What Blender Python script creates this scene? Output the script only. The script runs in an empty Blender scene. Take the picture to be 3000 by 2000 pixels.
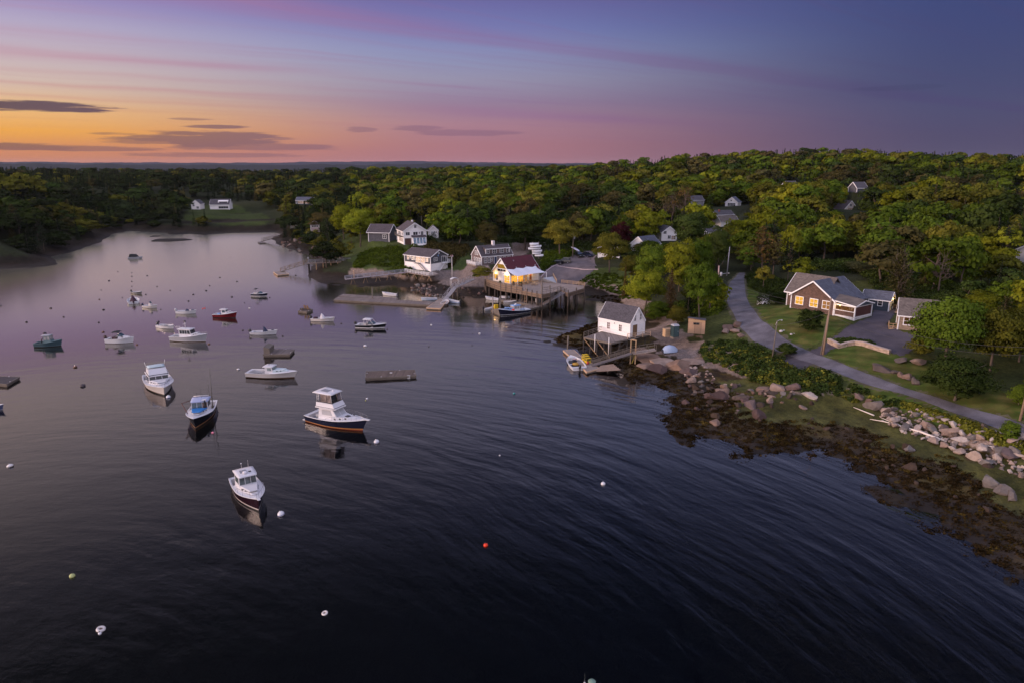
import bpy, math, random
import numpy as np
from math import radians, sin, cos, tan, pi, sqrt, atan2
from mathutils import Vector, Matrix
random.seed(11)
rng = np.random.default_rng(11)
SC = bpy.context.scene
COL = SC.collection

# ---------------------------------------------------------------- camera geometry (a drone 35 m above the water)
F, CX, CY, PITCH, CAMH = 2000.0, 1500.0, 1000.0, radians(14.5), 35.0
CP, SP = cos(PITCH), sin(PITCH)
def ray(px, py):
    u = (px - CX) / F; v = (CY - py) / F
    return Vector((u, CP + v * SP, -SP + v * CP))
def P(px, py, z=0.0):
    d = ray(px, py); t = (z - CAMH) / d.z
    return Vector((d.x * t, d.y * t, z))
def proj(x, y, z):
    w = z - CAMH
    dep = y * CP - w * SP
    return CX + F * x / dep, CY - F * (y * SP + w * CP) / dep, dep
def hz(p, py):
    v = (CY - py) / F
    return CAMH + p[1] * (v * CP - SP) / (CP + v * SP)
def s2l(r, g, b):
    f = lambda c: (c / 255 / 12.92) if c / 255 <= .04045 else ((c / 255 + .055) / 1.055) ** 2.4
    return (f(r), f(g), f(b))
def sm(x, a, b):
    t = np.clip((x - a) / (b - a), 0, 1); return t * t * (3 - 2 * t)

# ---------------------------------------------------------------- objects
def tag(o, label=None, cat=None, group=None, kind=None):
    if label: o['label'] = label
    if cat: o['category'] = cat
    if group: o['group'] = group
    if kind: o['kind'] = kind
    return o
def thing(name, label, cat, loc=(0, 0, 0), rz=0.0, group=None):
    o = bpy.data.objects.new(name, None); COL.objects.link(o)
    o.location = loc; o.rotation_euler = (0, 0, rz); o.empty_display_size = .2
    return tag(o, label, cat, group)
def link_mesh(name, me, parent=None):
    o = bpy.data.objects.new(name, me); COL.objects.link(o)
    if parent is not None: o.parent = parent
    return o
def copy_tree(o, parent=None):
    c = o.copy(); COL.objects.link(c)
    if parent is not None: c.parent = parent
    for ch in list(o.children): copy_tree(ch, c)
    return c

class MB:
    """collects primitive shapes and links them as ONE mesh object"""
    def __init__(s): s.v = []; s.f = []; s.sm = []
    def add(s, vs, fs, smooth=False):
        n = len(s.v); s.v += [tuple(v) for v in vs]
        s.f += [tuple(i + n for i in f) for f in fs]; s.sm += [smooth] * len(fs); return s
    def hexa(s, c):   # 8 corners: bottom 4 ccw then top 4
        return s.add(c, [(3, 2, 1, 0), (4, 5, 6, 7), (0, 1, 5, 4), (1, 2, 6, 5), (2, 3, 7, 6), (3, 0, 4, 7)])
    def box(s, x0, x1, y0, y1, z0, z1):
        return s.hexa([(x0, y0, z0), (x1, y0, z0), (x1, y1, z0), (x0, y1, z0), (x0, y0, z1), (x1, y0, z1), (x1, y1, z1), (x0, y1, z1)])
    def bar(s, a, b, w, h=None):   # square bar between points
        a = Vector(a); b = Vector(b); d = (b - a)
        if d.length < 1e-6: return s
        d.normalize(); up = Vector((0, 0, 1)) if abs(d.z) < .95 else Vector((1, 0, 0))
        r = d.cross(up).normalized(); u = r.cross(d).normalized(); h = h or w
        q = lambda p: [p - r * w / 2 - u * h / 2, p + r * w / 2 - u * h / 2, p + r * w / 2 + u * h / 2, p - r * w / 2 + u * h / 2]
        A = q(a); B = q(b)
        return s.add(A + B, [(0, 1, 2, 3), (7, 6, 5, 4), (0, 4, 5, 1), (1, 5, 6, 2), (2, 6, 7, 3), (3, 7, 4, 0)])
    def tube(s, pts, r, n=8, cap=True):   # r: number or list
        pts = [Vector(p) for p in pts]; rs = r if isinstance(r, (list, tuple)) else [r] * len(pts)
        base = len(s.v); ref = None
        for i, p in enumerate(pts):
            d = (pts[min(i + 1, len(pts) - 1)] - pts[max(i - 1, 0)]).normalized()
            if ref is None: ref = Vector((0, 0, 1)) if abs(d.z) < .9 else Vector((1, 0, 0))
            a = d.cross(ref).normalized(); b = d.cross(a).normalized()
            for k in range(n):
                t = 2 * pi * k / n; s.v.append(tuple(p + (a * cos(t) + b * sin(t)) * rs[i]))
        for i in range(len(pts) - 1):
            for k in range(n):
                a0 = base + i * n + k; a1 = base + i * n + (k + 1) % n
                s.f.append((a0, a1, a1 + n, a0 + n)); s.sm.append(n > 5)
        if cap:
            s.f.append(tuple(base + k for k in range(n))[::-1]); s.sm.append(False)
            s.f.append(tuple(base + (len(pts) - 1) * n + k for k in range(n))); s.sm.append(False)
        return s
    def lathe(s, prof, c=(0, 0, 0), n=14, sx=1.0, sy=1.0):   # prof: (r,z) list
        base = len(s.v)
        for r, z in prof:
            for k in range(n):
                t = 2 * pi * k / n; s.v.append((c[0] + r * cos(t) * sx, c[1] + r * sin(t) * sy, c[2] + z))
        for i in range(len(prof) - 1):
            for k in range(n):
                a0 = base + i * n + k; a1 = base + i * n + (k + 1) % n
                s.f.append((a0, a1, a1 + n, a0 + n)); s.sm.append(True)
        s.f.append(tuple(base + k for k in range(n))[::-1]); s.sm.append(False)
        s.f.append(tuple(base + (len(prof) - 1) * n + k for k in range(n))); s.sm.append(False)
        return s
    def ball(s, c, r, n=12, m=7, sz=1.0):
        pr = [(max(1e-3, r * sin(pi * i / m)), -r * sz * cos(pi * i / m)) for i in range(m + 1)]
        return s.lathe(pr, c, n)
    def prism(s, poly, z0, z1):   # poly: xy list ccw; z may be callables
        n = len(poly); f0 = z0 if callable(z0) else (lambda x, y: z0); f1 = z1 if callable(z1) else (lambda x, y: z1)
        a = [(p[0], p[1], f0(p[0], p[1])) for p in poly] + [(p[0], p[1], f1(p[0], p[1])) for p in poly]
        return s.add(a, [tuple(range(n))[::-1], tuple(range(n, 2 * n))] + [(i, (i + 1) % n, n + (i + 1) % n, n + i) for i in range(n)])
    def loft(s, rows, smooth=True, close=False):
        n = len(rows[0]); base = len(s.v)
        for r in rows: s.v += [tuple(p) for p in r]
        for i in range(len(rows) - 1):
            for k in range(n if close else n - 1):
                a = base + i * n + k; b = base + i * n + (k + 1) % n
                s.f.append((a, b, b + n, a + n)); s.sm.append(smooth)
        return s
    def build(s, name, m, parent=None, recalc=True):
        me = bpy.data.meshes.new(name); me.from_pydata(s.v, [], s.f)
        me.polygons.foreach_set('use_smooth', s.sm)
        if m is not None: me.materials.append(m)
        if recalc:
            import bmesh
            bm = bmesh.new(); bm.from_mesh(me); bmesh.ops.recalc_face_normals(bm, faces=bm.faces); bm.to_mesh(me); bm.free()
        me.update()
        return link_mesh(name, me, parent)

# ---------------------------------------------------------------- node helpers
class NT:
    def __init__(s, tree): s.t = tree; s.t.nodes.clear()
    def n(s, ty, **kw):
        nd = s.t.nodes.new(ty)
        for k, v in kw.items():
            if k[0] == '_': setattr(nd, k[1:], v)
        for k, v in kw.items():
            if k[0] != '_':
                key = int(k[1:]) if k[0] == 'i' and k[1:].isdigit() else k.replace('__', ' ')
                s.set(nd.inputs[key], v)
        return nd
    def set(s, sock, v):
        if isinstance(v, bpy.types.NodeSocket): s.t.links.new(v, sock)
        elif isinstance(v, bpy.types.Node): s.t.links.new(v.outputs[0], sock)
        else:
            if sock.type == 'RGBA' and len(v) == 3: v = (*v, 1)
            sock.default_value = v
    def m(s, op, a, b=0.0, c=None, clamp=False):
        nd = s.t.nodes.new('ShaderNodeMath'); nd.operation = op; nd.use_clamp = clamp
        s.set(nd.inputs[0], a); s.set(nd.inputs[1], b)
        if c is not None: s.set(nd.inputs[2], c)
        return nd.outputs[0]
    def mr(s, v, a, b, c=0.0, d=1.0, smooth=False):
        nd = s.t.nodes.new('ShaderNodeMapRange'); nd.interpolation_type = 'SMOOTHSTEP' if smooth else 'LINEAR'; nd.clamp = True
        for i, q in enumerate((v, a, b, c, d)): s.set(nd.inputs[i], q)
        return nd.outputs[0]
    def mix(s, f, a, b, blend='MIX'):
        nd = s.t.nodes.new('ShaderNodeMix'); nd.data_type = 'RGBA'; nd.blend_type = blend; nd.clamp_factor = True
        s.set(nd.inputs[0], f); s.set(nd.inputs[6], a); s.set(nd.inputs[7], b)
        return nd.outputs[2]
    def ramp(s, f, stops, interp='LINEAR'):
        nd = s.t.nodes.new('ShaderNodeValToRGB'); cr = nd.color_ramp; cr.interpolation = interp
        while len(cr.elements) < len(stops): cr.elements.new(.5)
        for e, (p, c) in zip(cr.elements, stops):
            e.position = p; e.color = (*c, 1) if len(c) == 3 else c
        s.set(nd.inputs[0], f); return nd.outputs[0]
    def noise(s, vec, scale, detail=3, rough=.55, dist=0.0):
        nd = s.n('ShaderNodeTexNoise', Scale=scale, Detail=detail, Roughness=rough, Distortion=dist)
        if vec is not None: s.set(nd.inputs['Vector'], vec)
        return nd.outputs[0]
    def comb(s, x, y, z):
        nd = s.t.nodes.new('ShaderNodeCombineXYZ'); s.set(nd.inputs[0], x); s.set(nd.inputs[1], y); s.set(nd.inputs[2], z); return nd.outputs[0]

MATS = {}
def newmat(name):
    m = bpy.data.materials.new(name); m.use_nodes = True; return m, NT(m.node_tree)
def mat(name, col, rough=.6, metal=0.0, var=.15, scale=1.5, kind=None, spec=.4, period=.18, bump=.35):
    """a painted / wooden / roofing surface: colour, blotchy wear and, by kind, boards, clapboards or shingles"""
    if name in MATS: return MATS[name]
    m, t = newmat(name)
    co = t.n('ShaderNodeTexCoord').outputs['Object']
    big = t.noise(co, scale, 4); fine = t.noise(co, scale * 9, 3)
    f = t.m('MULTIPLY_ADD', t.m('ADD', big, t.m('MULTIPLY', fine, .6)), 2 * var, 1 - 1.6 * var)
    base = t.mix(1.0, col, t.comb(f, f, f), 'MULTIPLY')
    height = fine; amt = .02
    if kind:
        sp = t.n('ShaderNodeSeparateXYZ', Vector=co)
        ax = {'clap': 2, 'plankx': 1, 'planky': 0, 'shingle': 2, 'vert': 0}[kind]
        c = t.m('DIVIDE', sp.outputs[ax], period)
        if kind == 'vert': c = t.m('DIVIDE', t.m('ADD', sp.outputs[0], sp.outputs[1]), period)
        fr = t.m('FRACT', c); fl = t.m('FLOOR', c)
        other = t.m('ADD', sp.outputs[0], sp.outputs[1]) if kind in ('clap', 'shingle') else fl
        if kind == 'shingle':
            wn = t.n('ShaderNodeTexWhiteNoise', _noise_dimensions='2D', Vector=t.comb(fl, t.m('FLOOR', t.m('DIVIDE', t.m('ADD', other, t.m('MULTIPLY', fl, .37)), .32)), 0))
        else:
            wn = t.n('ShaderNodeTexWhiteNoise', _noise_dimensions='1D', W=fl)
        g = t.m('MULTIPLY_ADD', wn.outputs[0], var * 1.6, 1 - var * .8)
        groove = t.mr(fr, 0.0, .12, .55, 1.0)
        g = t.m('MULTIPLY', g, groove)
        base = t.mix(1.0, base, t.comb(g, g, g), 'MULTIPLY')
        height = t.m('ADD', fr, t.m('MULTIPLY', fine, .3)); amt = .03
    b = t.n('ShaderNodeBump', Strength=bump, Distance=amt, Height=height)
    p = t.n('ShaderNodeBsdfPrincipled', Roughness=rough, Metallic=metal, Normal=b.outputs[0], **{'Base__Color': base, 'Specular__IOR__Level': spec})
    t.n('ShaderNodeOutputMaterial', Surface=p.outputs[0])
    MATS[name] = m; return m
def lit(name, col, strength, vary=.6):
    if name in MATS: return MATS[name]
    m, t = newmat(name)
    co = t.n('ShaderNodeTexCoord').outputs['Object']
    n = t.noise(co, 2.3, 2); n2 = t.m('MULTIPLY_ADD', n, vary * 2, 1 - vary)
    e = t.n('ShaderNodeEmission', Color=col, Strength=t.m('MULTIPLY', n2, strength))
    g = t.n('ShaderNodeBsdfGlossy', Roughness=.05, Color=(.1, .1, .1))
    a = t.n('ShaderNodeAddShader', i0=e.outputs[0], i1=g.outputs[0])
    t.n('ShaderNodeOutputMaterial', Surface=a.outputs[0])
    MATS[name] = m; return m
def glass(name, col=(.015, .018, .022), rough=.06):
    if name in MATS: return MATS[name]
    m, t = newmat(name)
    co = t.n('ShaderNodeTexCoord').outputs['Object']
    f = t.mr(t.noise(co, 1.2, 2), .3, .7, .5, 1.6)
    p = t.n('ShaderNodeBsdfPrincipled', Roughness=rough, **{'Base__Color': t.mix(1.0, col, t.comb(f, f, f), 'MULTIPLY'), 'Specular__IOR__Level': .7})
    t.n('ShaderNodeOutputMaterial', Surface=p.outputs[0])
    MATS[name] = m; return m
def inpoly(x, y, poly):
    x = np.asarray(x); y = np.asarray(y); r = np.zeros(x.shape, bool); n = len(poly)
    for i in range(n):
        x0, y0 = poly[i][:2]; x1, y1 = poly[(i + 1) % n][:2]
        if y0 == y1: continue
        c = ((y0 > y) != (y1 > y)) & (x < (x1 - x0) * (y - y0) / (y1 - y0) + x0); r ^= c
    return r
def ppoly(pts, z=0.0): return [tuple(P(a[0], a[1], a[2] if len(a) > 2 else z)[:2]) for a in pts]
# ---------------------------------------------------------------- camera, render, sky
cam_d = bpy.data.cameras.new('camera'); cam = bpy.data.objects.new('camera', cam_d); COL.objects.link(cam)
cam.location = (0, 0, CAMH); cam.rotation_euler = (pi / 2 - PITCH, 0, 0)
cam_d.lens = 24.0; cam_d.sensor_width = 36.0; cam_d.clip_start = .5; cam_d.clip_end = 30000
SC.camera = cam
SC.view_settings.view_transform = 'Standard'; SC.view_settings.look = 'None'
SC.view_settings.exposure = 0; SC.view_settings.gamma = 1
SC.render.engine = 'CYCLES'
cy = SC.cycles
cy.use_denoising = True; cy.max_bounces = 5; cy.use_adaptive_sampling = True; cy.adaptive_threshold = .02; cy.diffuse_bounces = 2; cy.glossy_bounces = 3; cy.transparent_max_bounces = 8
cy.sample_clamp_indirect = 4.0; cy.caustics_reflective = False; cy.caustics_refractive = False

W = bpy.data.worlds.new('World'); SC.world = W; W.use_nodes = True
t = NT(W.node_tree)
d = t.n('ShaderNodeVectorMath', _operation='NORMALIZE', i0=t.n('ShaderNodeTexCoord').outputs['Generated']).outputs[0]
sp = t.n('ShaderNodeSeparateXYZ', Vector=d); X, Y, Z = sp.outputs
EL = t.m('MULTIPLY', t.m('ARCSINE', Z), 180 / pi)
AZ = t.m('MULTIPLY', t.m('ARCTAN2', X, Y), 180 / pi)
def fe(el): return sqrt(max(el, 0) / 90)
fac = t.m('SQRT', t.m('DIVIDE', t.m('MAXIMUM', EL, 0.0), 90.0))
def sky_ramp(low, high): return t.ramp(fac, [(fe(e), s2l(*c)) for e, c in low] + [(fe(e), c) for e, c in high])
west = sky_ramp([(0, (184, 112, 94)), (1.0, (208, 136, 94)), (2.2, (238, 168, 78)), (3.6, (234, 184, 124)), (5.2, (212, 188, 174)), (7, (198, 180, 188)), (9, (180, 168, 196)), (11, (150, 134, 186)), (12.5, (148, 124, 174))],
                [(16, (.62, .50, .50)), (20, (.50, .44, .50)), (28, (.20, .18, .26)), (38, (.055, .055, .085)), (46, (.05, .05, .09)), (56, (.45, .45, .65)), (70, (1.0, .98, 1.3)), (90, (1.15, 1.15, 1.5))])
mid = sky_ramp([(0, (168, 112, 124)), (1.5, (170, 118, 128)), (3.2, (168, 126, 142)), (4.8, (150, 128, 154)), (6.5, (150, 146, 172)), (8.5, (136, 144, 184)), (10.2, (118, 124, 178)), (12.5, (106, 100, 158))],
               [(16, (.58, .48, .53)), (20, (.48, .42, .5)), (28, (.16, .15, .23)), (38, (.045, .05, .08)), (46, (.05, .05, .09)), (56, (.45, .45, .65)), (70, (1.0, .98, 1.3)), (90, (1.15, 1.15, 1.5))])
east = sky_ramp([(0, (80, 73, 100)), (2, (82, 77, 108)), (4, (78, 79, 114)), (6, (72, 77, 116)), (9, (66, 74, 120)), (12.5, (61, 73, 122))],
                [(16, (.32, .32, .46)), (20, (.30, .30, .46)), (28, (.11, .12, .20)), (38, (.04, .05, .08)), (46, (.05, .05, .09)), (56, (.45, .45, .65)), (70, (1.0, .98, 1.3)), (90, (1.15, 1.15, 1.5))])
c = t.mix(t.mr(AZ, -38, -2, smooth=True), west, mid)
c = t.mix(t.mr(AZ, -6, 33, smooth=True), c, east)
# high thin streaks: a flat cloud sheet whose rolls run towards az 52 deg
zc = t.m('MAXIMUM', Z, .012); A = radians(52)
U = t.m('ADD', t.m('MULTIPLY', t.m('DIVIDE', X, zc), sin(A)), t.m('MULTIPLY', t.m('DIVIDE', Y, zc), cos(A)))
V = t.m('SUBTRACT', t.m('MULTIPLY', t.m('DIVIDE', X, zc), cos(A)), t.m('MULTIPLY', t.m('DIVIDE', Y, zc), sin(A)))
def uv_of(px, py):
    q = ray(px, py).normalized(); z = max(q.z, .012)
    return q.x / z * sin(A) + q.y / z * cos(A), q.x / z * cos(A) - q.y / z * sin(A)
LV = t.m('LOGARITHM', t.m('MAXIMUM', t.m('MULTIPLY', V, -1.0), .1), 2.718281828)   # log distance across the rolls
wob = t.m('MULTIPLY', t.m('SUBTRACT', t.noise(t.comb(t.m('MULTIPLY', U, .22), t.m('MULTIPLY', LV, 1.2), 3.0), 1.0, 3), .5), .22)
LVw = t.m('ADD', LV, wob)
fibre = t.noise(t.comb(t.m('MULTIPLY', U, .10), t.m('MULTIPLY', LVw, 9.0), 0.0), 1.0, 4, .6)
fine = t.noise(t.comb(t.m('MULTIPLY', U, .30), t.m('MULTIPLY', LVw, 30.0), 5.0), 1.0, 3, .6)
streak = t.mr(t.m('ADD', fibre, t.m('MULTIPLY', t.m('SUBTRACT', fine, .5), .45)), .46, .74, smooth=True)
def band(px, py, width, u0=None, u1=None, ew=2.0):
    u, v = uv_of(px, py); lv = math.log(max(-v, .1))
    g = t.m('POWER', 2.718281828, t.m('MULTIPLY', t.m('POWER', t.m('ABSOLUTE', t.m('DIVIDE', t.m('SUBTRACT', LVw, lv), width)), 2.0), -1.0))
    return g
def addm(*xs):
    r = xs[0]
    for x in xs[1:]: r = t.m('ADD', r, x)
    return r
rough_b = t.mr(fine, .3, .7, .55, 1.0)
bands = addm(t.m('MULTIPLY', band(1467, 125, .05), t.mr(AZ, -24, -8, .35, 1.0)),
             t.m('MULTIPLY', band(900, 18, .06), .8),
             t.m('MULTIPLY', band(140, 150, .045), t.mr(AZ, -22, -10, .95, 0.0)),
             t.m('MULTIPLY', band(100, 196, .028), t.mr(AZ, -24, -12, .55, 0.0)), t.m('MULTIPLY', band(300, 104, .03), t.mr(AZ, -26, -16, .5, 0.0)), t.m('MULTIPLY', band(500, 300, .03), t.mr(AZ, -24, -10, .6, 0.0)),
             t.m('MULTIPLY', band(150, 242, .035), t.mr(AZ, -20, -8, .8, 0.0)),
             t.m('MULTIPLY', band(1250, 255, .022), t.m('MULTIPLY', t.mr(AZ, -16, -7, 0.0, .8), t.mr(AZ, -4, 1, 1.0, 0.0))),
             t.m('MULTIPLY', band(1500, 335, .10), t.m('MULTIPLY', t.mr(AZ, -16, -2, 0.0, .9), t.mr(AZ, 8, 20, 1.0, 0.0))))
bands = t.m('MULTIPLY', t.m('MINIMUM', bands, 1.0), rough_b)
pinkf = t.m('MAXIMUM', bands, t.m('MULTIPLY', streak, .42))
pinkf = t.m('MULTIPLY', pinkf, t.m('MULTIPLY', t.mr(EL, .8, 3.0), t.mr(EL, 13, 24, 1.0, .15)))
pink_w = t.mix(t.mr(EL, 2.5, 7), s2l(206, 134, 104), s2l(188, 124, 148))
pink = t.mix(t.mr(AZ, -30, 0), pink_w, s2l(138, 98, 146))
pink = t.mix(t.mr(AZ, 2, 26), pink, s2l(78, 68, 112))
c = t.mix(t.m('MULTIPLY', pinkf, .47), c, pink)
# low dark slate clouds near the western horizon: (azimuth, elevation, half widths, density)
def azel(px, py):
    q = ray(px, py).normalized(); return math.degrees(atan2(q.x, q.y)), math.degrees(math.asin(q.z))
nz = t.noise(t.comb(t.m('MULTIPLY', AZ, .22), t.m('MULTIPLY', EL, 2.6), 1.0), 1.0, 5, .62)
dark = None
for px, py, wx, wy, k in [(60, 312, 290, 17, 1.1), (-60, 430, 380, 12, .75), (180, 434, 300, 9, .6), (620, 408, 240, 24, .8), (470, 415, 170, 10, .6), (760, 432, 260, 13, .6), (630, 372, 90, 6, .8),
                          (1060, 381, 50, 9, .45), (1220, 376, 90, 8, .45), (1370, 390, 140, 11, .45), (640, 455, 260, 8, .5), (330, 392, 90, 5, .5), (2640, 258, 120, 9, .25), (560, 350, 70, 4, .5)]:
    a0, e0 = azel(px, py); wa = abs(azel(px + wx, py)[0] - azel(px - wx, py)[0]) / 2; we = abs(azel(px, py + wy)[1] - azel(px, py - wy)[1]) / 2
    r2 = t.m('ADD', t.m('POWER', t.m('ABSOLUTE', t.m('DIVIDE', t.m('SUBTRACT', AZ, a0), wa)), 2.0), t.m('POWER', t.m('ABSOLUTE', t.m('DIVIDE', t.m('SUBTRACT', EL, e0), we)), 2.0))
    mk = t.m('MULTIPLY', t.mr(t.m('ADD', r2, t.m('MULTIPLY', t.m('SUBTRACT', nz, .5), -3.6)), 1.25, .45, 0.0, 1.0, smooth=True), k)
    dark = mk if dark is None else t.m('MAXIMUM', dark, mk)
dcol = t.mix(t.mr(AZ, -38, -6), s2l(88, 72, 84), s2l(112, 86, 118))
dcol = t.mix(t.mr(AZ, 5, 25), dcol, s2l(56, 58, 92))
c = t.mix(t.m('MULTIPLY', dark, .85), c, dcol)
# the eastern half of the dome (behind the drone) still holds the brighter twilight
hyp = t.m('SQRT', t.m('ADD', t.m('MULTIPLY', X, X), t.m('MULTIPLY', Y, Y)))
cosaz = t.m('DIVIDE', Y, t.m('MAXIMUM', hyp, .001))
back = t.ramp(fac, [(0, (.80, .70, .80)), (fe(20), (1.0, .93, 1.12)), (fe(50), (1.0, 1.0, 1.35)), (1, (1.15, 1.15, 1.5))])
nish = t.n('ShaderNodeTexSky', _sky_type='NISHITA', _sun_disc=False, _sun_elevation=radians(1.0), _sun_rotation=radians(-62), _altitude=40)
c = t.mix(1.0, c, t.mix(1.0, nish.outputs[0], (.0008, .0008, .0008), 'MULTIPLY'), 'ADD')
bg = t.n('ShaderNodeBackground', Color=c, Strength=1.0)
# the rest of the dome, above and behind, is a plain gradient: kept apart so that it is quick to evaluate
hi = t.ramp(fac, [(0, (.2, .2, .3)), (fe(12.5), (.40, .34, .42)), (fe(16), (.60, .50, .53)), (fe(20), (.50, .44, .50)), (fe(28), (.155, .15, .21)), (fe(35), (.04, .042, .062)), (fe(46), (.025, .025, .045)), (fe(56), (.45, .45, .65)), (fe(70), (1.0, .98, 1.3)), (1, (1.15, 1.15, 1.5))])
hi = t.mix(t.mr(AZ, -40, 10), t.mix(1.0, hi, (1.12, 1.06, .95), 'MULTIPLY'), t.mix(1.0, hi, (.58, .74, 1.12), 'MULTIPLY'))
hi = t.mix(t.mr(cosaz, .40, -.15, smooth=True), hi, back)
bg2 = t.n('ShaderNodeBackground', Color=hi, Strength=1.0)
inview = t.m('MULTIPLY', t.mr(EL, 14.5, 13.0), t.mr(cosaz, .45, .62))
mxw = t.n('ShaderNodeMixShader', i0=inview, i1=bg2.outputs[0], i2=bg.outputs[0])
t.n('ShaderNodeOutputWorld', Surface=mxw.outputs[0])
W.cycles.sampling_method = 'MANUAL'; W.cycles.sample_map_resolution = 1024

sun_d = bpy.data.lights.new('sun', 'SUN'); sun = bpy.data.objects.new('sun', sun_d); COL.objects.link(sun)
sun_d.energy = 3.5; sun_d.angle = radians(16); sun_d.color = (1.0, .72, .60)
SUN_AZ, SUN_EL = radians(-105), radians(9)
sv = Vector((sin(SUN_AZ) * cos(SUN_EL), cos(SUN_AZ) * cos(SUN_EL), sin(SUN_EL)))
sun.rotation_euler = sv.to_track_quat('Z', 'Y').to_euler()
# ---------------------------------------------------------------- shoreline and terrain
SHORE_PX = [(3420, 2080), (3000, 1690), (2895, 1600), (2740, 1530), (2630, 1440), (2500, 1370), (2420, 1325), (2300, 1328), (2195, 1320), (2100, 1288), (1990, 1255),
            (1935, 1212), (1950, 1178), (1985, 1158), (1940, 1142), (1870, 1118), (1832, 1106), (1800, 1085), (1768, 1062), (1745, 1038), (1728, 1020), (1700, 1014), (1660, 1007), (1632, 998),
            (1650, 980), (1690, 963), (1740, 950), (1768, 935), (1772, 905), (1778, 888), (1752, 874), (1715, 864), (1690, 857), (1640, 849), (1580, 845), (1540, 848), (1500, 858), (1440, 866), (1390, 868), (1330, 866),
            (1302, 868), (1290, 862), (1262, 858), (1232, 846), (1158, 837), (1082, 838), (1005, 834), (966, 829), (916, 815), (911, 797), (925, 775), (930, 756),
            (878, 741), (834, 727), (811, 714), (797, 702), (803, 694), (840, 690), (805, 681), (740, 682), (670, 683), (597, 689), (520, 684), (444, 680), (383, 677), (325, 687), (295, 708),
            (184, 745), (149, 752), (172, 772), (96, 785), (0, 788), (-200, 800)]
SHORE = [tuple(P(x, y, 0)[:2]) for x, y in SHORE_PX]
WATER_POLY = SHORE + [(-420, 160), (-420, -120), (260, -120)]
def shore_dist(x, y):
    x = np.asarray(x, float); y = np.asarray(y, float); d = np.full(x.shape, 1e9)
    for (x0, y0), (x1, y1) in zip(SHORE[:-1], SHORE[1:]):
        dx, dy = x1 - x0, y1 - y0; L = dx * dx + dy * dy + 1e-9
        tt = np.clip(((x - x0) * dx + (y - y0) * dy) / L, 0, 1)
        d = np.minimum(d, (x - x0 - tt * dx) ** 2 + (y - y0 - tt * dy) ** 2)
    d = np.sqrt(d)
    return np.where(inpoly(x, y, WATER_POLY), -d, d)
# deterministic value noise
def _h(ix, iy, s):
    n = (ix * 374761393 + iy * 668265263 + s * 1442695041) & 0x7fffffff
    n = (n ^ (n >> 13)) * 1274126177 & 0x7fffffff
    return ((n ^ (n >> 16)) & 0xffff) / 65535.0
def vnoise(x, y, sc, s=0):
    x = np.asarray(x, float) / sc; y = np.asarray(y, float) / sc
    ix = np.floor(x).astype(np.int64); iy = np.floor(y).astype(np.int64); fx = x - ix; fy = y - iy
    fx = fx * fx * (3 - 2 * fx); fy = fy * fy * (3 - 2 * fy)
    a = _h(ix, iy, s); b = _h(ix + 1, iy, s); c = _h(ix, iy + 1, s); d = _h(ix + 1, iy + 1, s)
    return (a + (b - a) * fx) * (1 - fy) + (c + (d - c) * fx) * fy
def fbm(x, y, sc, s=0, n=4):
    r = 0; a = .5
    for i in range(n): r = r + a * (vnoise(x, y, sc / 2 ** i, s + i * 7) - .5) * 2; a *= .5
    return r
# control heights (photo pixel at its own ground height)
CTRL = [(2347, 903, 8), (2440, 924, 8), (2560, 880, 8.5), (2600, 913, 8), (2640, 950, 8), (2720, 985, 8), (2500, 960, 7.5), (2440, 1000, 7), (2640, 1028, 7), (2300, 930, 7.2), (2150, 833, 6.5), (2130, 880, 6),
        (2170, 940, 5.6), (2240, 1000, 5.2), (2330, 1035, 5), (2440, 1075, 4.8), (2560, 1120, 4.5), (2700, 1165, 4.2), (2840, 1205, 4), (3000, 1260, 3.8), (3200, 1330, 3.8), (2760, 1090, 6), (2900, 1130, 6), (3100, 1180, 6), (2640, 1080, 6),
        (2060, 965, 4.6), (1975, 985, 4), (1900, 985, 3.6), (2000, 1030, 3.4), (1900, 1030, 3.0), (2100, 1010, 4.2), (2160, 1050, 4.2), (2250, 1100, 4.0), (2350, 1140, 3.8), (1890, 960, 3.4), (2480, 1180, 3.0), (2700, 1235, 2.9), (2900, 1300, 2.9),
        (1540, 790, 5), (1640, 785, 5), (1730, 775, 5.4), (1700, 810, 4.6), (1780, 815, 4.4), (1850, 830, 4.5), (1870, 870, 3.6), (1900, 880, 4.5), (2000, 880, 6), (1450, 800, 4.6), (1400, 805, 4.2), (1310, 800, 3.6), (1270, 800, 3.4), (1380, 775, 6.5), (1480, 765, 6.5), (1420, 750, 7), (1530, 735, 7), (1600, 745, 6.5),
        (1215, 790, 3.8), (1180, 770, 5), (1120, 740, 7), (1060, 745, 4.5), (1150, 712, 9.5), (1230, 710, 9.5), (1290, 715, 9), (1080, 705, 8.5), (980, 700, 6.5), (920, 690, 5), (870, 690, 3.5), (850, 700, 2.5), (925, 670, 7), (1000, 680, 8),
        (1400, 715, 9), (1550, 710, 9), (1700, 730, 8), (1800, 740, 7.5), (1900, 760, 7), (1900, 705, 9), (2000, 760, 8), (2100, 730, 10), (1860, 700, 9), (2150, 770, 8),
        (630, 615, 6), (560, 640, 3), (700, 630, 3), (780, 645, 3), (620, 655, 1.8), (880, 600, 11), (380, 620, 4), (380, 655, 2), (2400, 780, 10), (2600, 820, 10.5), (2800, 850, 11), (3000, 760, 14), (3000, 900, 10)]
CP_W = [(*P(a, b, z)[:2], z) for a, b, z in CTRL]
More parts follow.
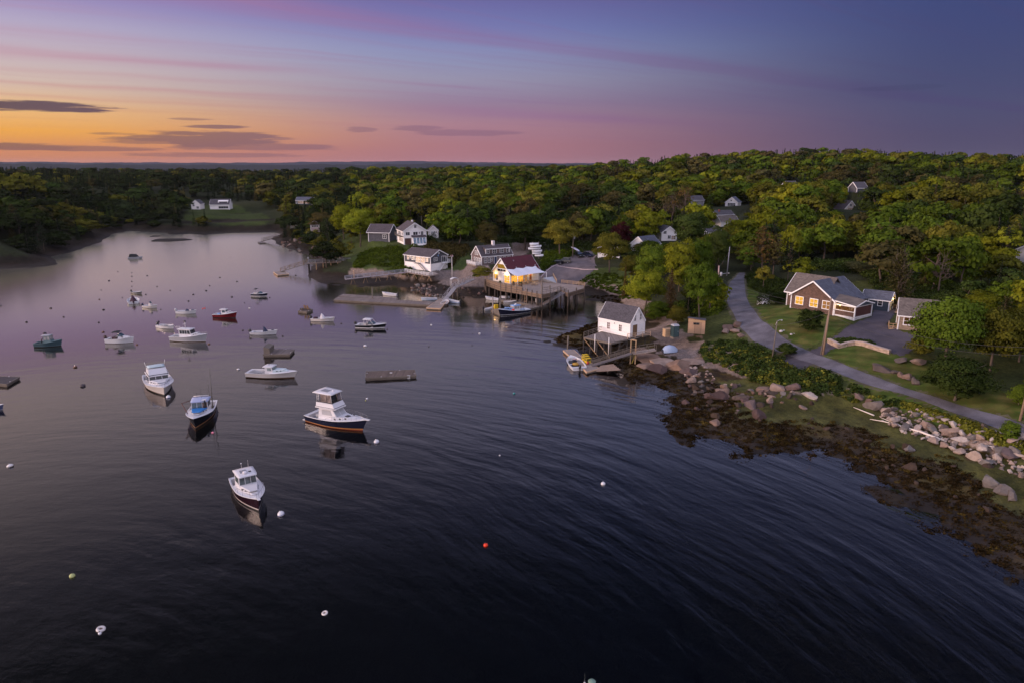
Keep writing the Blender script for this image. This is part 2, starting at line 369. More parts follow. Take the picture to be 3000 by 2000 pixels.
for az, r, z in [(-36, 330, 14), (-30, 380, 12), (-25, 470, 10), (-20, 520, 10), (-37, 500, 20), (-30, 620, 18), (-22, 700, 17), (-15, 650, 14), (-9, 560, 13), (-10, 900, 18), (-25, 1000, 19), (-37, 900, 22), (-15, 1250, 8), (-30, 1300, 18),
                 (-5, 330, 12), (0, 340, 14), (5, 330, 14), (10, 340, 15), (15, 330, 16), (20, 330, 17), (25, 300, 17), (30, 270, 17), (37, 230, 15), (45, 230, 16),
                 (-4, 550, 15), (2, 600, 17), (8, 600, 20), (14, 600, 27), (20, 600, 31), (27, 560, 30), (34, 520, 27), (42, 500, 25), (-3, 900, 20), (5, 950, 20), (11, 900, 22), (16, 800, 34), (20, 780, 37.5), (25, 780, 37.5), (30, 760, 34), (35, 740, 30), (42, 700, 27),
                 (0, 1300, 18), (15, 1300, 27), (25, 1300, 27), (38, 1300, 22)]:
    CP_W.append((r * sin(radians(az)), r * cos(radians(az)), z))
CPX = np.array([c[0] for c in CP_W]); CPY = np.array([c[1] for c in CP_W]); CPZ = np.array([c[2] for c in CP_W])
def idw(x, y):
    num = np.zeros(x.shape); den = np.zeros(x.shape)
    for a, b, z in zip(CPX, CPY, CPZ):
        w = 1.0 / ((x - a) ** 2 + (y - b) ** 2 + 6.0) ** 1.6
        num += w * z; den += w
    return num / den
# level pads under buildings: centre, radius, height (filled by hand)
PADS = []
ISLETS = [(500, 704, 62, 5, .35), (545, 682, 40, 5, .5), (455, 693, 22, 3, .2), (640, 672, 60, 4, .4), (132, 776, 40, 6, .3),
          (2610, 1810, 100, 50, -.35)]
def height(x, y):
    x = np.atleast_1d(np.asarray(x, float)); y = np.atleast_1d(np.asarray(y, float))
    d = shore_dist(x, y) + fbm(x, y, 10, 3, 4) * 2.2
    near = sm(np.hypot(x, y), 260, 200)                      # the mapped harbour shore
    ramp = np.where(d > 0, .105 * np.minimum(d, 15) + .30 * np.maximum(d - 15, 0) , 0)
    right = sm(x, 8, 20) * sm(y, 175, 150); left = sm(x, -40, -70); cove = sm(x, 4, 12) * sm(y, 126, 138)
    ramp = np.where(d > 0, (1 - right) * ((.16 + .2 * left + .3 * cove) * np.minimum(d, 9) + .45 * np.maximum(d - 9, 0)) + right * ramp, 0)
    top = idw(x, y)
    land = -np.logaddexp(-ramp * 1.6, -top * 1.6) / 1.6
    land = np.where(d > 60, top, land) if False else land
    rockz = sm(land, .3, 1.2) * sm(land, 3.6, 2.2) * near
    land = land + rockz * fbm(x, y, 5, 21, 4) * .55 + sm(land, .0, .3) * sm(land, 1.7, 1.0) * near * fbm(x, y, 3.2, 5, 3) * .28
    land = land + sm(land, 6, 12) * fbm(x, y, 60, 9, 3) * 1.4
    sea = np.where(right > .5, np.maximum(.045 * d, -1.6), np.maximum(.09 * d, -2.0)) + np.minimum(0, d + 22) * .12
    sea = np.maximum(sea, -7) + fbm(x, y, 5, 31, 4) * .26 * sm(-d, .0, 2)
    z = np.where(d > 0, np.maximum(land, .0), sea)
    z = z + near * sm(np.abs(d), 9, 2) * (x > -60) * (fbm(x, y, 4.5, 83, 4) * .40 + .03)
    for px, py, rx, ry, h in ISLETS:
        c = P(px, py); a = abs(P(px + rx, py).x - c.x); b = abs(P(px, py - ry).y - c.y) + .01
        q = ((x - c.x) / a) ** 2 + ((y - c.y) / b) ** 2 + fbm(x, y, 7, 13, 3) * .9
        z = np.maximum(z, np.where(q < 1.6, h - .45 * q, -9))
    for px, py, r, h in PADS:
        w = sm(np.hypot(x - px, y - py), r * 1.5, r); z = z * (1 - w) + h * w
    return z
HG = []
def H(x, y):
    if not (-250 < x < 249 and 40 < y < 538): return float(height([x], [y])[0])
    if not HG:
        gx, gy = np.meshgrid(np.arange(-250, 251.), np.arange(40, 541.), indexing='ij'); HG.append(np.concatenate([height(a, b) for a, b in zip(np.array_split(gx.ravel(), 8), np.array_split(gy.ravel(), 8))]).reshape(gx.shape))
    i, j = int(x + 250), int(y - 40); u, v = x + 250 - i, y - 40 - j; g = HG[0]
    return float((g[i, j] * (1 - u) + g[i + 1, j] * u) * (1 - v) + (g[i, j + 1] * (1 - u) + g[i + 1, j + 1] * u) * v)
def G(px, py):       # the point of the ground seen at a photo pixel
    z = 3.0
    for _ in range(9):
        p = P(px, py, z); z = z * .4 + H(p.x, p.y) * .6
    return P(px, py, z)

# ---------------------------------------------------------------- ground cover zones (what grows or lies there)
LAWNS = [ppoly(q, z) for q, z in [
    ([(2182, 817), (2185, 870), (2201, 902), (2235, 944), (2285, 978), (2355, 988), (2448, 974), (2505, 955), (2440, 930), (2345, 905), (2330, 880), (2290, 870), (2230, 860)], 7),
    ([(2378, 1015), (2430, 1002), (2550, 1003), (2640, 1035), (2720, 1060), (2800, 1090), (3100, 1180), (3100, 1260), (2900, 1205), (2760, 1165), (2600, 1115), (2470, 1066)], 6),
    ([(2585, 972), (2700, 1004), (2760, 1000), (2700, 960), (2630, 945)], 8),
    ([(1690, 800), (1760, 792), (1850, 800), (1900, 850), (1880, 885), (1800, 870), (1730, 850), (1660, 822)], 4.5),
    ([(1930, 1030), (1990, 1015), (2060, 985), (2120, 1000), (2160, 1040), (2100, 1060), (2000, 1045)], 4),
    ([(1320, 765), (1375, 762), (1400, 795), (1330, 800), (1300, 780)], 5),
    ([(1000, 690), (1160, 708), (1240, 720), (1200, 745), (1180, 780), (1060, 790), (1040, 760), (1000, 720)], 6),
    ([(535, 634), (570, 616), (640, 612), (740, 624), (800, 642), (780, 656), (640, 658), (550, 652)], 4)]]
GRAVEL = [ppoly(q, z) for q, z in [
    ([(1259, 808), (1275, 796), (1313, 793), (1367, 800), (1425, 804), (1430, 818), (1388, 822), (1345, 838), (1320, 856), (1300, 872), (1285, 866), (1288, 840), (1270, 825)], 3.2),
    ([(1490, 728), (1530, 712), (1565, 728), (1545, 745), (1500, 750)], 7),
    ([(1905, 995), (1940, 985), (2060, 1000), (2055, 1012), (1960, 1020), (1985, 1036), (1930, 1045), (1890, 1020)], 3.6)]]
NR, NA = 560, 640
def build_terrain():
    rr = np.concatenate([[18, 26], np.geomspace(34, 1350, NR - 2)]); aa = np.radians(np.linspace(-57, 57, NA))
    R_, A_ = np.meshgrid(rr, aa, indexing='ij'); x = (R_ * np.sin(A_)).ravel(); y = (R_ * np.cos(A_)).ravel()
    z = np.concatenate([height(a, b) for a, b in zip(np.array_split(x, 12), np.array_split(y, 12))])
    far = R_.ravel() > 1200; z[far] -= (R_.ravel()[far] - 1200) * .2
    me = bpy.data.meshes.new('terrain')
    i = np.arange(NR * NA).reshape(NR, NA)
    q = np.stack([i[:-1, :-1], i[:-1, 1:], i[1:, 1:], i[1:, :-1]], -1).reshape(-1, 4)[:, ::-1]
    me.vertices.add(len(x)); me.vertices.foreach_set('co', np.stack([x, y, z], -1).ravel().astype(np.float32))
    me.loops.add(q.size); me.loops.foreach_set('vertex_index', q.ravel().astype(np.int32))
    me.polygons.add(len(q)); me.polygons.foreach_set('loop_start', np.arange(0, q.size, 4, dtype=np.int32)); me.polygons.foreach_set('loop_total', np.full(len(q), 4, np.int32))
    me.update(calc_edges=True); me.polygons.foreach_set('use_smooth', np.ones(len(q), bool))
    # ground cover: forest floor, lawn, gravel, bare granite, rockweed, mud
    jx = x + fbm(x, y, 6, 41) * 1.5; jy = y + fbm(x, y, 6, 43) * 1.5
    col = np.tile(np.array([.022, .026, .010]), (len(x), 1))
    near = np.hypot(x, y) < 330
    n1 = fbm(x, y, 7, 51, 4)[:, None]; n2 = fbm(x, y, 2.6, 57, 3)[:, None]
    scrub = near & (z > 2.2)
    col[scrub] = (np.array([.026, .030, .012]) * (1 + .5 * n1))[scrub]
    bank = near & (z > 2.5) & (x > 25) & (y < 150); col[bank] = (np.array([.048, .056, .015]) * (1 + .5 * n1 + .4 * n2))[bank]
    n3s = fbm(x, y, 1.5, 73, 3)[:, None]
    for i, pl in enumerate(LAWNS): k = inpoly(jx, jy, pl); col[k] = (np.array([.050, .066, .016]) * (1 + .3 * n2 + .3 * n1) * (.8 if i == 7 else 1.35 if i == 3 else 1))[k]
    right = (x > 8) & (y < 170)
    lb = (x < -85) & (z < 3.2); col[lb] = (np.array([.020, .015, .009]) * (1 + .7 * n1 + .5 * n3s))[lb]
    rock = near & (x > -52) & (z > 1.25 + .5 * n1[:, 0]) & (z < 2.7 + .9 * n2[:, 0]) & (~right | (n1[:, 0] > -.25) | (y > 105))
    col[rock] = (np.array([.20, .145, .115]) * (1 + .45 * n2 + .3 * n1))[rock]
    moss = right & (z > .80) & (z < 2.4) & (y < 106) & (n1[:, 0] < .45)
    col[moss] = (np.array([.056, .054, .014]) * (1 + .6 * n2 + .5 * n3s))[moss]
    weed = (z <= 1.45 + .45 * n1[:, 0]) & (z > -.75) & ~moss
    n3 = fbm(x, y, 1.7, 71, 3)[:, None]; wl = np.clip((z[:, None] - .1) / .7, 0, 1); wc = (np.array([.017, .011, .007]) * (1 - wl) + np.array([.034, .021, .008]) * wl) * (1 + .7 * n1 + .8 * n3)
    ol = np.clip((n2 + .35 * n1 - .05) * 3.2, 0, 1) * np.clip(wl * 1.6, .15, 1); wc = wc * (1 - ol) + np.array([.060, .042, .009]) * ol * (1 + .6 * n3)
    rightweed = weed & right
    col[weed] = (np.array([.019, .012, .007]) * (1 + .6 * n1 + .3 * n2))[weed]; col[rightweed] = wc[rightweed]
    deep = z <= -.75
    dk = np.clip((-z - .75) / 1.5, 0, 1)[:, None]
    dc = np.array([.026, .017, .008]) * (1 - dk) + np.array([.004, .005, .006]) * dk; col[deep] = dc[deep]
    for pl in GRAVEL:
        k = inpoly(jx, jy, pl) & (z > 1.2); col[k] = (np.array([.145, .115, .105]) * (1 + .2 * n2))[k]
    col = np.clip(col, .002, .6)
    ca = me.color_attributes.new('cover', 'FLOAT_COLOR', 'POINT')
    ca.data.foreach_set('color', np.concatenate([col, np.ones((len(x), 1))], 1).ravel().astype(np.float32))
    wetv = me.attributes.new('wet', 'FLOAT', 'POINT'); wetv.data.foreach_set('value', (sm(z, 1.5, .4)).astype(np.float32))
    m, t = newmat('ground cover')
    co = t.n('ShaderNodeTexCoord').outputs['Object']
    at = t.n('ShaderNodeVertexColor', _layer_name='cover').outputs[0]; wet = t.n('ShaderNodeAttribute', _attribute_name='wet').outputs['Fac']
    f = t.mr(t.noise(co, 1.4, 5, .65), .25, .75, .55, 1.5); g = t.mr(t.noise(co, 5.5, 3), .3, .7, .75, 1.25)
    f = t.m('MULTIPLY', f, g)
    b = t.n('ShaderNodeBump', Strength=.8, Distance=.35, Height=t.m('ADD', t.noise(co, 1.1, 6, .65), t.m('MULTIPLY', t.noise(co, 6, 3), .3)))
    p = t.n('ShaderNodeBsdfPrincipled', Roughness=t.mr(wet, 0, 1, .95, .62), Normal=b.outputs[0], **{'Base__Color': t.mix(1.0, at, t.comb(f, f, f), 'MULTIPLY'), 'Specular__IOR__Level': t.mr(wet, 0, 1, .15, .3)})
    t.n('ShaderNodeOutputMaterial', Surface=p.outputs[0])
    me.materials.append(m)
    return tag(link_mesh('terrain', me), kind='structure')

def drape(name, poly, m, lift=.06, step=1.0, kind='structure', smooth_z=None):
    """a sheet laid on the ground: grid cells inside poly, each vertex at ground height + lift"""
    xs = [p[0] for p in poly]; ys = [p[1] for p in poly]
    gx = np.arange(min(xs), max(xs) + step, step); gy = np.arange(min(ys), max(ys) + step, step)
    X_, Y_ = np.meshgrid(gx, gy, indexing='ij'); ins = inpoly(X_, Y_, poly)
    z = height(X_.ravel(), Y_.ravel()).reshape(X_.shape) + lift
    idx = -np.ones(X_.shape, int); mb = MB(); fs = []
    def vid(i, j):
        if idx[i, j] < 0: idx[i, j] = len(mb.v); mb.v.append((X_[i, j], Y_[i, j], z[i, j]))
        return idx[i, j]
    for i in range(X_.shape[0] - 1):
        for j in range(X_.shape[1] - 1):
            if ins[i, j] and ins[i + 1, j] and ins[i, j + 1] and ins[i + 1, j + 1]:
                mb.f.append((vid(i, j), vid(i + 1, j), vid(i + 1, j + 1), vid(i, j + 1))); mb.sm.append(True)
    return tag(mb.build(name, m, recalc=False), kind=kind)
def strip(name, left, right, m, lift=.07, n=60, kind='structure', cross=6, grow=0.0):
    """a road between two edge polylines, following the ground"""
    def resample(pl):
        pl = np.array(pl); s = np.concatenate([[0], np.cumsum(np.hypot(*np.diff(pl, axis=0).T))]); q = np.linspace(0, s[-1], n)
        # smooth (Catmull-like) by cubic on chord length
        out = np.stack([np.interp(q, s, pl[:, k]) for k in (0, 1)], 1)
        for _ in range(3): out[1:-1] = (out[:-2] + 2 * out[1:-1] + out[2:]) / 4
        return out
    a, b = resample(left), resample(right); mb = MB(); rows = []; w = (b - a) / np.hypot(*(b - a).T)[:, None] * (grow * rng.uniform(.3, 1.3, size=(n, 1))); a = a - w; b = b + w
    for i in range(n):
        q = [a[i] + (b[i] - a[i]) * k / cross for k in range(cross + 1)]
        hh = height([p[0] for p in q], [p[1] for p in q])
        rows.append([(p[0], p[1], z + lift) for p, z in zip(q, hh)])
    mb.loft(rows); o = mb.build(name, m, recalc=False); return tag(o, kind=kind)

# ---------------------------------------------------------------- water
def build_water():
    mb = MB(); S = 9000
    mb.add([(-S, -400, 0), (S, -400, 0), (S, S, 0), (-S, S, 0)], [(0, 1, 2, 3)])
    m, t = newmat('harbour water')
    g = t.n('ShaderNodeNewGeometry').outputs['Position']
    # long ripples spreading as rings from the lower left of the harbour
    off = t.n('ShaderNodeVectorMath', _operation='SUBTRACT', i0=g, i1=(-47, 19, 0)).outputs[0]
    warp = t.n('ShaderNodeTexNoise', Vector=off, Scale=.018, Detail=2)
    wv = t.n('ShaderNodeVectorMath', _operation='MULTIPLY_ADD', i0=t.n('ShaderNodeVectorMath', _operation='SUBTRACT', i0=warp.outputs[1], i1=(.5, .5, .5)).outputs[0], i1=(11, 11, 0), i2=off).outputs[0]
    rad = t.n('ShaderNodeVectorMath', _operation='LENGTH', i0=wv).outputs['Value']
    sx = t.n('ShaderNodeSeparateXYZ', Vector=wv); ang = t.m('ARCTAN2', sx.outputs[0], sx.outputs[1])
    # irregular crests: noise that is long along the ring and short across it
    crest = t.noise(t.comb(t.m('MULTIPLY', rad, .42), t.m('MULTIPLY', ang, 7.5), 0), 1.0, 4, .5, .12)
    crest2 = t.noise(t.comb(t.m('MULTIPLY', rad, 1.05), t.m('MULTIPLY', ang, 20), 4), 1.0, 3, .5, .15)
    sy = t.n('ShaderNodeSeparateXYZ', Vector=g)
    dist = t.n('ShaderNodeVectorMath', _operation='LENGTH', i0=g).outputs['Value']
    calm = t.noise(g, .022, 2)
    patch = t.mr(calm, .35, .65, .35, 1.0)
    amp = t.m('MULTIPLY', t.m('MULTIPLY', t.mr(dist, 95, 190, 1.0, .10, smooth=True), patch), t.mr(sy.outputs[0], -45, 12, .40, 1.1))
    small = t.noise(t.n('ShaderNodeVectorMath', _operation='MULTIPLY', i0=g, i1=(.55, 1.5, 1)).outputs[0], 1.0, 3, .6)
    hgt = t.m('ADD', t.m('MULTIPLY', amp, t.m('ADD', t.m('MULTIPLY', crest, .19), t.m('MULTIPLY', crest2, .020))), t.m('MULTIPLY', small, .007))
    b = t.n('ShaderNodeBump', Strength=1.0, Distance=1.0, Height=hgt)
    fr = t.n('ShaderNodeFresnel', IOR=1.45, Normal=b.outputs[0])
    gl = t.n('ShaderNodeBsdfGlossy', Roughness=t.mr(dist, 70, 330, .03, .26), Normal=b.outputs[0], Color=t.mix(t.mr(dist, 95, 230, smooth=True), (1, .965, 1.0), (1, .955, .80)))  # warm sky glow tinted into the reflection colour with distance
    tr = t.n('ShaderNodeBsdfTransparent', Color=(.42, .46, .44))
    mx = t.n('ShaderNodeMixShader', i0=t.m('MULTIPLY', fr.outputs[0], t.mr(dist, 85, 230, 1.2, 1.75, smooth=True), clamp=True), i1=tr.outputs[0], i2=gl.outputs[0])  # reflection strength raised with distance to brighten the far water
    t.n('ShaderNodeOutputMaterial', Surface=mx.outputs[0])
    return tag(mb.build('water', m, recalc=False), kind='structure')
# far ridges across the bay
def far_hills():
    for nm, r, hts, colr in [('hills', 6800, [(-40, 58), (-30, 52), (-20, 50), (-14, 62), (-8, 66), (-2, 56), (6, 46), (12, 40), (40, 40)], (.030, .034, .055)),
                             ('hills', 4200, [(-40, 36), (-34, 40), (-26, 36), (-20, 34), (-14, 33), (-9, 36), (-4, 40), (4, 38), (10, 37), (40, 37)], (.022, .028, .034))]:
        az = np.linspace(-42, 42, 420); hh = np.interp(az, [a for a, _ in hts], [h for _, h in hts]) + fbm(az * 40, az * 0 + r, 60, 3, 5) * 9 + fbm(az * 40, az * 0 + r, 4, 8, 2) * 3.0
        rows = []
        for k, (dr, s) in enumerate([(-900, -.05), (-500, .35), (-200, .75), (0, 1.0), (500, .7)]):
            rows.append([((r + dr) * sin(radians(a)), (r + dr) * cos(radians(a)), h * s) for a, h in zip(az, hh)])
        m = mat('far wooded ridge %d' % r, colr, .95, var=.3, scale=.01, spec=.05)  # bluish distance haze is mixed into the ridge colours
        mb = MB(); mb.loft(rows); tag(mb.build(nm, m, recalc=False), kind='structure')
# ---------------------------------------------------------------- boats
WHITE = mat('white gelcoat', (.60, .585, .60), .32, var=.05, scale=.6, bump=.05)
CREAM = mat('cream gelcoat', (.56, .51, .48), .35, var=.06, scale=.6, bump=.05)
GREYW = mat('pale grey gelcoat', (.34, .34, .36), .4, var=.08, scale=.6, bump=.05)
NAVY = mat('navy hull paint', (.012, .013, .030), .16, var=.1, scale=.6, bump=.04)
BLACKH = mat('black hull paint', (.010, .010, .013), .18, var=.1, scale=.6, bump=.04)
REDH = mat('dark red hull paint', (.125, .010, .014), .22, var=.1, scale=.6, bump=.04)
TEALH = mat('grey teal hull paint', (.11, .17, .18), .4, var=.12, scale=.8, bump=.05)
TEALD = mat('dark teal hull paint', (.04, .075, .09), .4, var=.12, scale=.8, bump=.05)
REDB = mat('red bottom paint', (.16, .025, .012), .6, var=.25, bump=.1)
BROWNB = mat('weathered bottom paint', (.10, .06, .035), .7, var=.3, bump=.1)
DARKB = mat('black bottom paint', (.015, .014, .015), .5, var=.2, bump=.1)
GOLD = mat('gold boot stripe', (.34, .15, .05), .35, var=.08)
BLUEDECK = mat('bright blue deck paint', (.02, .17, .46), .45, var=.18, scale=1.6)
PALEBLUE = mat('pale blue deck paint', (.20, .34, .58), .4, var=.1, scale=1.2)
SOLE = mat('grey nonskid', (.22, .22, .24), .8, var=.15, scale=2)
SOLED = mat('dark cockpit floor', (.07, .065, .065), .85, var=.2, scale=2)
BLK = mat('black plastic', (.014, .014, .016), .35, var=.1, scale=3, bump=.05)
CANVN = mat('navy canvas', (.025, .032, .065), .8, var=.15, scale=2)
CANVM = mat('maroon canvas', (.045, .018, .030), .8, var=.15, scale=2)
CANVG = mat('pale grey canvas', (.50, .48, .50), .8, var=.12, scale=2)
CANVD = mat('black canvas', (.02, .02, .022), .8, var=.2, scale=2)
STEEL = mat('stainless tube', (.62, .60, .60), .25, 1.0, var=.05, scale=5)
PIPE = mat('white pole paint', (.66, .62, .60), .45, var=.1, scale=3)
ORANGE = mat('orange buoy plastic', (.72, .045, .012), .4, var=.1, scale=3)
PINKB = mat('pink buoy plastic', (.70, .22, .30), .45, var=.1, scale=3)
YELP = mat('mustard tarp', (.35, .20, .03), .7, var=.2, scale=3)
GLS = glass('boat window glass', (.012, .016, .020))
GLSB = glass('blue tinted windscreen', (.05, .08, .10))
GLST = glass('brown reflecting window glass', (.09, .04, .02))

def hull(root, L, B, zs, zb, top, bottom, rail, deckm=WHITE, solem=SOLE, sc=.45, s0=.05, tw=.86, wd=.16, stripe=None, rake=.07, stern_open=False, sole_z=.22, wl=.14, rail_r=.045, camber=.08, full=2.2, boot=.07):
    N = 26
    def st(s):
        b = B / 2 * ((tw + (1 - tw) * sin(pi / 2 * min(1, s / .42))) if s < .5 else max(.012, 1 - ((s - .5) / .5) ** full))
        bw = B / 2 * (.90 * (tw + (1 - tw) * sin(pi / 2 * min(1, s / .42))) if s < .40 else max(.006, .90 * (1 - ((s - .40) / .60) ** 1.7)))
        return b, min(bw, b), zs + (zb - zs) * s ** 2.1
    def pt(s, lev, side):   # lev 0 waterline band .. 1 sheer
        b, bw, z = st(s); y = bw + (b - bw) * lev ** 1.25; x = -L / 2 + s * L + rake * L * s ** 4 * lev
        return (x, side * y, wl + (z - wl) * lev)
    S = [i / N for i in range(N + 1)]
    for nm, m, lv in [('hull', top, [boot, .3, .55, .8, 1.0])]:
        mb = MB()
        for side in (1, -1): mb.loft([[pt(s, l, side) for l in lv] for s in S])
        mb.add([pt(0, l, 1) for l in lv] + [pt(0, l, -1) for l in reversed(lv)], [tuple(range(2 * len(lv)))])
        h = mb.build(nm, m, root)
    if boot > 0:
        mb = MB(); lv = [0, boot]
        for side in (1, -1): mb.loft([[tuple(Vector(pt(s, l, side)) + Vector((0, side * .004, 0))) for l in lv] for s in S])
        mb.add([pt(0, 0, 1), pt(0, boot, 1), pt(0, boot, -1), pt(0, 0, -1)], [(0, 1, 2, 3)])
        mb.build('boot_stripe', stripe or rail, root)
    mb = MB()
    for side in (1, -1):
        mb.loft([[pt(s, 0, side), (pt(s, 0, 0)[0], side * st(s)[1] * .9, -.06), (pt(s, 0, 0)[0] - .02 * L * s, side * .01, -.55)] for s in S])
    mb.add([pt(0, 0, 1), (-L / 2, st(0)[1] * .9, -.06), (-L / 2, 0, -.55), (-L / 2, -st(0)[1] * .9, -.06), pt(0, 0, -1)], [(0, 1, 2, 3, 4)])
    mb.build('hull_bottom', bottom, root)
    mb = MB()
    path = [Vector(pt(s, 1, 1)) for s in S] + [Vector(pt(s, 1, -1)) for s in reversed(S[:-1])]
    mb.tube(path + [path[0]], rail_r, 6, cap=False); mb.build('rub_rail', rail, root)
    # deck with an open cockpit between s0 and sc
    mb = MB(); zf = lambda s: st(s)[2] - .02
    fs = [s for s in S if s >= sc]; fs = [sc] + [s for s in fs if s > sc + 1e-6]
    mb.loft([[(pt(s, 1, 1)[0], st(s)[0] * k, zf(s) + camber * (1 - k * k)) for k in (-1, -.6, -.2, .2, .6, 1)] for s in fs])
    cs = [s0] + [s for s in S if s0 < s < sc] + [sc]; inn = lambda s: max(.05, st(s)[0] - wd)
    for side in (1, -1): mb.loft([[(pt(s, 1, 1)[0], side * st(s)[0], zf(s)), (pt(s, 1, 1)[0], side * inn(s), zf(s) + .02)] for s in cs], smooth=False)
    mb.loft([[(pt(s, 1, 1)[0], st(s)[0] * k, zf(s)) for k in (-1, 0, 1)] for s in (0, s0)], smooth=False)
    mb.build('deck', deckm, root, recalc=False)
    mb = MB()
    for side in (1, -1): mb.loft([[(pt(s, 1, 1)[0], side * inn(s), zf(s) + .02), (pt(s, 1, 1)[0], side * inn(s) * .97, sole_z)] for s in cs], smooth=False)
    for s in (s0, sc): mb.loft([[(pt(s, 1, 1)[0], -inn(s), zf(s) + .02), (pt(s, 1, 1)[0], inn(s), zf(s) + .02)], [(pt(s, 1, 1)[0], -inn(s) * .97, sole_z), (pt(s, 1, 1)[0], inn(s) * .97, sole_z)]], smooth=False)
    mb.build('cockpit_lining', deckm, root, recalc=False)
    mb = MB(); mb.loft([[(pt(s, 1, 1)[0], -inn(s) * .97, sole_z), (pt(s, 1, 1)[0], inn(s) * .97, sole_z)] for s in cs], smooth=False)
    mb.build('cockpit_floor', solem, root, recalc=False)
    return lambda s: (-L / 2 + s * L + rake * L * s ** 4, st(s)[0], st(s)[2])

def quad_pane(q, u0, u1, v0, v1, off=.02):
    """a pane on quad q=(bl,br,tr,tl), set proud by off"""
    bl, br, tr, tl = [Vector(p) for p in q]; n = (br - bl).cross(tl - bl).normalized()
    f = lambda u, v: (bl * (1 - u) + br * u) * (1 - v) + (tl * (1 - u) + tr * u) * v
    c = [f(u0, v0), f(u1, v0), f(u1, v1), f(u0, v1)]
    return [p - n * .01 for p in c] + [p + n * off for p in c]
def pane(root, name, m, q, u0, u1, v0, v1, off=.02):
    return MB().hexa(quad_pane(q, u0, u1, v0, v1, off)).build(name, m, root)
class House:
    """a deckhouse: tapered box with raked ends; faces addressable for windows"""
    def __init__(s, root, name, m, x0, x1, w0, w1, z0, z1, rf=.3, rb=0.0, tin=.08, z0f=None, build=True):
        z0f = z0 if z0f is None else z0f
        s.c = [Vector(p) for p in [(x0, -w0 / 2, z0), (x1, -w1 / 2, z0f), (x1, w1 / 2, z0f), (x0, w0 / 2, z0), (x0 + rb, -w0 / 2 + tin, z1), (x1 - rf, -w1 / 2 + tin, z1), (x1 - rf, w1 / 2 - tin, z1), (x0 + rb, w0 / 2 - tin, z1)]]
        c = s.c; s.front = (c[1], c[2], c[6], c[5]); s.stbd = (c[0], c[1], c[5], c[4]); s.port = (c[2], c[3], c[7], c[6]); s.back = (c[3], c[0], c[4], c[7])
        s.root = root
        if build: MB().hexa(c).build(name, m, root)
    def front_windows(s, n, m=GLS, v0=.42, v1=.92, gap=.03, name='window', mats=None):
        for i in range(n):
            pane(s.root, name, (mats[i] if mats else m), s.front, gap + i * (1 - gap) / n, (i + 1) * (1 - gap) / n, v0, v1)
    def side_windows(s, spans, m=GLS, v0=.42, v1=.9, name='window', sides=('stbd', 'port')):
        for sd in sides:
            for a, b in spans:
                q = getattr(s, sd); a2, b2 = (a, b) if sd == 'stbd' else (1 - b, 1 - a)
                pane(s.root, name, m, q, a2, b2, v0, v1)
def roof_slab(root, name, m, x0, x1, w0, w1, z, th=.09, crown=.07, rise=0.0):
    mb = MB(); rows = []
    for i in range(7):
        u = i / 6; x = x0 + (x1 - x0) * u; w = (w0 + (w1 - w0) * u) * (1 - .10 * max(0, (u - .75) / .25) ** 2)
        rows.append([(x, w / 2 * k, z + rise * u + th + crown * (1 - k * k) * (1 - .5 * (2 * u - 1) ** 2)) for k in (-1, -.7, -.35, 0, .35, .7, 1)])
    mb.loft(rows); n = len(rows[0])
    mb.loft([[(p[0], p[1], z + rise * i / 6) for p in r] for i, r in enumerate(rows)])
    b = len(rows) * n
    edge = [i * n for i in range(7)] + [6 * n + k for k in range(1, n)] + [i * n + n - 1 for i in range(5, -1, -1)] + [k for k in range(n - 2, 0, -1)]
    for i in range(len(edge)):
        a0, a1 = edge[i], edge[(i + 1) % len(edge)]; mb.f.append((a0, a1, a1 + b, a0 + b)); mb.sm.append(False)
    return mb.build(name, m, root)
def bow_rail(root, st, s_a, s_b, h=.55, sides=(1, -1), posts=5, r=.018, inset=.08):
    mb = MB(); pts = {}
    for sd in (1, -1):
        pts[sd] = []
        for i in range(11):
            s = s_a + (s_b - s_a) * i / 10; x, b, z = st(s); pts[sd].append(Vector((x, sd * max(0.03, b - inset), z + h * min(1, .4 + i / 4))))
    if sides == (1, -1): mb.tube(pts[1] + pts[-1][::-1], r, 5)
    else:
        for sd in sides: mb.tube(pts[sd], r, 5)
    for sd in sides:
        for k in range(posts):
            i = int(round(k * 10 / (posts - 1))); p = pts[sd][i]; s = s_a + (s_b - s_a) * i / 10; mb.tube([(p.x, p.y, st(s)[2]), p], r * .8, 5)
    return mb.build('bow_rail', STEEL, root)
def outboard(root, x, y=0.0, z=.55, m=BLK, k=1.0):
    mb = MB()
    mb.lathe([(.02, .62), (.19, .58), (.24, .40), (.25, .18), (.20, .05), (.12, 0)], (x, y, z), 10, 1.35 * k, .95 * k)
    o = mb.build('outboard_motor', m, root)
    MB().hexa([(x - .10, y - .07, -.35), (x + .10, y - .07, -.35), (x + .10, y + .07, -.35), (x - .10, y + .07, -.35), (x - .14, y - .09, z + .1), (x + .16, y - .09, z + .1), (x + .16, y + .09, z + .1), (x - .14, y + .09, z + .1)]).build('motor_leg', m, o)
    MB().box(x + .1, x + .34, y - .12, y + .12, z - .12, z + .12).build('bracket', m, o)
def whip(root, x, y, z, h, name='antenna', r=.012, m=PIPE, lean=0.0):
    MB().tube([(x, y, z), (x + lean, y, z + h)], [r * 1.6, r], 5).build(name, m, root)
def boat_root(name, label, cat, stern, bow, group=None):
    a = P(*stern); b = P(*bow); c = (a + b) / 2; d = b - a
    return thing(name, label, cat, (c.x, c.y, 0), atan2(d.y, d.x), group), d.length
BG = 'boats moored in the cove'

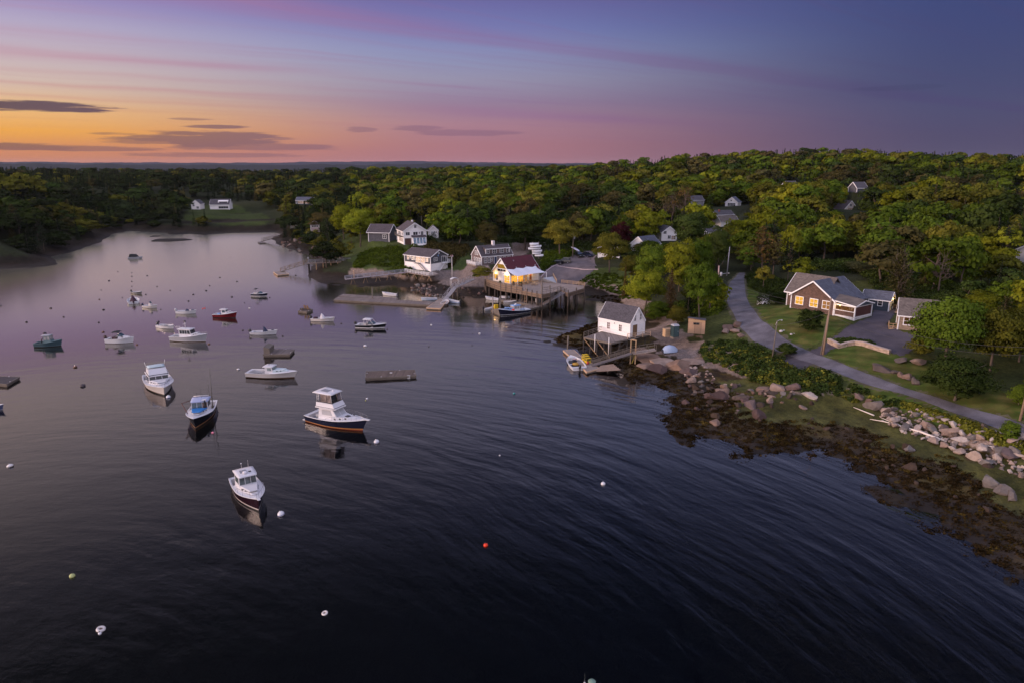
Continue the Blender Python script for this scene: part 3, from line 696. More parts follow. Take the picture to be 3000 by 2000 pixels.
def lobster_boat(label, stern, bow, top, bottom=DARKB, rail=WHITE, deckm=WHITE, solem=SOLED, Bk=.34, zs=.75, zb=1.5, hx=(.36, .60), hh=1.55, hw=.62, roofm=WHITE, nf=3, housem=WHITE, side=((.12, .44), (.5, .9)), back_open=True,
                 trunk=True, trunkm=None, name='lobster_boat', stripe=None, roof_over=(.35, .2), Lmin=None, frontmats=None, glassm=GLS, foredeck=None, boot=.07, v0=.45):
    r, L = boat_root(name, label, 'boat', stern, bow, BG)
    L = max(L, Lmin or 0); B = L * Bk
    st = hull(r, L, B, zs, zb, top, bottom, rail, deckm, solem, sc=hx[0] + (.10 if back_open else .02), stripe=stripe, boot=boot)
    x0 = -L / 2 + hx[0] * L; x1 = -L / 2 + hx[1] * L; zd = st(hx[0])[2]; zd1 = st(hx[1])[2]
    if trunk:
        xe = -L / 2 + .88 * L; ze = st(.86)[2] + .10
        House(r, 'trunk_cabin', trunkm or housem, x1 - .1, xe, B * hw * .98, B * .20, zd1 - .05, zd1 + .42, .25, 0, .05, z0f=ze)
        c = MB().hexa([(x1, -B * .31, zd1 + .36), (xe - .5, -B * .15, ze + .2), (xe - .5, B * .15, ze + .2), (x1, B * .31, zd1 + .36)] + [(x1, -B * .29, zd1 + .47), (xe - .55, -B * .13, ze + .31), (xe - .55, B * .13, ze + .31), (x1, B * .29, zd1 + .47)]).build('cabin_top', foredeck or trunkm or housem, r)
        MB().box(x1 + (xe - x1) * .35, x1 + (xe - x1) * .35 + .45, -.22, .22, zd1 + .44, zd1 + .50).build('deck_hatch', BLK, r)
        q = ((x1, -B * hw / 2 - .01, zd1), (xe, -B * .11, ze), (xe, -B * .11, ze + .3), (x1, -B * hw / 2 + .02, zd1 + .42))
        for sd in (1, -1):
            qq = q if sd == 1 else tuple((p[0], -p[1], p[2]) for p in (q[1], q[0], q[3], q[2]))
            for u in (.22, .48):
                a, b = (u, u + .09) if sd == 1 else (1 - u - .09, 1 - u)
                pane(r, 'porthole', BLK, qq, a, b, .45, .8, .03)
    h = House(r, 'wheelhouse', housem, x0, x1, B * hw, B * hw * .92, min(zd, zd1) - .1, zd + hh, .28, .0, .06, build=not back_open)
    if back_open:   # front wall, side walls with a cut-away, no aft wall
        mb = MB(); c = h.c
        for q in (h.front, h.stbd, h.port): mb.hexa(quad_pane(q, 0, 1, 0, 1, .0))
        mb.build('wheelhouse', housem, r)
    h.front_windows(nf, glassm, v0, .93, mats=frontmats); h.side_windows(side, glassm, v0, .9)
    roof_slab(r, 'roof', roofm, x0 - roof_over[0], x1 - .28 + roof_over[1], B * hw + .12, B * hw * .95 + .1, zd + hh, .08)
    return r, L, B, st, (x0, x1, zd, zd + hh + .16)

def open_boat(label, stern, bow, top=WHITE, bottom=DARKB, rail=WHITE, Bk=.36, zs=.5, zb=.92, motor=True, name='skiff', sole=SOLE, sc=.80, group=BG, cat='boat', motorm=BLK, deckm=WHITE, boot=.06, stripe=None):
    r, L = boat_root(name, label, cat, stern, bow, group); B = L * Bk
    st = hull(r, L, B, zs, zb, top, bottom, rail, deckm, sole, sc=sc, s0=.10, wd=.14, rail_r=.035, wl=.06, boot=boot, stripe=stripe, camber=.04)
    if motor: outboard(r, -L / 2 - .25, 0, zs, motorm, 1.0 if L > 4.5 else .8)
    MB().box(-L * .12, -L * .12 + .35, -B * .38, B * .38, .38, .46).build('seat', deckm, r)
    return r, L, B, st
def console(r, x, w=.8, h=1.1, m=WHITE, z=.22, screen=True):
    House(r, 'console', m, x - .35, x + .4, w, w * .9, z, z + h, .25, .05, .04)
    if screen: MB().hexa([(x + .1, -w * .4, z + h), (x + .2, -w * .4, z + h), (x + .2, w * .4, z + h), (x + .1, w * .4, z + h), (x - .12, -w * .32, z + h + .42), (x - .08, -w * .32, z + h + .42), (x - .08, w * .32, z + h + .42), (x - .12, w * .32, z + h + .42)]).build('windscreen', GLSB, r)
def canvas_cone(r, x0, x1, w, z0, z1, m, xp=None):
    mb = MB(); xp = (x0 + x1) / 2 if xp is None else xp; n = 14
    ring = lambda k, zz: [((x0 + x1) / 2 * (1 - k) + xp * k + (x1 - x0) / 2 * cos(2 * pi * i / n) * (1 - k), w / 2 * sin(2 * pi * i / n) * (1 - k), zz) for i in range(n)]
    mb.loft([ring(0, z0), ring(.30, z0 + (z1 - z0) * .35), ring(.62, z0 + (z1 - z0) * .75), ring(.9, z1)], close=True)
    mb.build('canvas_cover', m, r)
def bimini(r, x0, x1, w, z0, z1, m, frame=STEEL):
    mb = MB(); rows = []
    for i in range(6):
        u = i / 5; x = x0 + (x1 - x0) * u; zz = z1 + .12 * sin(pi * u); rows.append([(x, w / 2 * k, zz - .22 * abs(k) ** 3) for k in (-1, -.6, 0, .6, 1)])
    mb.loft(rows); mb.loft([[(p[0], p[1], p[2] - .04) for p in q] for q in rows]); top = mb.build('bimini_top', m, r)
    mb = MB(); xm = (x0 + x1) / 2
    for sd in (1, -1):
        for xx in (x0, xm, x1): mb.tube([(xm + (xx - xm) * .2, sd * w / 2, z0), (xx, sd * w / 2 * .98, z1 - .2)], .018, 5)
    mb.build('bimini_frame', frame, r)

def build_boats():
    # white cabin cruiser with a maroon-black hull, nearest the drone
    r, L, B, st, (x0, x1, zd, zt) = lobster_boat('white cabin cruiser with near-black hull, nearest boat in the foreground', (707, 1416), (758, 1497), mat('black cherry hull paint', (.022, .008, .014), .16, var=.1, bump=.04), DARKB, WHITE, zs=1.0, zb=1.62,
        hx=(.27, .52), hh=1.45, hw=.70, nf=3, name='cabin_cruiser', side=((.14, .86),), back_open=False, roof_over=(.45, .32), Bk=.38, stripe=CREAM, boot=.10, glassm=glass('pale reflecting windscreen', (.06, .08, .085)))
    bow_rail(r, st, .52, .97, .62)
    MB().box(x0 + .3, x0 + 1.0, -.55, .15, zt - .02, zt + .03).build('roof_hatch', SOLE, r); MB().box(x1 - 1.0, x1 - .8, .3, .55, zt - .02, zt + .04).build('roof_vent', BLK, r)
    MB().lathe([(.05, 0), (.26, .02), (.27, .18), (.1, .24)], (x0 + 1.2, -.1, zt - .02), 12).build('radar_dome', WHITE, r)
    whip(r, x0 + .9, .35, zt, 1.3); whip(r, x0 + .6, -.3, zt, .9); MB().ball((x0 + .6, -.3, zt + .95), .07, 8, 5).build('mast_light', WHITE, r)
    xb, bb, zb = st(.97); MB().hexa([(xb - .4, -.22, zb), (xb + .55, -.14, zb + .03), (xb + .55, .14, zb + .03), (xb - .4, .22, zb), (xb - .4, -.22, zb + .08), (xb + .55, -.14, zb + .1), (xb + .55, .14, zb + .1), (xb - .4, .22, zb + .08)]).build('bow_pulpit', WHITE, r)
    # flybridge sport fisher
    r, L = boat_root('sport_fishing_boat', 'white flybridge motor yacht with navy hull and gold waterline stripe', 'boat', (914, 1226), (1063, 1261), BG); B = L * .36
    st = hull(r, L, B, 1.0, 1.75, NAVY, REDB, WHITE, WHITE, SOLE, sc=.27, stripe=GOLD, boot=.13, rake=.09, sole_z=.5)
    X = lambda s: -L / 2 + s * L
    House(r, 'trunk_cabin', WHITE, X(.55), X(.90), B * .80, B * .22, st(.55)[2] - .05, st(.55)[2] + .42, .3, 0, .1, z0f=st(.86)[2] + .08)
    MB().box(X(.70), X(.70) + .55, -.3, .3, st(.7)[2] + .28, st(.7)[2] + .36).build('deck_hatch', BLK, r)
    zc = st(.3)[2]
    h = House(r, 'saloon', WHITE, X(.28), X(.66), B * .80, B * .66, zc - .1, zc + 1.55, 1.25, .1, .18)
    pane(r, 'windscreen', GREYW, h.front, .06, .48, .25, .85); pane(r, 'windscreen', GREYW, h.front, .52, .94, .25, .85)
    pane(r, 'window', GREYW, h.stbd, .2, .78, .45, .85); pane(r, 'window', GREYW, h.port, .22, .8, .45, .85)
    zf = zc + 1.55
    roof_slab(r, 'flybridge_deck', WHITE, X(.24), X(.60), B * .84, B * .70, zf, .16, .0)
    House(r, 'trim_band', BLK, X(.25), X(.585), B * .80, B * .66, zf + .16, zf + .22, .0, 0, .0)
    f = House(r, 'flybridge_coaming', WHITE, X(.25), X(.58), B * .80, B * .66, zf + .22, zf + .80, .35, .0, .08)
    House(r, 'trim_band', BLK, X(.25), X(.535), B * .74, B * .60, zf + .80, zf + .88, .0, 0, .0)
    e = House(r, 'enclosure', None, X(.26), X(.53), B * .72, B * .58, zf + .88, zf + 2.05, .18, .12, .04, build=False)
    pane(r, 'clear_curtain', GLS, e.front, .02, .58, .02, .98, .015); pane(r, 'clear_curtain', glass('grey clear vinyl', (.16, .14, .15)), e.front, .62, .98, .12, .98, .015)
    vin = glass('smoky clear vinyl', (.22, .17, .15))
    pane(r, 'clear_curtain', vin, e.stbd, .25, .68, .02, .98, .012); pane(r, 'clear_curtain', vin, e.stbd, .72, .97, .02, .98, .012); pane(r, 'clear_curtain', vin, e.port, .05, .7, .02, .98, .012)
    mb = MB()
    for i in (4, 5, 6, 7): mb.tube([e.c[i - 4], e.c[i]], .03, 6)
    mb.tube([e.c[0] + Vector((.45, 0, 0)), e.c[4] + Vector((.25, 0, 0))], .025, 6)
    for k in range(4): a = e.c[0].lerp(e.c[4], (k + 1) / 5); mb.tube([a, a + Vector((.4, 0, .0))], .02, 5)
    mb.build('hardtop_frame', PIPE, r)
    roof_slab(r, 'hardtop', WHITE, X(.20), X(.545), B * .80, B * .70, zf + 2.05, .08, .12)
    MB().box(X(.28), X(.42), -.62, .30, zf + 2.2, zf + 2.25).build('hardtop_hatch', SOLE, r); MB().ball((X(.46), .15, zf + 2.3), .17, 10, 6, .8).build('radar_dome', WHITE, r)
    bow_rail(r, st, .45, 1.0, .65, posts=7)
    for k, s in enumerate((.60, .67, .75)):
        for sd in (1, -1):
            xx = X(s); MB().box(xx, xx + .28, sd * (B * (.41 - .085 * k)) - .08, sd * (B * (.41 - .085 * k)) + .03 * sd, st(s)[2] + .12, st(s)[2] + .30).build('porthole', BLK, r)
    xb, bb, zb = st(.98); MB().hexa([(xb - .5, -.25, zb), (xb + .7, -.15, zb + .05), (xb + .7, .15, zb + .05), (xb - .5, .25, zb), (xb - .5, -.25, zb + .1), (xb + .7, -.15, zb + .13), (xb + .7, .15, zb + .13), (xb - .5, .25, zb + .1)]).build('bow_pulpit', WHITE, r)
    MB().box(-L / 2 - .45, -L / 2, -B * .4, B * .4, .22, .32).build('swim_platform', CREAM, r)
    MB().box(X(.14), X(.22), -.5, .4, .5, 1.15).build('fighting_chair', GREYW, r)
    # blue lobster boat bows-on with derrick pole
    r, L, B, st, (x0, x1, zd, zt) = lobster_boat('black hulled lobster boat with bright blue cabin top and tall grey poles', (606, 1190), (573, 1256), BLACKH, DARKB, WHITE, Lmin=9.2, zs=.9, zb=1.75, hx=(.34, .56), hh=1.45, hw=.68, roofm=mat('lavender roof paint', (.34, .38, .54), .4, var=.15), foredeck=BLUEDECK, trunkm=WHITE, deckm=WHITE,
        frontmats=[GLSB, GLSB, GLST], stripe=GOLD, boot=.10, Bk=.38)
    WGREY = mat('weathered grey spar', (.13, .12, .11), .8, var=.3)
    MB().tube([(x0 - .5, B * .36, .6), (x0 - .7, B * .40, 6.6)], [.08, .04], 7).build('derrick_pole', WGREY, r); MB().tube([(x0 - .1, B * .30, zt), (x0 - .15, B * .31, zt + 2.7)], [.035, .02], 6).build('mast_pole', WGREY, r)
    MB().tube([(x1 + 1.2, -B * .38, 1.3), (x1 + .3, -B * .62, 2.6), (x0 + .6, -B * .36, zt - .2)], .06, 6).build('side_boom', mat('rusty brown pipe', (.11, .05, .04), .7, var=.3), r)
    whip(r, x0 + .5, .1, zt, 1.5, m=BLK); whip(r, x0 + .3, -.5, zt, .8, m=BLK); MB().tube([(x0 - .2, -B * .3, zt + .12), (x0 - .2, B * .3, zt + .12)], .05, 6).build('roof_rack', PIPE, r)
    MB().box(x1 - .6, x1 - .1, B * .10, B * .26, zt, zt + .12).build('roof_box', WHITE, r)
    MB().box(x1 - .25, x1 + .25, B * .2, B * .23, zd + .5, zt + .1).build('exhaust_stack', BLK, r)
    # white flybridge cruiser bows-on
    r, L, B, st, (x0, x1, zd, zt) = lobster_boat('white flybridge cruiser seen bow-on beside the black and blue lobster boat', (454, 1110), (482, 1159), CREAM, DARKB, WHITE, name='cabin_cruiser', Lmin=8.6, zs=1.0, zb=1.6, hx=(.30, .60), hh=1.15, hw=.76, nf=3, back_open=False, side=((.1, .45), (.5, .9)), Bk=.40, stripe=BROWNB, boot=.08, v0=.16)
    House(r, 'flybridge_coaming', WHITE, x0 + .1, x1 - .5, B * .70, B * .66, zt, zt + .75, .45, .0, .1)
    House(r, 'trim_band', BLK, x0 + .05, x1 - .3, B * .74, B * .70, zt - .06, zt + .02, 0, 0, 0)
    roof_slab(r, 'bimini_top', mat('pale green canvas', (.42, .50, .52), .8), x0 - .2, x0 + 1.5, B * .62, B * .6, zt + .9, .05, .08)
    mb = MB()
    for sd in (1, -1): mb.tube([(x0, sd * B * .32, zt + .7), (x0 - .1, sd * B * .36, zt + 1.6)], .03, 6)
    mb.build('rod_holder', PIPE, r); bow_rail(r, st, .55, .97, .5)
    # white low lobster boat with green-blue foredeck
    r, L, B, st, (x0, x1, zd, zt) = lobster_boat('small white open lobster boat with low wheelhouse between two rafts', (729, 1100), (863, 1106), CREAM, BROWNB, WHITE, Lmin=7.6, zs=.85, zb=1.25, hx=(.42, .60), hh=1.0, hw=.66, trunkm=mat('pale sea green deck', (.50, .58, .60), .5, var=.08), glassm=glass('salt hazed windscreen', (.20, .24, .24)), side=((.3, .85),), stripe=BROWNB, Bk=.33)
    MB().box(x0 - .5, x0 + .1, -B * .30, -B * .12, .2, 1.15).build('engine_box', GREYW, r); MB().tube([(x0 + .4, 0, zt), (x0 + .4, .0, zt + .3), (x0 + .25, .0, zt + .42)], .04, 6).build('exhaust_stack', BLK, r)
    # grey and white downeast cruiser
    r, L, B, st, (x0, x1, zd, zt) = lobster_boat('grey and white downeast cruiser with a row of dark windows and roof mast', (506, 996), (603, 1001), GREYW, BROWNB, WHITE, zs=.95, zb=1.7, hx=(.30, .66), hh=1.5, hw=.68, nf=3, side=((.06, .26), (.30, .48), (.52, .68), (.73, .95)), back_open=False, Bk=.34, Lmin=7.2)
    mb = MB(); mb.tube([(x0 + 1.0, 0, zt), (x0 + 1.0, 0, zt + 1.5)], .06, 6); mb.bar((x0 + .9, -.5, zt + .9), (x0 + .9, .5, zt + .9), .08); mb.build('mast', PIPE, r); MB().lathe([(.05, 0), (.28, .05), (.26, .2), (.05, .25)], (x0 + 1.0, 0, zt + 1.3), 10).build('radar_dome', BLK, r)
    mb = MB()
    for k in range(4): mb.tube([(x0 - .5 + k * .35, -.7, zt), (x0 - .9 + k * .35, -.7, zt + .55)], .025, 5)
    mb.tube([(x0 - .8, -.7, zt + .4), (x0 + .4, -.7, zt + .5)], .02, 5); mb.build('rod_holder', PIPE, r); bow_rail(r, st, .70, .99, .4)
    # cuddy boat with bimini
    r, L, B, st = open_boat('white cuddy boat with black bimini top and large dark outboard', (314, 1003), (390, 1003.7), WHITE, BROWNB, zs=.85, zb=1.25, Bk=.36, sc=.5, name='cuddy_boat', motorm=mat('brown outboard cover', (.05, .025, .022), .5), sole=SOLED)
    h = House(r, 'cuddy_cabin', WHITE, L * .02, L * .42, B * .76, B * .2, .95, 1.42, .5, 0, .06, z0f=1.22); House(r, 'windscreen', GLSB, -L * .05, L * .16, B * .74, B * .55, 1.40, 1.95, .65, .4, .1)
    bimini(r, -L * .20, L * .08, B * .78, 1.2, 2.35, CANVD); MB().box(-L * .22, -L * .08, -B * .35, B * .35, .5, 1.25).build('seat_canvas', CANVM, r); bow_rail(r, st, .55, 1.0, .35)
    pane(r, 'porthole', BLK, h.stbd, .35, .48, .35, .75, .03)
    # teal lobster boat far left
    r, L, B, st, (x0, x1, zd, zt) = lobster_boat('teal green workboat with boxy wheelhouse, farthest left of the moored boats', (118, 1014), (168, 1013), TEALD, DARKB, TEALH, TEALH, zs=.75, zb=1.35, hx=(.40, .70), hh=1.35, hw=.62, roofm=GREYW, housem=TEALH, Lmin=4.8, Bk=.44, nf=2, trunk=False, glassm=glass('window with light painted in', (.30, .28, .27)), side=((.1, .45), (.55, .92)))  # light seen through the panes is painted as pale glass colour
    MB().tube([(x0 - .6, -.3, .5), (x0 - .5, -.3, 1.5), (x0 - .2, -.3, 1.7)], .09, 6).build('trap_hauler', BLK, r); whip(r, x0 + .9, .2, zt, .5, m=BLK)
    # red lobster boat
    r, L, B, st, (x0, x1, zd, zt) = lobster_boat('dark red hulled lobster boat with white cabin', (628, 929), (691, 931), REDH, DARKB, WHITE, zs=.75, zb=1.4, hx=(.40, .64), hh=1.05, hw=.62, Lmin=5.4, Bk=.36, side=((.2, .85),), glassm=GLSB, boot=.0)
    MB().box(x0 - 1.2, x0 - .5, -.4, .4, .3, .95).build('trap_box', PALEBLUE, r); whip(r, x0 + .6, 0, zt, .5)
    # black bowrider with white hardtop
    r, L, B, st = open_boat('black and white runabout with white hardtop and outboard near the long float', (1045, 959), (1127, 962), BLACKH, DARKB, zs=.75, zb=1.15, Bk=.36, sc=.62, name='runabout', stripe=WHITE, boot=.22, sole=SOLED)
    House(r, 'windscreen', GLSB, -L * .04, L * .17, B * .78, B * .5, 1.0, 1.55, .75, .1, .12); roof_slab(r, 'hardtop', WHITE, -L * .22, L * .06, B * .82, B * .7, 1.95, .07, .12)
    mb = MB()
    for sd in (1, -1):
        for a, b in ((-.20, -.17), (-.06, -.02), (.16, .02)): mb.tube([(L * a, sd * B * .38, .95), (L * b, sd * B * .36, 1.98)], .035, 6)
    mb.build('hardtop_frame', PIPE, r)
    for k in (-.2, -.02): MB().box(L * k, L * k + .5, -B * .3, B * .3, .3, .95).build('seat', CREAM, r)
    bow_rail(r, st, .72, 1.0, .25, posts=3)
    # bowrider with bimini, dark stripe
    r, L, B, st = open_boat('dark hulled runabout with raised bimini hoop near the far shore', (739, 867.5), (782, 869), NAVY, DARKB, zs=.7, zb=1.0, Bk=.42, sc=.6, name='runabout', stripe=WHITE, boot=.2, motor=False)
    House(r, 'windscreen', GLSB, L * .0, L * .2, B * .74, B * .5, .85, 1.3, .5, .1, .1); bimini(r, -L * .28, -L * .10, B * .72, .8, 2.1, CANVD); MB().box(-L * .3, -L * .1, -B * .3, B * .3, .4, .95).build('seat', CREAM, r)
    # skiff with dark dodger
    r, L, B, st = open_boat('white open skiff with pointed navy canvas dodger and outboard', (736, 979), (809, 980), WHITE, DARKB, zs=.55, zb=1.05, Bk=.34, motorm=mat('grey outboard cover', (.05, .045, .055), .4))
    canvas_cone(r, -L * .02, L * .20, B * .7, .5, 1.75, CANVN, xp=L * .02); House(r, 'bow_cover', CANVD, L * .34, L * .46, B * .3, B * .1, .85, 1.02, .1, 0, .05)
    # console boat with white cover
    r, L, B, st = open_boat('white centre console boat under a peaked grey canvas, closest to the swim raft', (914, 939.5), (977, 941.5), CREAM, DARKB, zs=.6, zb=.98, Bk=.34)
    canvas_cone(r, -L * .12, L * .18, B * .6, .45, 1.75, CANVG, xp=-L * .04); MB().box(-L * .40, -L * .26, -.5, .5, .45, .85).build('motor_cover', CANVM, r)
    # blue cover skiff
    r, L, B, st = open_boat('white skiff with low blue canvas spray hood left of the red boat', (519, 918.5), (573, 919.5), WHITE, DARKB, zs=.6, zb=.98, Bk=.34, motorm=GREYW)
    canvas_cone(r, -L * .06, L * .22, B * .72, .5, 1.2, CANVN, xp=L * .05); House(r, 'bow_cover', CANVN, L * .32, L * .47, B * .34, B * .1, .85, 1.02, .1, 0, .05)
    # open skiff
    r, L, B, st = open_boat('white open skiff with bow rail and small black motor behind the grey cruiser', (465, 958.5), (508, 964), WHITE, DARKB, zs=.55, zb=.85, Bk=.42); bow_rail(r, st, .45, .97, .38, posts=4)
    MB().box(-.5, .1, -.55, .55, .3, .62).build('bench', SOLE, r)
    # centre console
    r, L, B, st = open_boat('white centre console skiff with dark outboard, farther left in the middle cove', (421, 901), (459, 903), CREAM, DARKB, zs=.5, zb=.85, Bk=.38, motorm=CANVN); console(r, L * .06, .8, 1.0, CREAM)
    # maroon covered, stern-on
    r, L, B, st = open_boat('small white boat seen stern-on with tall maroon console cover', (392, 892), (390, 880), WHITE, BROWNB, zs=.6, zb=.85, Bk=.46, motor=False); canvas_cone(r, -L * .3, L * .05, B * .62, .4, 1.9, CANVM); outboard(r, -L / 2 - .2, 0, .5, CANVM)
    # little dark skiff
    r, L, B, st = open_boat('low dark open skiff with black outboard', (387, 859.5), (415, 861.5), mat('drab hull paint', (.16, .15, .14), .5), DARKB, zs=.4, zb=.75, Bk=.40, sole=SOLED, deckm=GREYW)
    # distant boat under dark tarpaulin
    r, L, B, st = open_boat('dark boat under a full tarpaulin, most distant in the cove', (378, 758.5), (416, 758.5), GREYW, DARKB, zs=.6, zb=.9, Bk=.40, motor=False, name='covered_boat'); House(r, 'tarpaulin', CANVD, -L * .42, L * .25, B * .95, B * .6, .55, 1.75, .8, .3, .3)
    # boat below the bottom edge of the frame: only its radar dome and whip show
    r, L, B, st, (x0, x1, zd, zt) = lobster_boat('lobster boat at the bottom edge, only antenna and green radar dome showing', (1742, 2092), (1722, 2330), GREYW, DARKB, WHITE, name='lobster_boat', Lmin=8.0, Bk=.36)
    q = P(1732, 1993, zt + .5); loc = Matrix.Rotation(-r.rotation_euler.z, 3, 'Z') @ (q - r.location)
    MB().tube([(loc.x, loc.y, zt - .1), (loc.x, loc.y, zt + .35)], .13, 8).build('radar_post', PIPE, r)
    MB().lathe([(.03, 0), (.24, .04), (.26, .12), (.18, .20), (.03, .23)], (loc.x, loc.y + .05, zt + .34), 14, 1, 1).build('radar_dome', mat('green radar dome', (.14, .22, .17), .5), r)
    MB().tube([(loc.x, loc.y - .42, zt - .1), (loc.x, loc.y - .42, zt + .32)], .06, 8).build('antenna_mount', PIPE, r); whip(r, loc.x, loc.y - .42, zt + .3, .75, r=.008, m=STEEL)
    # wharf boat
    r, L, B, st, (x0, x1, zd, zt) = lobster_boat('navy lobster boat with pale blue deck tied at the wharf float', (1547, 914), (1465, 926), NAVY, DARKB, WHITE, zs=.8, zb=1.75, hx=(.36, .60), hh=1.15, hw=.60, trunkm=PALEBLUE, deckm=mat('blue grey deck', (.42, .50, .66), .5), roofm=PALEBLUE, Lmin=8.2, Bk=.34, glassm=glass('pale wharf boat windscreen', (.28, .25, .25)), nf=3)
    MB().lathe([(.05, 0), (.30, .05), (.28, .2), (.05, .28)], (x0 + .9, .2, zt), 10).build('radar_dome', WHITE, r); MB().lathe([(.05, 0), (.22, .05), (.2, .18), (.05, .22)], (x0 + .4, -.4, zt), 10).build('life_raft', WHITE, r)
    whip(r, x0 - .2, .5, zt, 3.2)
    q = r.matrix_world if False else None
    c = P(1503, 912, .9); o = MB().ball((0, 0, 0), .42, 14, 9, 1.1).build('mooring_float', ORANGE); o.location = (c.x, c.y, 1.05); tag(o, 'big orange polyball hanging at the side of the navy wharf boat', 'buoy')

BUOYS = [  # px, py, radius m, look, label
    (1103, 1292, .36, 'band', 'large white mooring ball with blue band off the flybridge yacht bow'), (823, 1503, .36, 'band', 'large white mooring ball beside the nearest cabin cruiser'), (493, 1161, .34, 'band', 'white mooring ball touching the bow of the cream flybridge cruiser'),
    (1070, 1012, .36, 'half', 'white mooring ball between the long raft and the black runabout'), (1767, 1414, .26, 'white', 'white oval buoy alone on the dark water off the weedy shore'), (1423, 1593, .22, 'orange', 'small round orange-red buoy alone in the foreground'),
    (951, 1791, .26, 'ring', 'white ring-topped buoy low in the foreground, centre left'), (295, 1838, .34, 'ring', 'white ring buoy with a small pickup float beside it'), (292, 1850, .13, 'white', 'small pickup float touching the white ring buoy'), (211, 1683, .24, 'green', 'yellowish tilted spar float in the left foreground'),
    (29, 1362, .36, 'half', 'white topped mooring buoy near the left edge in the foreground'), (1506, 1150, .2, 'teal', 'little teal buoy in open water past the long raft'), (1464, 1330, .10, 'white', 'tiny white float among the long ripples'), (1075, 1165, .18, 'white', 'small white float behind the flybridge yacht'), (1071, 1170, .10, 'green', 'tiny tan float behind the flybridge yacht'),
    (698, 1080, .26, 'half', 'white mooring buoy left of the small white lobster boat'), (1263, 951, .24, 'half', 'pale yellow mooring buoy in the middle of the harbour'), (1405, 976, .22, 'white', 'white buoy in front of the wharf'), (1383, 1010, .14, 'dark', 'dark float below the wharf buoy'), (1256, 1013, .14, 'dark', 'dark flat float in the central water'),
    (623, 1264, .17, 'pink', 'pink round float beside the black and blue lobster boat'), (828, 983, .2, 'dark', 'dark float ahead of the navy dodger skiff'), (711, 966, .18, 'dark', 'dark float behind the navy dodger skiff'), (1000, 946, .2, 'dark', 'dark float ahead of the grey canvas console boat'), (1134, 963, .18, 'dark', 'dark float at the bow of the black runabout'),
    (790, 871, .2, 'dark', 'dark float at the bow of the bimini runabout'), (731, 902, .24, 'half', 'pale buoy below the bimini runabout'), (716, 886, .14, 'dark', 'small dark float left below the bimini runabout'), (612, 1006, .26, 'brown', 'tan float ahead of the grey downeast cruiser'), (401, 1008, .24, 'brown', 'brownish float at the bow of the cuddy boat'),
    (302, 971, .28, 'brown', 'brown float above the cuddy boat stern'), (131, 975, .34, 'dark', 'dark mooring ball behind the teal workboat'), (149, 981, .14, 'orange', 'tiny reddish float behind the teal workboat'), (148, 902, .30, 'dark', 'dark mooring ball in the left water with a faint wake'), (77, 942, .28, 'dark', 'dark mooring ball nearest the left edge'),
    (303, 906, .30, 'dark', 'dark ball left of the centre console skiffs'), (289, 943, .22, 'dark', 'flat dark float with a light wake'), (186, 927, .22, 'dark', 'flat dark float on the bright water'), (220, 1073, .34, 'brown', 'brown mooring ball below the cuddy boat'), (242, 1128, .42, 'dark', 'large dark mooring ball in the left water'),
    (415, 893, .26, 'dark', 'dark ball between the two small console boats'), (427, 862, .22, 'dark', 'dark ball ahead of the low dark skiff'), (464, 941, .26, 'dark', 'flat dark float above the open skiff'), (552, 881, .26, 'dark', 'dark ball in the middle cove'), (566, 862, .28, 'dark', 'dark ball above the middle cove ball'), (604, 851, .30, 'dark', 'dark ball left of the bimini runabout, upper one'),
    (679, 869, .3, 'dark', 'dark ball halfway to the bimini runabout'), (594, 903, .16, 'orange', 'reddish small float above the blue hood skiff, left one'), (600, 902, .16, 'orange', 'reddish small float above the blue hood skiff, right one'), (319, 822, .32, 'dark', 'dark buoy in the far left water'), (386, 809, .22, 'dark', 'far small float with glint'), (431, 807, .26, 'dark', 'far dark float in mid cove'),
    (345, 795, .2, 'dark', 'farthest left small float'), (386, 824, .2, 'dark', 'small float with a light wake line'), (386, 838, .18, 'dark', 'tiny float over the low skiff'), (644, 812, .26, 'dark', 'far float with a short wake at right'), (694, 824, .26, 'dark', 'far dark float near the gangway float'), (614, 836, .2, 'dark', 'tiny far float in the middle'), (498, 850, .2, 'dark', 'tiny float in the central cove'),
    (460, 839, .18, 'dark', 'tiny pale float in the central cove'), (291, 876, .22, 'brown', 'upright brown spar float at left'), (358, 871, .16, 'dark', 'tiny dark float left of the small skiffs'), (296, 849, .14, 'dark', 'tiny dark float at far left of the skiffs'), (471, 905, .16, 'dark', 'tiny float right of the centre console skiff'), (2, 895, .26, 'dark', 'dark float cut by the left edge of the view'), (386, 798, .18, 'dark', 'tiny float straight below the tarpaulin boat'), (866, 806, .3, 'dark', 'flat dark float beside the left gangway'), (1385, 976, .1, 'dark', 'tiny dark float beside the white wharf buoy')]
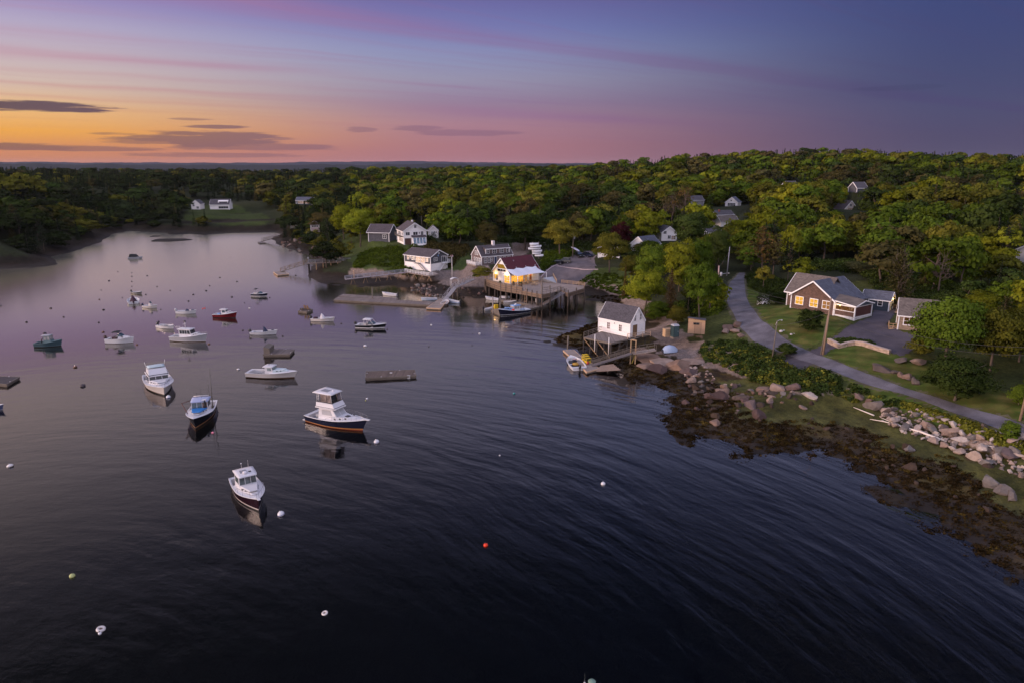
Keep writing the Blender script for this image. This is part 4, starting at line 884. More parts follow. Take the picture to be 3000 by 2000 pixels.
def build_buoys():
    looks = {'white': WHITE, 'half': mat('weathered white buoy', (.62, .58, .56), .5, var=.2, scale=3), 'band': WHITE, 'ring': CREAM, 'orange': ORANGE, 'pink': PINKB, 'dark': mat('fouled dark buoy', (.055, .042, .045), .7, var=.3, scale=4), 'brown': mat('stained tan buoy', (.14, .075, .05), .7, var=.3, scale=4),
             'green': mat('yellow green float', (.38, .40, .16), .6, var=.3, scale=4), 'teal': mat('teal float', (.04, .20, .20), .6, var=.2, scale=4)}
    band = mat('blue buoy band', (.05, .09, .30), .5); dk = looks['dark']
    for px, py, rad, look, label in BUOYS:
        p = P(px, py, .15); o = None
        if look == 'ring':
            mb = MB(); n = 16; rows = []
            for i in range(n + 1):
                a = 2 * pi * i / n; rows.append([((rad * .68 + rad * .34 * cos(b)) * cos(a), (rad * .68 + rad * .34 * cos(b)) * sin(a), rad * .34 * sin(b)) for b in [2 * pi * k / 8 for k in range(9)]])
            mb.loft(rows); o = mb.build('mooring_buoy', looks[look]); MB().tube([(0, 0, -rad), (0, 0, rad * .1)], rad * .32, 8).build('centre_core', looks['brown'], o)
        else:
            flat = .62 if look in ('dark', 'brown', 'half') else .9
            o = MB().ball((0, 0, 0), rad, 14, 9, flat).build('mooring_buoy', looks[look])
            if look == 'band': MB().lathe([(rad * 1.0, -rad * .07), (rad * 1.012, 0), (rad * 1.0, rad * .07)], (0, 0, 0), 18).build('painted_band', band, o)
            if look in ('half', 'band'): MB().lathe([(rad * .80, -rad * .60), (rad * 1.0, -rad * .28)], (0, 0, 0), 16).build('waterline_band', dk, o)
            MB().tube([(0, 0, rad * flat * .9), (0, 0, rad * flat + .10)], .035, 6).build('lifting_eye', STEEL if rad > .25 else dk, o)
        o.location = (p.x, p.y, rad * (.25 if look != 'ring' else .15)); o.rotation_euler = (rng.uniform(-.25, .25), rng.uniform(-.25, .25), rng.uniform(0, 6))
        tag(o, label, 'buoy', 'mooring buoys floating in the cove')
# ---------------------------------------------------------------- building kit
WCLAP = mat('white clapboard', (.84, .80, .78), .6, var=.07, scale=.5, kind='clap', period=.16)
WTRIM = mat('white trim paint', (.78, .76, .76), .5, var=.06, bump=.1)
GSHING = mat('dark grey shingle wall', (.075, .075, .088), .85, var=.3, scale=.8, kind='shingle', period=.2)
BSHING = mat('brown shingle wall', (.115, .066, .050), .85, var=.3, scale=.8, kind='shingle', period=.2)
MSHING = mat('mauve brown shingle wall', (.15, .11, .105), .85, var=.3, scale=.8, kind='shingle', period=.2)
TSHING = mat('tan cedar shingle wall', (.27, .20, .145), .85, var=.3, scale=.8, kind='shingle', period=.2)
PLY = mat('bare plywood', (.38, .24, .15), .8, var=.2, scale=.8, kind='vert', period=1.2)
BLUESH = mat('slate blue siding', (.045, .06, .08), .7, var=.15, kind='clap', period=.16)
REDSH = mat('barn red siding', (.16, .045, .04), .75, var=.2, kind='clap', period=.16)
RGREY = mat('grey asphalt shingles', (.066, .060, .070), .9, var=.28, scale=.7, kind='shingle', period=.17)
RDARK = mat('charcoal brown shingles', (.068, .055, .060), .9, var=.28, scale=.7, kind='shingle', period=.17)
RBLUE = mat('blue grey shingles', (.078, .082, .108), .9, var=.24, scale=.7, kind='shingle', period=.17)
RTAN = mat('tan grey shingles', (.118, .096, .085), .9, var=.28, scale=.7, kind='shingle', period=.17)
RRED = mat('maroon metal roof', (.075, .007, .014), .6, var=.18, scale=.7, kind='shingle', period=.3)
CONC = mat('concrete footing', (.30, .28, .26), .9, var=.2)
BRICK = mat('white painted brick', (.70, .64, .64), .7, var=.15)
DOORB = mat('brown plank door', (.16, .095, .05), .7, var=.25, kind='vert', period=.2)
DOORN = mat('navy door', (.02, .035, .09), .5)
DOORO = mat('warm wood door', (.26, .09, .03), .5)
DWOOD = mat('weathered deck boards', (.255, .205, .178), .85, var=.3, scale=.5, kind='plankx', period=.16)
FWOOD = mat('float deck boards', (.165, .132, .118), .85, var=.3, scale=.5, kind='planky', period=.16)
OLDW = mat('old grey timber', (.14, .115, .095), .9, var=.35, scale=1)
DARKW = mat('wet dark pile timber', (.035, .028, .024), .8, var=.4, scale=1)
LTWOOD = mat('honey coloured timber', (.42, .28, .16), .8, var=.25, scale=1)
PINEW = mat('pale pine rail', (.50, .33, .21), .8, var=.25, scale=1)
ALU = mat('galvanised metal', (.42, .40, .42), .45, .7, var=.12, scale=3)
GLSH = glass('house window glass', (.03, .032, .036))
GLSK = glass('window with painted pink sky', (.34, .24, .17))  # pink sky reflection painted into the glass colour
LITW = lit('lamp lit window', (1.0, .48, .06), .95, .95)
LITD = lit('dim lamp lit window', (1.0, .42, .10), .35)
LITS = lit('bright doorway glow', (1.0, .40, .025), 1.25, .95)
LAMP = lit('porch lamp', (1.0, .62, .18), 14, .0)

class Bld:
    """gabled building: local x runs along the ridge from corner A, local y (times sy) across it"""
    def __init__(s, name, label, A, z, ang, L, W, sy, hw, rise, wall, roof, cat='house', trim=WTRIM, over=.30, group='houses around the harbour', z0=-.6, roofth=.14, pad=True, wallname='wall'):
        p = P(A[0], A[1], z); s.p = p; s.L, s.W, s.sy, s.hw, s.rise, s.over = L, W, sy, hw, rise, over
        s.r = thing(name, label, cat, (p.x, p.y, z), radians(ang), group); s.z = z
        Y = W * sy; r = s.r
        prof = [(0, z0), (Y, z0), (Y, hw), (Y / 2, hw + rise), (0, hw)]
        if rise > 0.01:
            MB().add([(0, y, zz) for y, zz in prof] + [(L, y, zz) for y, zz in prof], [(0, 1, 2, 3, 4), (9, 8, 7, 6, 5)] + [(i, (i + 1) % 5, 5 + (i + 1) % 5, 5 + i) for i in (0, 1, 4)] + [(2, 3, 8, 7), (3, 4, 9, 8)]).build(wallname, wall, r)
            s.roof = s.gable_roof(-over, L + over, 0, W, hw, rise, roof, roofth)
            mb = MB(); sl = rise / (W / 2)
            for xx in (-over - .03, L + over + .03):
                for a in (0, 1):
                    y0 = -over if a == 0 else W + over; ya = y0 * sy; zb = hw - over * sl
                    mb.bar((xx, ya, zb - .02), (xx, Y / 2, hw + rise - .02), .06, .24)
            for ya in (-over, W + over): mb.bar((-over, ya * sy, hw - over * sl), (L + over, ya * sy, hw - over * sl), .10, .18)
            for xx in (0, L):
                for yy in (0, Y): mb.box(xx - .09, xx + .09, yy - .09, yy + .09, z0 * .3, hw - .08)
            mb.build('trim', trim, r)
        if pad: PADS.append((*((Matrix.Rotation(radians(ang), 3, 'Z') @ Vector((L / 2, Y / 2, 0)) + p)[:2]), max(L, W) * .6, z - .05))
    def gable_roof(s, x0, x1, ya, yb, hw, rise, m, th=.14, name='roof', parent=None):
        sy = s.sy; o = s.over; w = (yb - ya) / 2; sl = rise / w; ym = (ya + yb) / 2
        def slab(y0):
            zz = hw - o * sl
            return [(x0, y0 * sy, zz), (x1, y0 * sy, zz), (x1, ym * sy, hw + rise), (x0, ym * sy, hw + rise)]
        mb = MB()
        for y0 in (ya - o, yb + o):
            q = slab(y0); mb.hexa([(a, b, c + .01) for a, b, c in q] + [(a, b, c + th) for a, b, c in q])
        return mb.build(name, m, parent or s.r)
    def face(s, f):
        Y = s.W * s.sy
        return {'front': (Vector((0, 0, 0)), Vector((1, 0, 0)), Vector((0, -s.sy, 0))), 'rear': (Vector((0, Y, 0)), Vector((1, 0, 0)), Vector((0, s.sy, 0))),
                'gable': (Vector((0, 0, 0)), Vector((0, s.sy, 0)), Vector((-1, 0, 0))), 'far': (Vector((s.L, 0, 0)), Vector((0, s.sy, 0)), Vector((1, 0, 0)))}[f]
    def win(s, f, u0, u1, v0, v1, pane_m=GLSH, cols=2, rows=2, frame=WTRIM, name='window', fw=.09, off=Vector((0, 0, 0)), lab=None):
        o, u, n = s.face(f); o = o + off; z = Vector((0, 0, 1)); mb = MB()
        bar = lambda a0, a1, b0, b1, d=.06: mb.hexa([o + u * a + z * b + n * k for k, (a, b) in [(0.002, (a0, b0)), (0.002, (a1, b0)), (d, (a1, b0)), (d, (a0, b0)), (0.002, (a0, b1)), (0.002, (a1, b1)), (d, (a1, b1)), (d, (a0, b1))]])
        bar(u0 - fw, u1 + fw, v0 - fw, v0); bar(u0 - fw, u1 + fw, v1, v1 + fw); bar(u0 - fw, u0, v0, v1); bar(u1, u1 + fw, v0, v1)
        for i in range(1, cols): c = u0 + (u1 - u0) * i / cols; bar(c - .035, c + .035, v0, v1, .05)
        for i in range(1, rows): c = v0 + (v1 - v0) * i / rows; bar(u0, u1, c - .025, c + .025, .045)
        w = mb.build(name, frame, s.r)
        if lab: w['label'] = lab
        MB().hexa([o + u * a + z * b + n * k for k, (a, b) in [(0.004, (u0, v0)), (0.004, (u1, v0)), (.03, (u1, v0)), (.03, (u0, v0)), (0.004, (u0, v1)), (0.004, (u1, v1)), (.03, (u1, v1)), (.03, (u0, v1))]]).build('pane', pane_m, w)
        return w
    def door(s, f, u0, u1, v1, m, v0=0.0, frame=WTRIM, name='door'):
        o, u, n = s.face(f); z = Vector((0, 0, 1)); mb = MB(); fr = MB()
        bx = lambda b, a0, a1, b0, b1, d0, d1: b.hexa([o + u * a + z * q + n * k for k, (a, q) in [(d0, (a0, b0)), (d0, (a1, b0)), (d1, (a1, b0)), (d1, (a0, b0)), (d0, (a0, b1)), (d0, (a1, b1)), (d1, (a1, b1)), (d1, (a0, b1))]])
        bx(mb, u0, u1, v0, v1, .003, .05); d = mb.build(name, m, s.r)
        for a, b, c, e in ((u0 - .1, u0, v0, v1 + .1), (u1, u1 + .1, v0, v1 + .1), (u0, u1, v1, v1 + .1)): bx(fr, a, b, c, e, .003, .07)
        fr.build('door_frame', frame, d); o2 = o + u * (u1 - .12) + z * (v0 + 1.0) + n * .08
        MB().ball(o2, .05, 6, 4).build('handle', STEEL, d)
        return d
    def band(s, f, v0, v1, m, name, u0=0.0, u1=None, d=.04, e=0.0):
        o, u, n = s.face(f); z = Vector((0, 0, 1)); u1 = (s.L if f in ('front', 'rear') else s.W) if u1 is None else u1; mb = MB()
        mb.hexa([o + u * a + z * q + n * k for k, (a, q) in [(-.02, (u0 - e, v0)), (-.02, (u1 + e, v0)), (d, (u1 + e, v0)), (d, (u0 - e, v0)), (-.02, (u0 - e, v1)), (-.02, (u1 + e, v1)), (d, (u1 + e, v1)), (d, (u0 - e, v1))]])
        return mb.build(name, m, s.r)
    def chimney(s, x, y, h, m=BRICK, w=.5):
        zz = s.hw + s.rise * (1 - abs(y - s.W / 2) / (s.W / 2))
        c = MB().box(x - w / 2, x + w / 2, y * s.sy - w / 2, y * s.sy + w / 2, zz - .6, zz + h).build('chimney', m, s.roof)
        return c
    def loc(s, x, y, z=0.0): return s.r.matrix_basis @ Vector((x, y * s.sy, z))
def rails(pts, m, parent, name='railing', h=1.0, post=.09, n_rails=2, spacing=1.6, balusters=False):
    """posts and rails along a 3-D polyline (relative to parent)"""
    mb = MB()
    for a, b in zip(pts[:-1], pts[1:]):
        a = Vector(a); b = Vector(b); k = max(1, int(round((b - a).length / spacing)))
        for i in range(k + 1): p = a.lerp(b, i / k); mb.bar(p, p + Vector((0, 0, h)), post)
        for j in range(n_rails):
            hh = h - .04 - j * (h * .9 / max(1, n_rails)); mb.bar(a + Vector((0, 0, hh)), b + Vector((0, 0, hh)), post * (1.0 if j == 0 else .6), post * .8)
        if balusters:
            for i in range(int((b - a).length / .16)): p = a.lerp(b, (i + .5) * .16 / (b - a).length); mb.bar(p + Vector((0, 0, .1)), p + Vector((0, 0, h - .05)), .04)
    return mb.build(name, m, parent)
def steps(o, direc, side, n, rise, run, w, m, parent, name='steps'):
    mb = MB(); d = Vector(direc).normalized(); q = Vector(side).normalized()
    for i in range(n):
        a = Vector(o) + d * run * i - Vector((0, 0, rise * (i + 1)))
        mb.hexa([a - q * w / 2 - Vector((0, 0, .06)), a + d * run - q * w / 2 - Vector((0, 0, .06)), a + d * run + q * w / 2 - Vector((0, 0, .06)), a + q * w / 2 - Vector((0, 0, .06)), a - q * w / 2, a + d * run - q * w / 2, a + d * run + q * w / 2, a + q * w / 2])
    for sd in (-1, 1): mb.bar(Vector(o) + q * sd * w / 2 - Vector((0, 0, .2)), Vector(o) + d * run * n + q * sd * w / 2 - Vector((0, 0, rise * n + .1)), .05, .22)
    return mb.build(name, m, parent)
def lamp_light(p, e, col=(1.0, .58, .18), r=.12):
    l = bpy.data.lights.new('lamp', 'POINT'); l.energy = e; l.color = col; l.shadow_soft_size = r
    o = bpy.data.objects.new('lamp', l); COL.objects.link(o); o.location = p; return o

PROTECT = []   # photo rectangles that trees in front must leave open: x0,x1,y0,y1,distance
def protect(x0, x1, y0, y1, dist): PROTECT.append((x0, x1, y0, y1, dist))

def build_houses():
    # ---- white boathouse on the granite ledge
    b = Bld('boathouse', 'white clapboard boathouse with grey roof on the pier by the granite ledge', (1845, 988), 3.3, 133, 7.7, 4.5, -1, 2.65, 2.75, WCLAP, RGREY, 'boathouse', over=.12, pad=False)
    for u in (2.0, 4.9): b.win('front', u, u + .62, .75, 2.0, GLST, 2, 3)
    b.win('front', 3.7, 3.85, 1.95, 2.2, BLK, 1, 1, fw=.03, name='vent')
    b.door('gable', .75, 2.15, 2.2, DOORB, name='barn_door'); b.door('gable', 3.05, 3.75, 1.95, WTRIM)
    for u in (1.15, 2.85): b.win('gable', u, u + .5, 2.95, 4.1, GLSH, 2, 2, fw=.04)
    protect(1755, 1905, 890, 1000, 128)
    # ---- tan lean-to shed, portable toilet, crate
    p = P(2014.5, 969, 4.5); q = P(2064.5, 972, 4.5); d = q - p; Lf = d.length
    r = thing('tool_shed', 'bare plywood lean-to shed with a narrow dark window by the bend of the road', 'shed', p, atan2(d.y, d.x), 'sheds'); W = 3.2
    MB().hexa([(0, 0, -.5), (Lf, 0, -.5), (Lf, W, -.5), (0, W, -.5), (0, 0, 2.5), (Lf, 0, 2.15), (Lf, W, 1.75), (0, W, 1.9)]).build('wall', PLY, r)
    MB().hexa([(-.15, -.2, 2.5), (Lf + .12, -.2, 2.14), (Lf + .12, W + .2, 1.76), (-.15, W + .2, 1.9), (-.15, -.2, 2.58), (Lf + .12, -.2, 2.22), (Lf + .12, W + .2, 1.84), (-.15, W + .2, 1.98)]).build('roof', RGREY, r)
    MB().box(0.02, Lf - .02, -.03, -.005, 1.8, 2.12).build('fascia_board', LTWOOD, r)
    w = MB().box(Lf * .30, Lf * .66, -.05, -.006, 1.25, 1.68).build('window', OLDW, r); MB().box(Lf * .33, Lf * .47, -.06, -.051, 1.29, 1.64).build('pane', GLSH, w); MB().box(Lf * .49, Lf * .63, -.06, -.051, 1.29, 1.64).build('pane', GLSH, w)
    MB().box(Lf + .003, Lf + .02, .05, W - .05, -.3, 1.72).build('side_panel', MSHING, r)
    protect(2005, 2100, 925, 985, 138)
    p = P(1976, 985, 4.0); r = thing('portable_toilet', 'dark green portable toilet with white roof beside the wooden crate', 'portable toilet', p, radians(20))
    TG = mat('dark green plastic', (.018, .042, .048), .45, var=.1, kind='vert', period=.12); MB().box(-.58, .58, -.58, .58, 0, 2.05).build('body', TG, r)
    MB().add([(-.62, -.62, 2.05), (.62, -.62, 2.05), (.62, .62, 2.05), (-.62, .62, 2.05), (-.5, -.35, 2.32), (.5, -.35, 2.32), (.5, .35, 2.32), (-.5, .35, 2.32)], [(3, 2, 1, 0), (4, 5, 6, 7), (0, 1, 5, 4), (1, 2, 6, 5), (2, 3, 7, 6), (3, 0, 4, 7)]).build('roof', GREYW, r)
    d_ = MB().box(-.44, .44, -.62, -.585, .1, 1.95).build('door', mat('paler green door', (.05, .085, .09), .5), r); MB().box(.26, .34, -.66, -.621, .95, 1.1).build('handle', GREYW, d_)
    MB().box(-.66, .66, -.66, .66, -.35, 0).build('skid_base', OLDW, r); protect(1958, 1992, 945, 990, 137)
    p = P(1955, 982, 4.0); r = thing('plywood_crate', 'open wooden crate standing left of the portable toilet', 'crate', p, radians(18)); mb = MB()
    mb.box(-.75, .75, -.5, .5, -.2, 1.25).build('box', LTWOOD, r)
    mb = MB(); [mb.box(-.78, .78, -.56, -.51, z, z + .12) for z in (.05, .45, .85, 1.12)]; mb.build('slats', PINEW, r)
    # ---- restaurant with the red roof
    b = Bld('restaurant', 'white restaurant with steep maroon roof, lit windows and sail canopy on the wharf', (1495, 832), 3.62, 41, 10.6, 7.2, 1, 2.9, 3.7, WCLAP, RRED, 'restaurant', over=.42, pad=False, z0=-.1)
    b.band('gable', 3.0, 5.05, mat('painted balcony shade', (.10, .07, .04), .9), 'balcony_shade_panel', 1.75, 5.45, .02)  # flat dark panel paints the shade inside the balcony
    b.win('gable', 1.85, 5.35, 3.75, 4.95, lit('golden balcony glow', (1.0, .50, .06), .30, .8), 1, 1, name='balcony_opening'); b.win('gable', 1.85, 5.35, 3.0, 3.6, GLSH, 3, 1, name='balcony_rail', fw=.07)
    b.band('gable', 5.1, 5.3, WTRIM, 'collar_tie', 2.2, 5.0, .06)
    b.win('gable', 5.3, 6.6, .75, 1.9, LITW, 3, 2, frame=LTWOOD); b.win('gable', .3, 2.4, .1, 2.1, LITS, 3, 3, name='glazed_door')
    b.win('front', .4, 4.6, .25, 2.05, LITS, 6, 3, name='glazed_wall'); b.door('front', 7.0, 7.8, 2.0, DOORO); b.win('front', 5.3, 6.1, .2, 2.0, LITD, 1, 2)
    for f, u, v in (('gable', 6.0, 2.25), ('gable', 1.3, 2.42), ('front', 2.4, 2.35), ('front', 7.4, 2.4)):
        o, uu, n = b.face(f); c = o + uu * u + n * .16 + Vector((0, 0, v)); MB().lathe([(.04, .10), (.13, .0), (.03, -.04)], c, 8).build('wall_lamp', LAMP, b.r)
        lamp_light(b.r.matrix_basis @ (c + n * .35 + Vector((0, 0, -.1))), 75)
    mb = MB(); NS = 22; rows = []   # sail canopy over the deck
    for i in range(NS + 1):
        u = i / NS; x = -.5 + 10.6 * u; scal = 1 - abs(2 * ((u * 3) % 1) - 1)
        yi = 1.0 - 1.15 * scal ** .7 * .8; yo = -3.6 + .55 * sin(pi * u) ; rows.append([(x, (yi + (yo - yi) * k), 3.75 + (2.55 - 3.75) * k - .28 * sin(pi * k) + (.22 if k == 0 else 0) * (1 - scal)) for k in (0, .2, .4, .6, .8, 1)])
    mb.loft(rows); mb.loft([[(p[0], p[1], p[2] - .03) for p in q] for q in rows]); mb.build('sail_canopy', mat('white sail cloth', (.66, .66, .72), .7, var=.05), b.r)
    for x in (-.5, 10.1): MB().tube([(x, -3.6, -.05), (x, -3.62, 2.62)], .11, 8).build('canopy_post', PIPE, b.r)
    for i in range(4): MB().ball((-.5 + 10.6 * i / 3, 1.05, 4.1), .13, 7, 4).build('canopy_anchor', WHITE, b.r)
    b.chimney(3.4, 2.6, .3, ALU, .25)
    protect(1435, 1580, 745, 840, 180); REST = b
    # ---- grey over white harbour building
    b = Bld('harbour_building', 'grey over white harbour office with wide windows facing the water', (1262, 795), 3.7, 143, 11.0, 7.4, -1, 4.3, 1.75, WCLAP, RDARK, 'building', over=.35, wallname='lower_wall')
    for f in ('front', 'gable'): b.band(f, 2.15, 4.26, GSHING, 'upper_wall', .1)
    o, u, n = b.face('gable'); MB().add([tuple(o + u * a + Vector((0, 0, c)) + n * k) for k in (-.02, .04) for a, c in ((0, 4.26), (b.W, 4.26), (b.W / 2, 4.26 + 1.72))], [(0, 1, 2), (5, 4, 3), (0, 3, 4, 1), (1, 4, 5, 2), (2, 5, 3, 0)]).build('gable_wall', GSHING, b.r)
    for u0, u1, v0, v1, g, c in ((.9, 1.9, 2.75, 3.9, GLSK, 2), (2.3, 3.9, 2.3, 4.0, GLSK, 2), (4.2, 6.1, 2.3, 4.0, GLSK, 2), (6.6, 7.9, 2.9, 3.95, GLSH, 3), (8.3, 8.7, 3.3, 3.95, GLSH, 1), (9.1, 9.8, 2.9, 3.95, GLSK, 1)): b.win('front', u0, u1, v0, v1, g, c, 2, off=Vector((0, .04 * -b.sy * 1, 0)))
    b.win('gable', 1.5, 2.9, 2.9, 3.8, GLSH, 3, 2, off=Vector((-.04, 0, 0))); b.win('gable', 5.0, 6.6, 2.2, 4.0, GLSH, 2, 1, off=Vector((-.04, 0, 0)), name='glazed_door'); b.win('gable', 3.6, 3.9, 4.9, 5.3, WTRIM, 1, 1, off=Vector((-.05, 0, 0)), name='vent', fw=.04)
    MB().add([(-.10, -3.5, 4.75), (-.10, -3.05, 4.45), (-.10, -3.5, 4.0), (-.16, -3.5, 4.75), (-.16, -3.05, 4.45), (-.16, -3.5, 4.0)], [(0, 1, 2), (5, 4, 3), (0, 3, 4, 1), (1, 4, 5, 2), (2, 5, 3, 0)]).build('pennant', PALEBLUE, b.r)
    MB().box(-1.5, -.05, -7.4, -4.7, 2.0, 2.12).build('landing', WTRIM, b.r); rails([(-1.5, -5.9, 2.12), (-1.5, -7.4, 2.12), (-.1, -7.4, 2.12)], WTRIM, b.r, h=.9, spacing=.8); steps((-1.0, -4.7, 2.1), (0, 1, 0), (1, 0, 0), 9, .22, .27, 1.0, WTRIM, b.r); steps((4.2, .55, 2.1), (-1, 0, 0), (0, 1, 0), 9, .22, .28, .9, mat('grey stair treads', (.30, .28, .30), .7), b.r); MB().box(4.2, 6.2, .05, 1.0, 1.98, 2.1).build('landing', OLDW, b.r)
    protect(1175, 1320, 725, 805, 203)
    # ---- Cape house with the long dormer
    b = Bld('cape_house', 'mauve shingled cape house with long dormer, white chimney and navy door', (1411, 777), 6.7, 32, 10.6, 5.9, 1, 2.45, 2.75, MSHING, RDARK, over=.16)
    for u in (.9, 2.2): b.win('front', u, u + .75, .55, 1.9)
    b.win('front', 3.2, 3.6, .9, 1.8, GLSH, 1, 2); b.door('front', 4.3, 5.1, 2.05, DOORN)
    for u in (6.0, 7.4, 9.0): b.win('front', u, u + .75, .55, 1.9)
    for u in (.5, 1.4, 2.5, 3.8): b.win('gable', u, u + .6, .35, 1.8)
    for u in (2.05, 3.2): b.win('gable', u, u + .6, 2.75, 3.8)
    D = MB().hexa([(1.7, .55, 2.7), (9.9, .55, 2.7), (9.9, 2.9, 2.7), (1.7, 2.9, 2.7), (1.7, .55, 4.42), (9.9, .55, 4.42), (9.9, 2.9, 5.06), (1.7, 2.9, 5.06)]).build('dormer', MSHING, b.r)
    MB().hexa([(1.5, .3, 4.36), (10.1, .3, 4.36), (10.1, 3.0, 5.1), (1.5, 3.0, 5.1), (1.5, .3, 4.48), (10.1, .3, 4.48), (10.1, 3.0, 5.22), (1.5, 3.0, 5.22)]).build('dormer_roof', RDARK, b.r)
    mb = MB(); mb.box(1.62, 1.80, .46, .56, 2.7, 4.4); mb.box(9.8, 9.98, .46, .56, 2.7, 4.4); mb.box(1.5, 10.1, .26, .34, 4.3, 4.5); mb.build('dormer_trim', WTRIM, b.r)
    for u0, u1 in ((2.2, 2.85), (4.1, 5.3), (6.6, 7.8), (8.8, 9.4)): b.win('front', u0, u1, 3.1, 4.1, off=Vector((0, .55, 0)), cols=2 if u1 - u0 > 1 else 1)
    b.chimney(5.6, 2.9, 1.3, BRICK, .75); MB().box(-2.0, -.05, .0, 5.4, -.3, .0).build('porch_deck', DWOOD, b.r); rails([(-.1, -.1, 0), (-2.0, -.1, 0), (-2.0, 5.4, 0), (-.1, 5.4, 0)], WTRIM, b.r, h=.95, spacing=1.2, balusters=True)
    protect(1362, 1500, 715, 785, 197)
    # ---- tall white house with sunroom
    b = Bld('white_house', 'tall white house with glazed blue sunroom on the grassy slope', (1184, 717), 9.3, 112, 9.5, 7.6, -1, 4.5, 2.5, WCLAP, RDARK, over=.4)
    for u in (.8, 3.4, 5.2, 6.6): b.win('front', u, u + 1.0, 2.9, 3.9, GLSH, 2, 1)
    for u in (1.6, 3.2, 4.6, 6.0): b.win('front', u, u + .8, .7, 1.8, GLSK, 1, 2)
    MB().box(0, 8.5, .02, 1.2, 2.45, 2.6).build('balcony', OLDW, b.r); rails([(0, 1.2, 2.6), (8.5, 1.2, 2.6)], OLDW, b.r, h=.8)
    for u0, u1, v0, v1 in ((.7, 2.0, 3.0, 4.0), (3.2, 4.7, 3.0, 4.0), (5.1, 5.5, 3.3, 4.0), (5.8, 6.6, 2.8, 4.1), (3.6, 4.3, 5.3, 6.2)): b.win('gable', u0, u1, v0, v1, GLSH, 2, 1)
    b.band('gable', -.1, 2.0, mat('painted porch shade', (.07, .035, .03), .9), 'porch_shade_panel', .3, 2.4, .03)  # flat dark panel on the wall paints the porch shade
    S = MB().hexa([(-1.9, -2.7, -.3), (0, -2.7, -.3), (0, -7.2, -.3), (-1.9, -7.2, -.3), (-1.0, -2.7, 2.3), (0, -2.7, 2.5), (0, -7.2, 2.5), (-1.0, -7.2, 2.3)]).build('sunroom', WCLAP, b.r)
    for i in range(4): y = -2.9 - i * 1.07; MB().hexa(quad_pane(((-1.9, y - .95, -.3), (-1.9, y, -.3), (-1.0, y, 2.3), (-1.0, y - .95, 2.3)), .03, .97, .22, .95, .02)).build('glass_panel', glass('blue sunroom glass', (.12, .18, .24)), b.r)
    MB().hexa([(-1.15, -2.5, 2.28), (0, -2.5, 2.52), (0, -7.4, 2.52), (-1.15, -7.4, 2.28), (-1.15, -2.5, 2.4), (0, -2.5, 2.95), (0, -7.4, 2.95), (-1.15, -7.4, 2.4)]).build('sunroom_roof', RDARK, b.r)
    b.chimney(5, 4.2, .8, BRICK, .6); protect(1148, 1252, 650, 722, 226)
    b = Bld('grey_house', 'grey hip-roofed wing house left of the tall white house', (1140, 708), 9.4, 168, 7.5, 7, -1, 3.2, 2.3, GSHING, RDARK, over=.5); b.win('front', 1, 2.2, 1, 2.2); protect(1110, 1170, 652, 690, 232)
    b = Bld('garage', 'small white gabled garage right of the tall white house', (1256, 694), 10, 98, 4.5, 3.4, -1, 2.3, 1.5, WCLAP, RGREY, 'garage', over=.25); b.win('gable', .9, 2.4, .1, 1.8, GREYW, 1, 3, name='garage_door'); protect(1252, 1285, 670, 696, 245)
    # ---- house on the point and other houses among the trees
    b = Bld('cottage', 'narrow pinkish cottage with a band of windows on the wooded point', (911, 678), 7, 100, 6, 3.6, -1, 3.3, 1.3, mat('pink grey clapboard', (.40, .30, .30), .7, kind='clap'), RGREY); b.win('gable', .4, 3.2, 1.7, 2.5, GLSH, 4, 1); protect(907, 935, 650, 678, 296)
    b = Bld('cottage', 'half hidden white cottage near the tip of the point', (850, 669), 5, 105, 5, 3.5, -1, 2.3, 1.2, WCLAP, RGREY); b.win('gable', 1, 2.4, .8, 1.8, GLSK); protect(846, 870, 656, 669, 310)
    b = Bld('shore_house', 'white house with grey roof and long dormer on the far lawn, right one', (616, 614), 6.2, 8, 12.3, 8, 1, 3.2, 3.2, WCLAP, RGREY); b.win('front', 5.5, 11.5, .5, 1.9, GLSH, 4, 1); MB().hexa([(5, 1.2, 3.2), (11.4, 1.2, 3.2), (11.4, 3.4, 3.2), (5, 3.4, 3.2), (5, 1.2, 5.2), (11.4, 1.2, 5.2), (11.4, 3.4, 5.9), (5, 3.4, 5.9)]).build('dormer', WCLAP, b.r); b.win('front', 5.8, 10.8, 3.9, 4.9, GLSH, 4, 1, off=Vector((0, 1.2, 0))); protect(614, 670, 584, 616, 460)
    b = Bld('shore_house', 'white gabled house on the far lawn, left of the big dormered one', (562, 614), 6.2, 95, 8, 5.5, -1, 3.6, 2.4, WCLAP, RGREY); b.win('gable', .8, 2, 2, 3.2); b.win('gable', 3.2, 4.6, .5, 1.8); protect(558, 586, 588, 616, 462)
    b = Bld('cottage', 'tiny white cottage in the shade of the left bank', (366, 634), 3, 80, 5, 3.8, -1, 2.2, 1.6, WCLAP, RGREY); b.win('gable', 1.2, 2.4, .8, 1.8); protect(352, 388, 618, 640, 380)
    b = Bld('hip_roof_house', 'low blue grey house above the point among dark trees', (868, 600), 13, 0, 9, 7, 1, 2.4, 1.6, BLUESH, RBLUE); b.win('front', 1, 7.5, .6, 1.8, GLSK, 5, 1); protect(866, 906, 582, 591, 400)
    b = Bld('white_house', 'white gabled house half behind the big round tree', (1938, 706), 9.3, 96, 8, 5.3, -1, 2.9, 2.0, WCLAP, RGREY); b.win('gable', .6, 1.6, 2.4, 3.3); b.win('gable', 2.2, 3.2, .7, 1.8); b.win('gable', 3.5, 4.8, .4, 1.7, GLSK); protect(1934, 1982, 664, 708, 237)
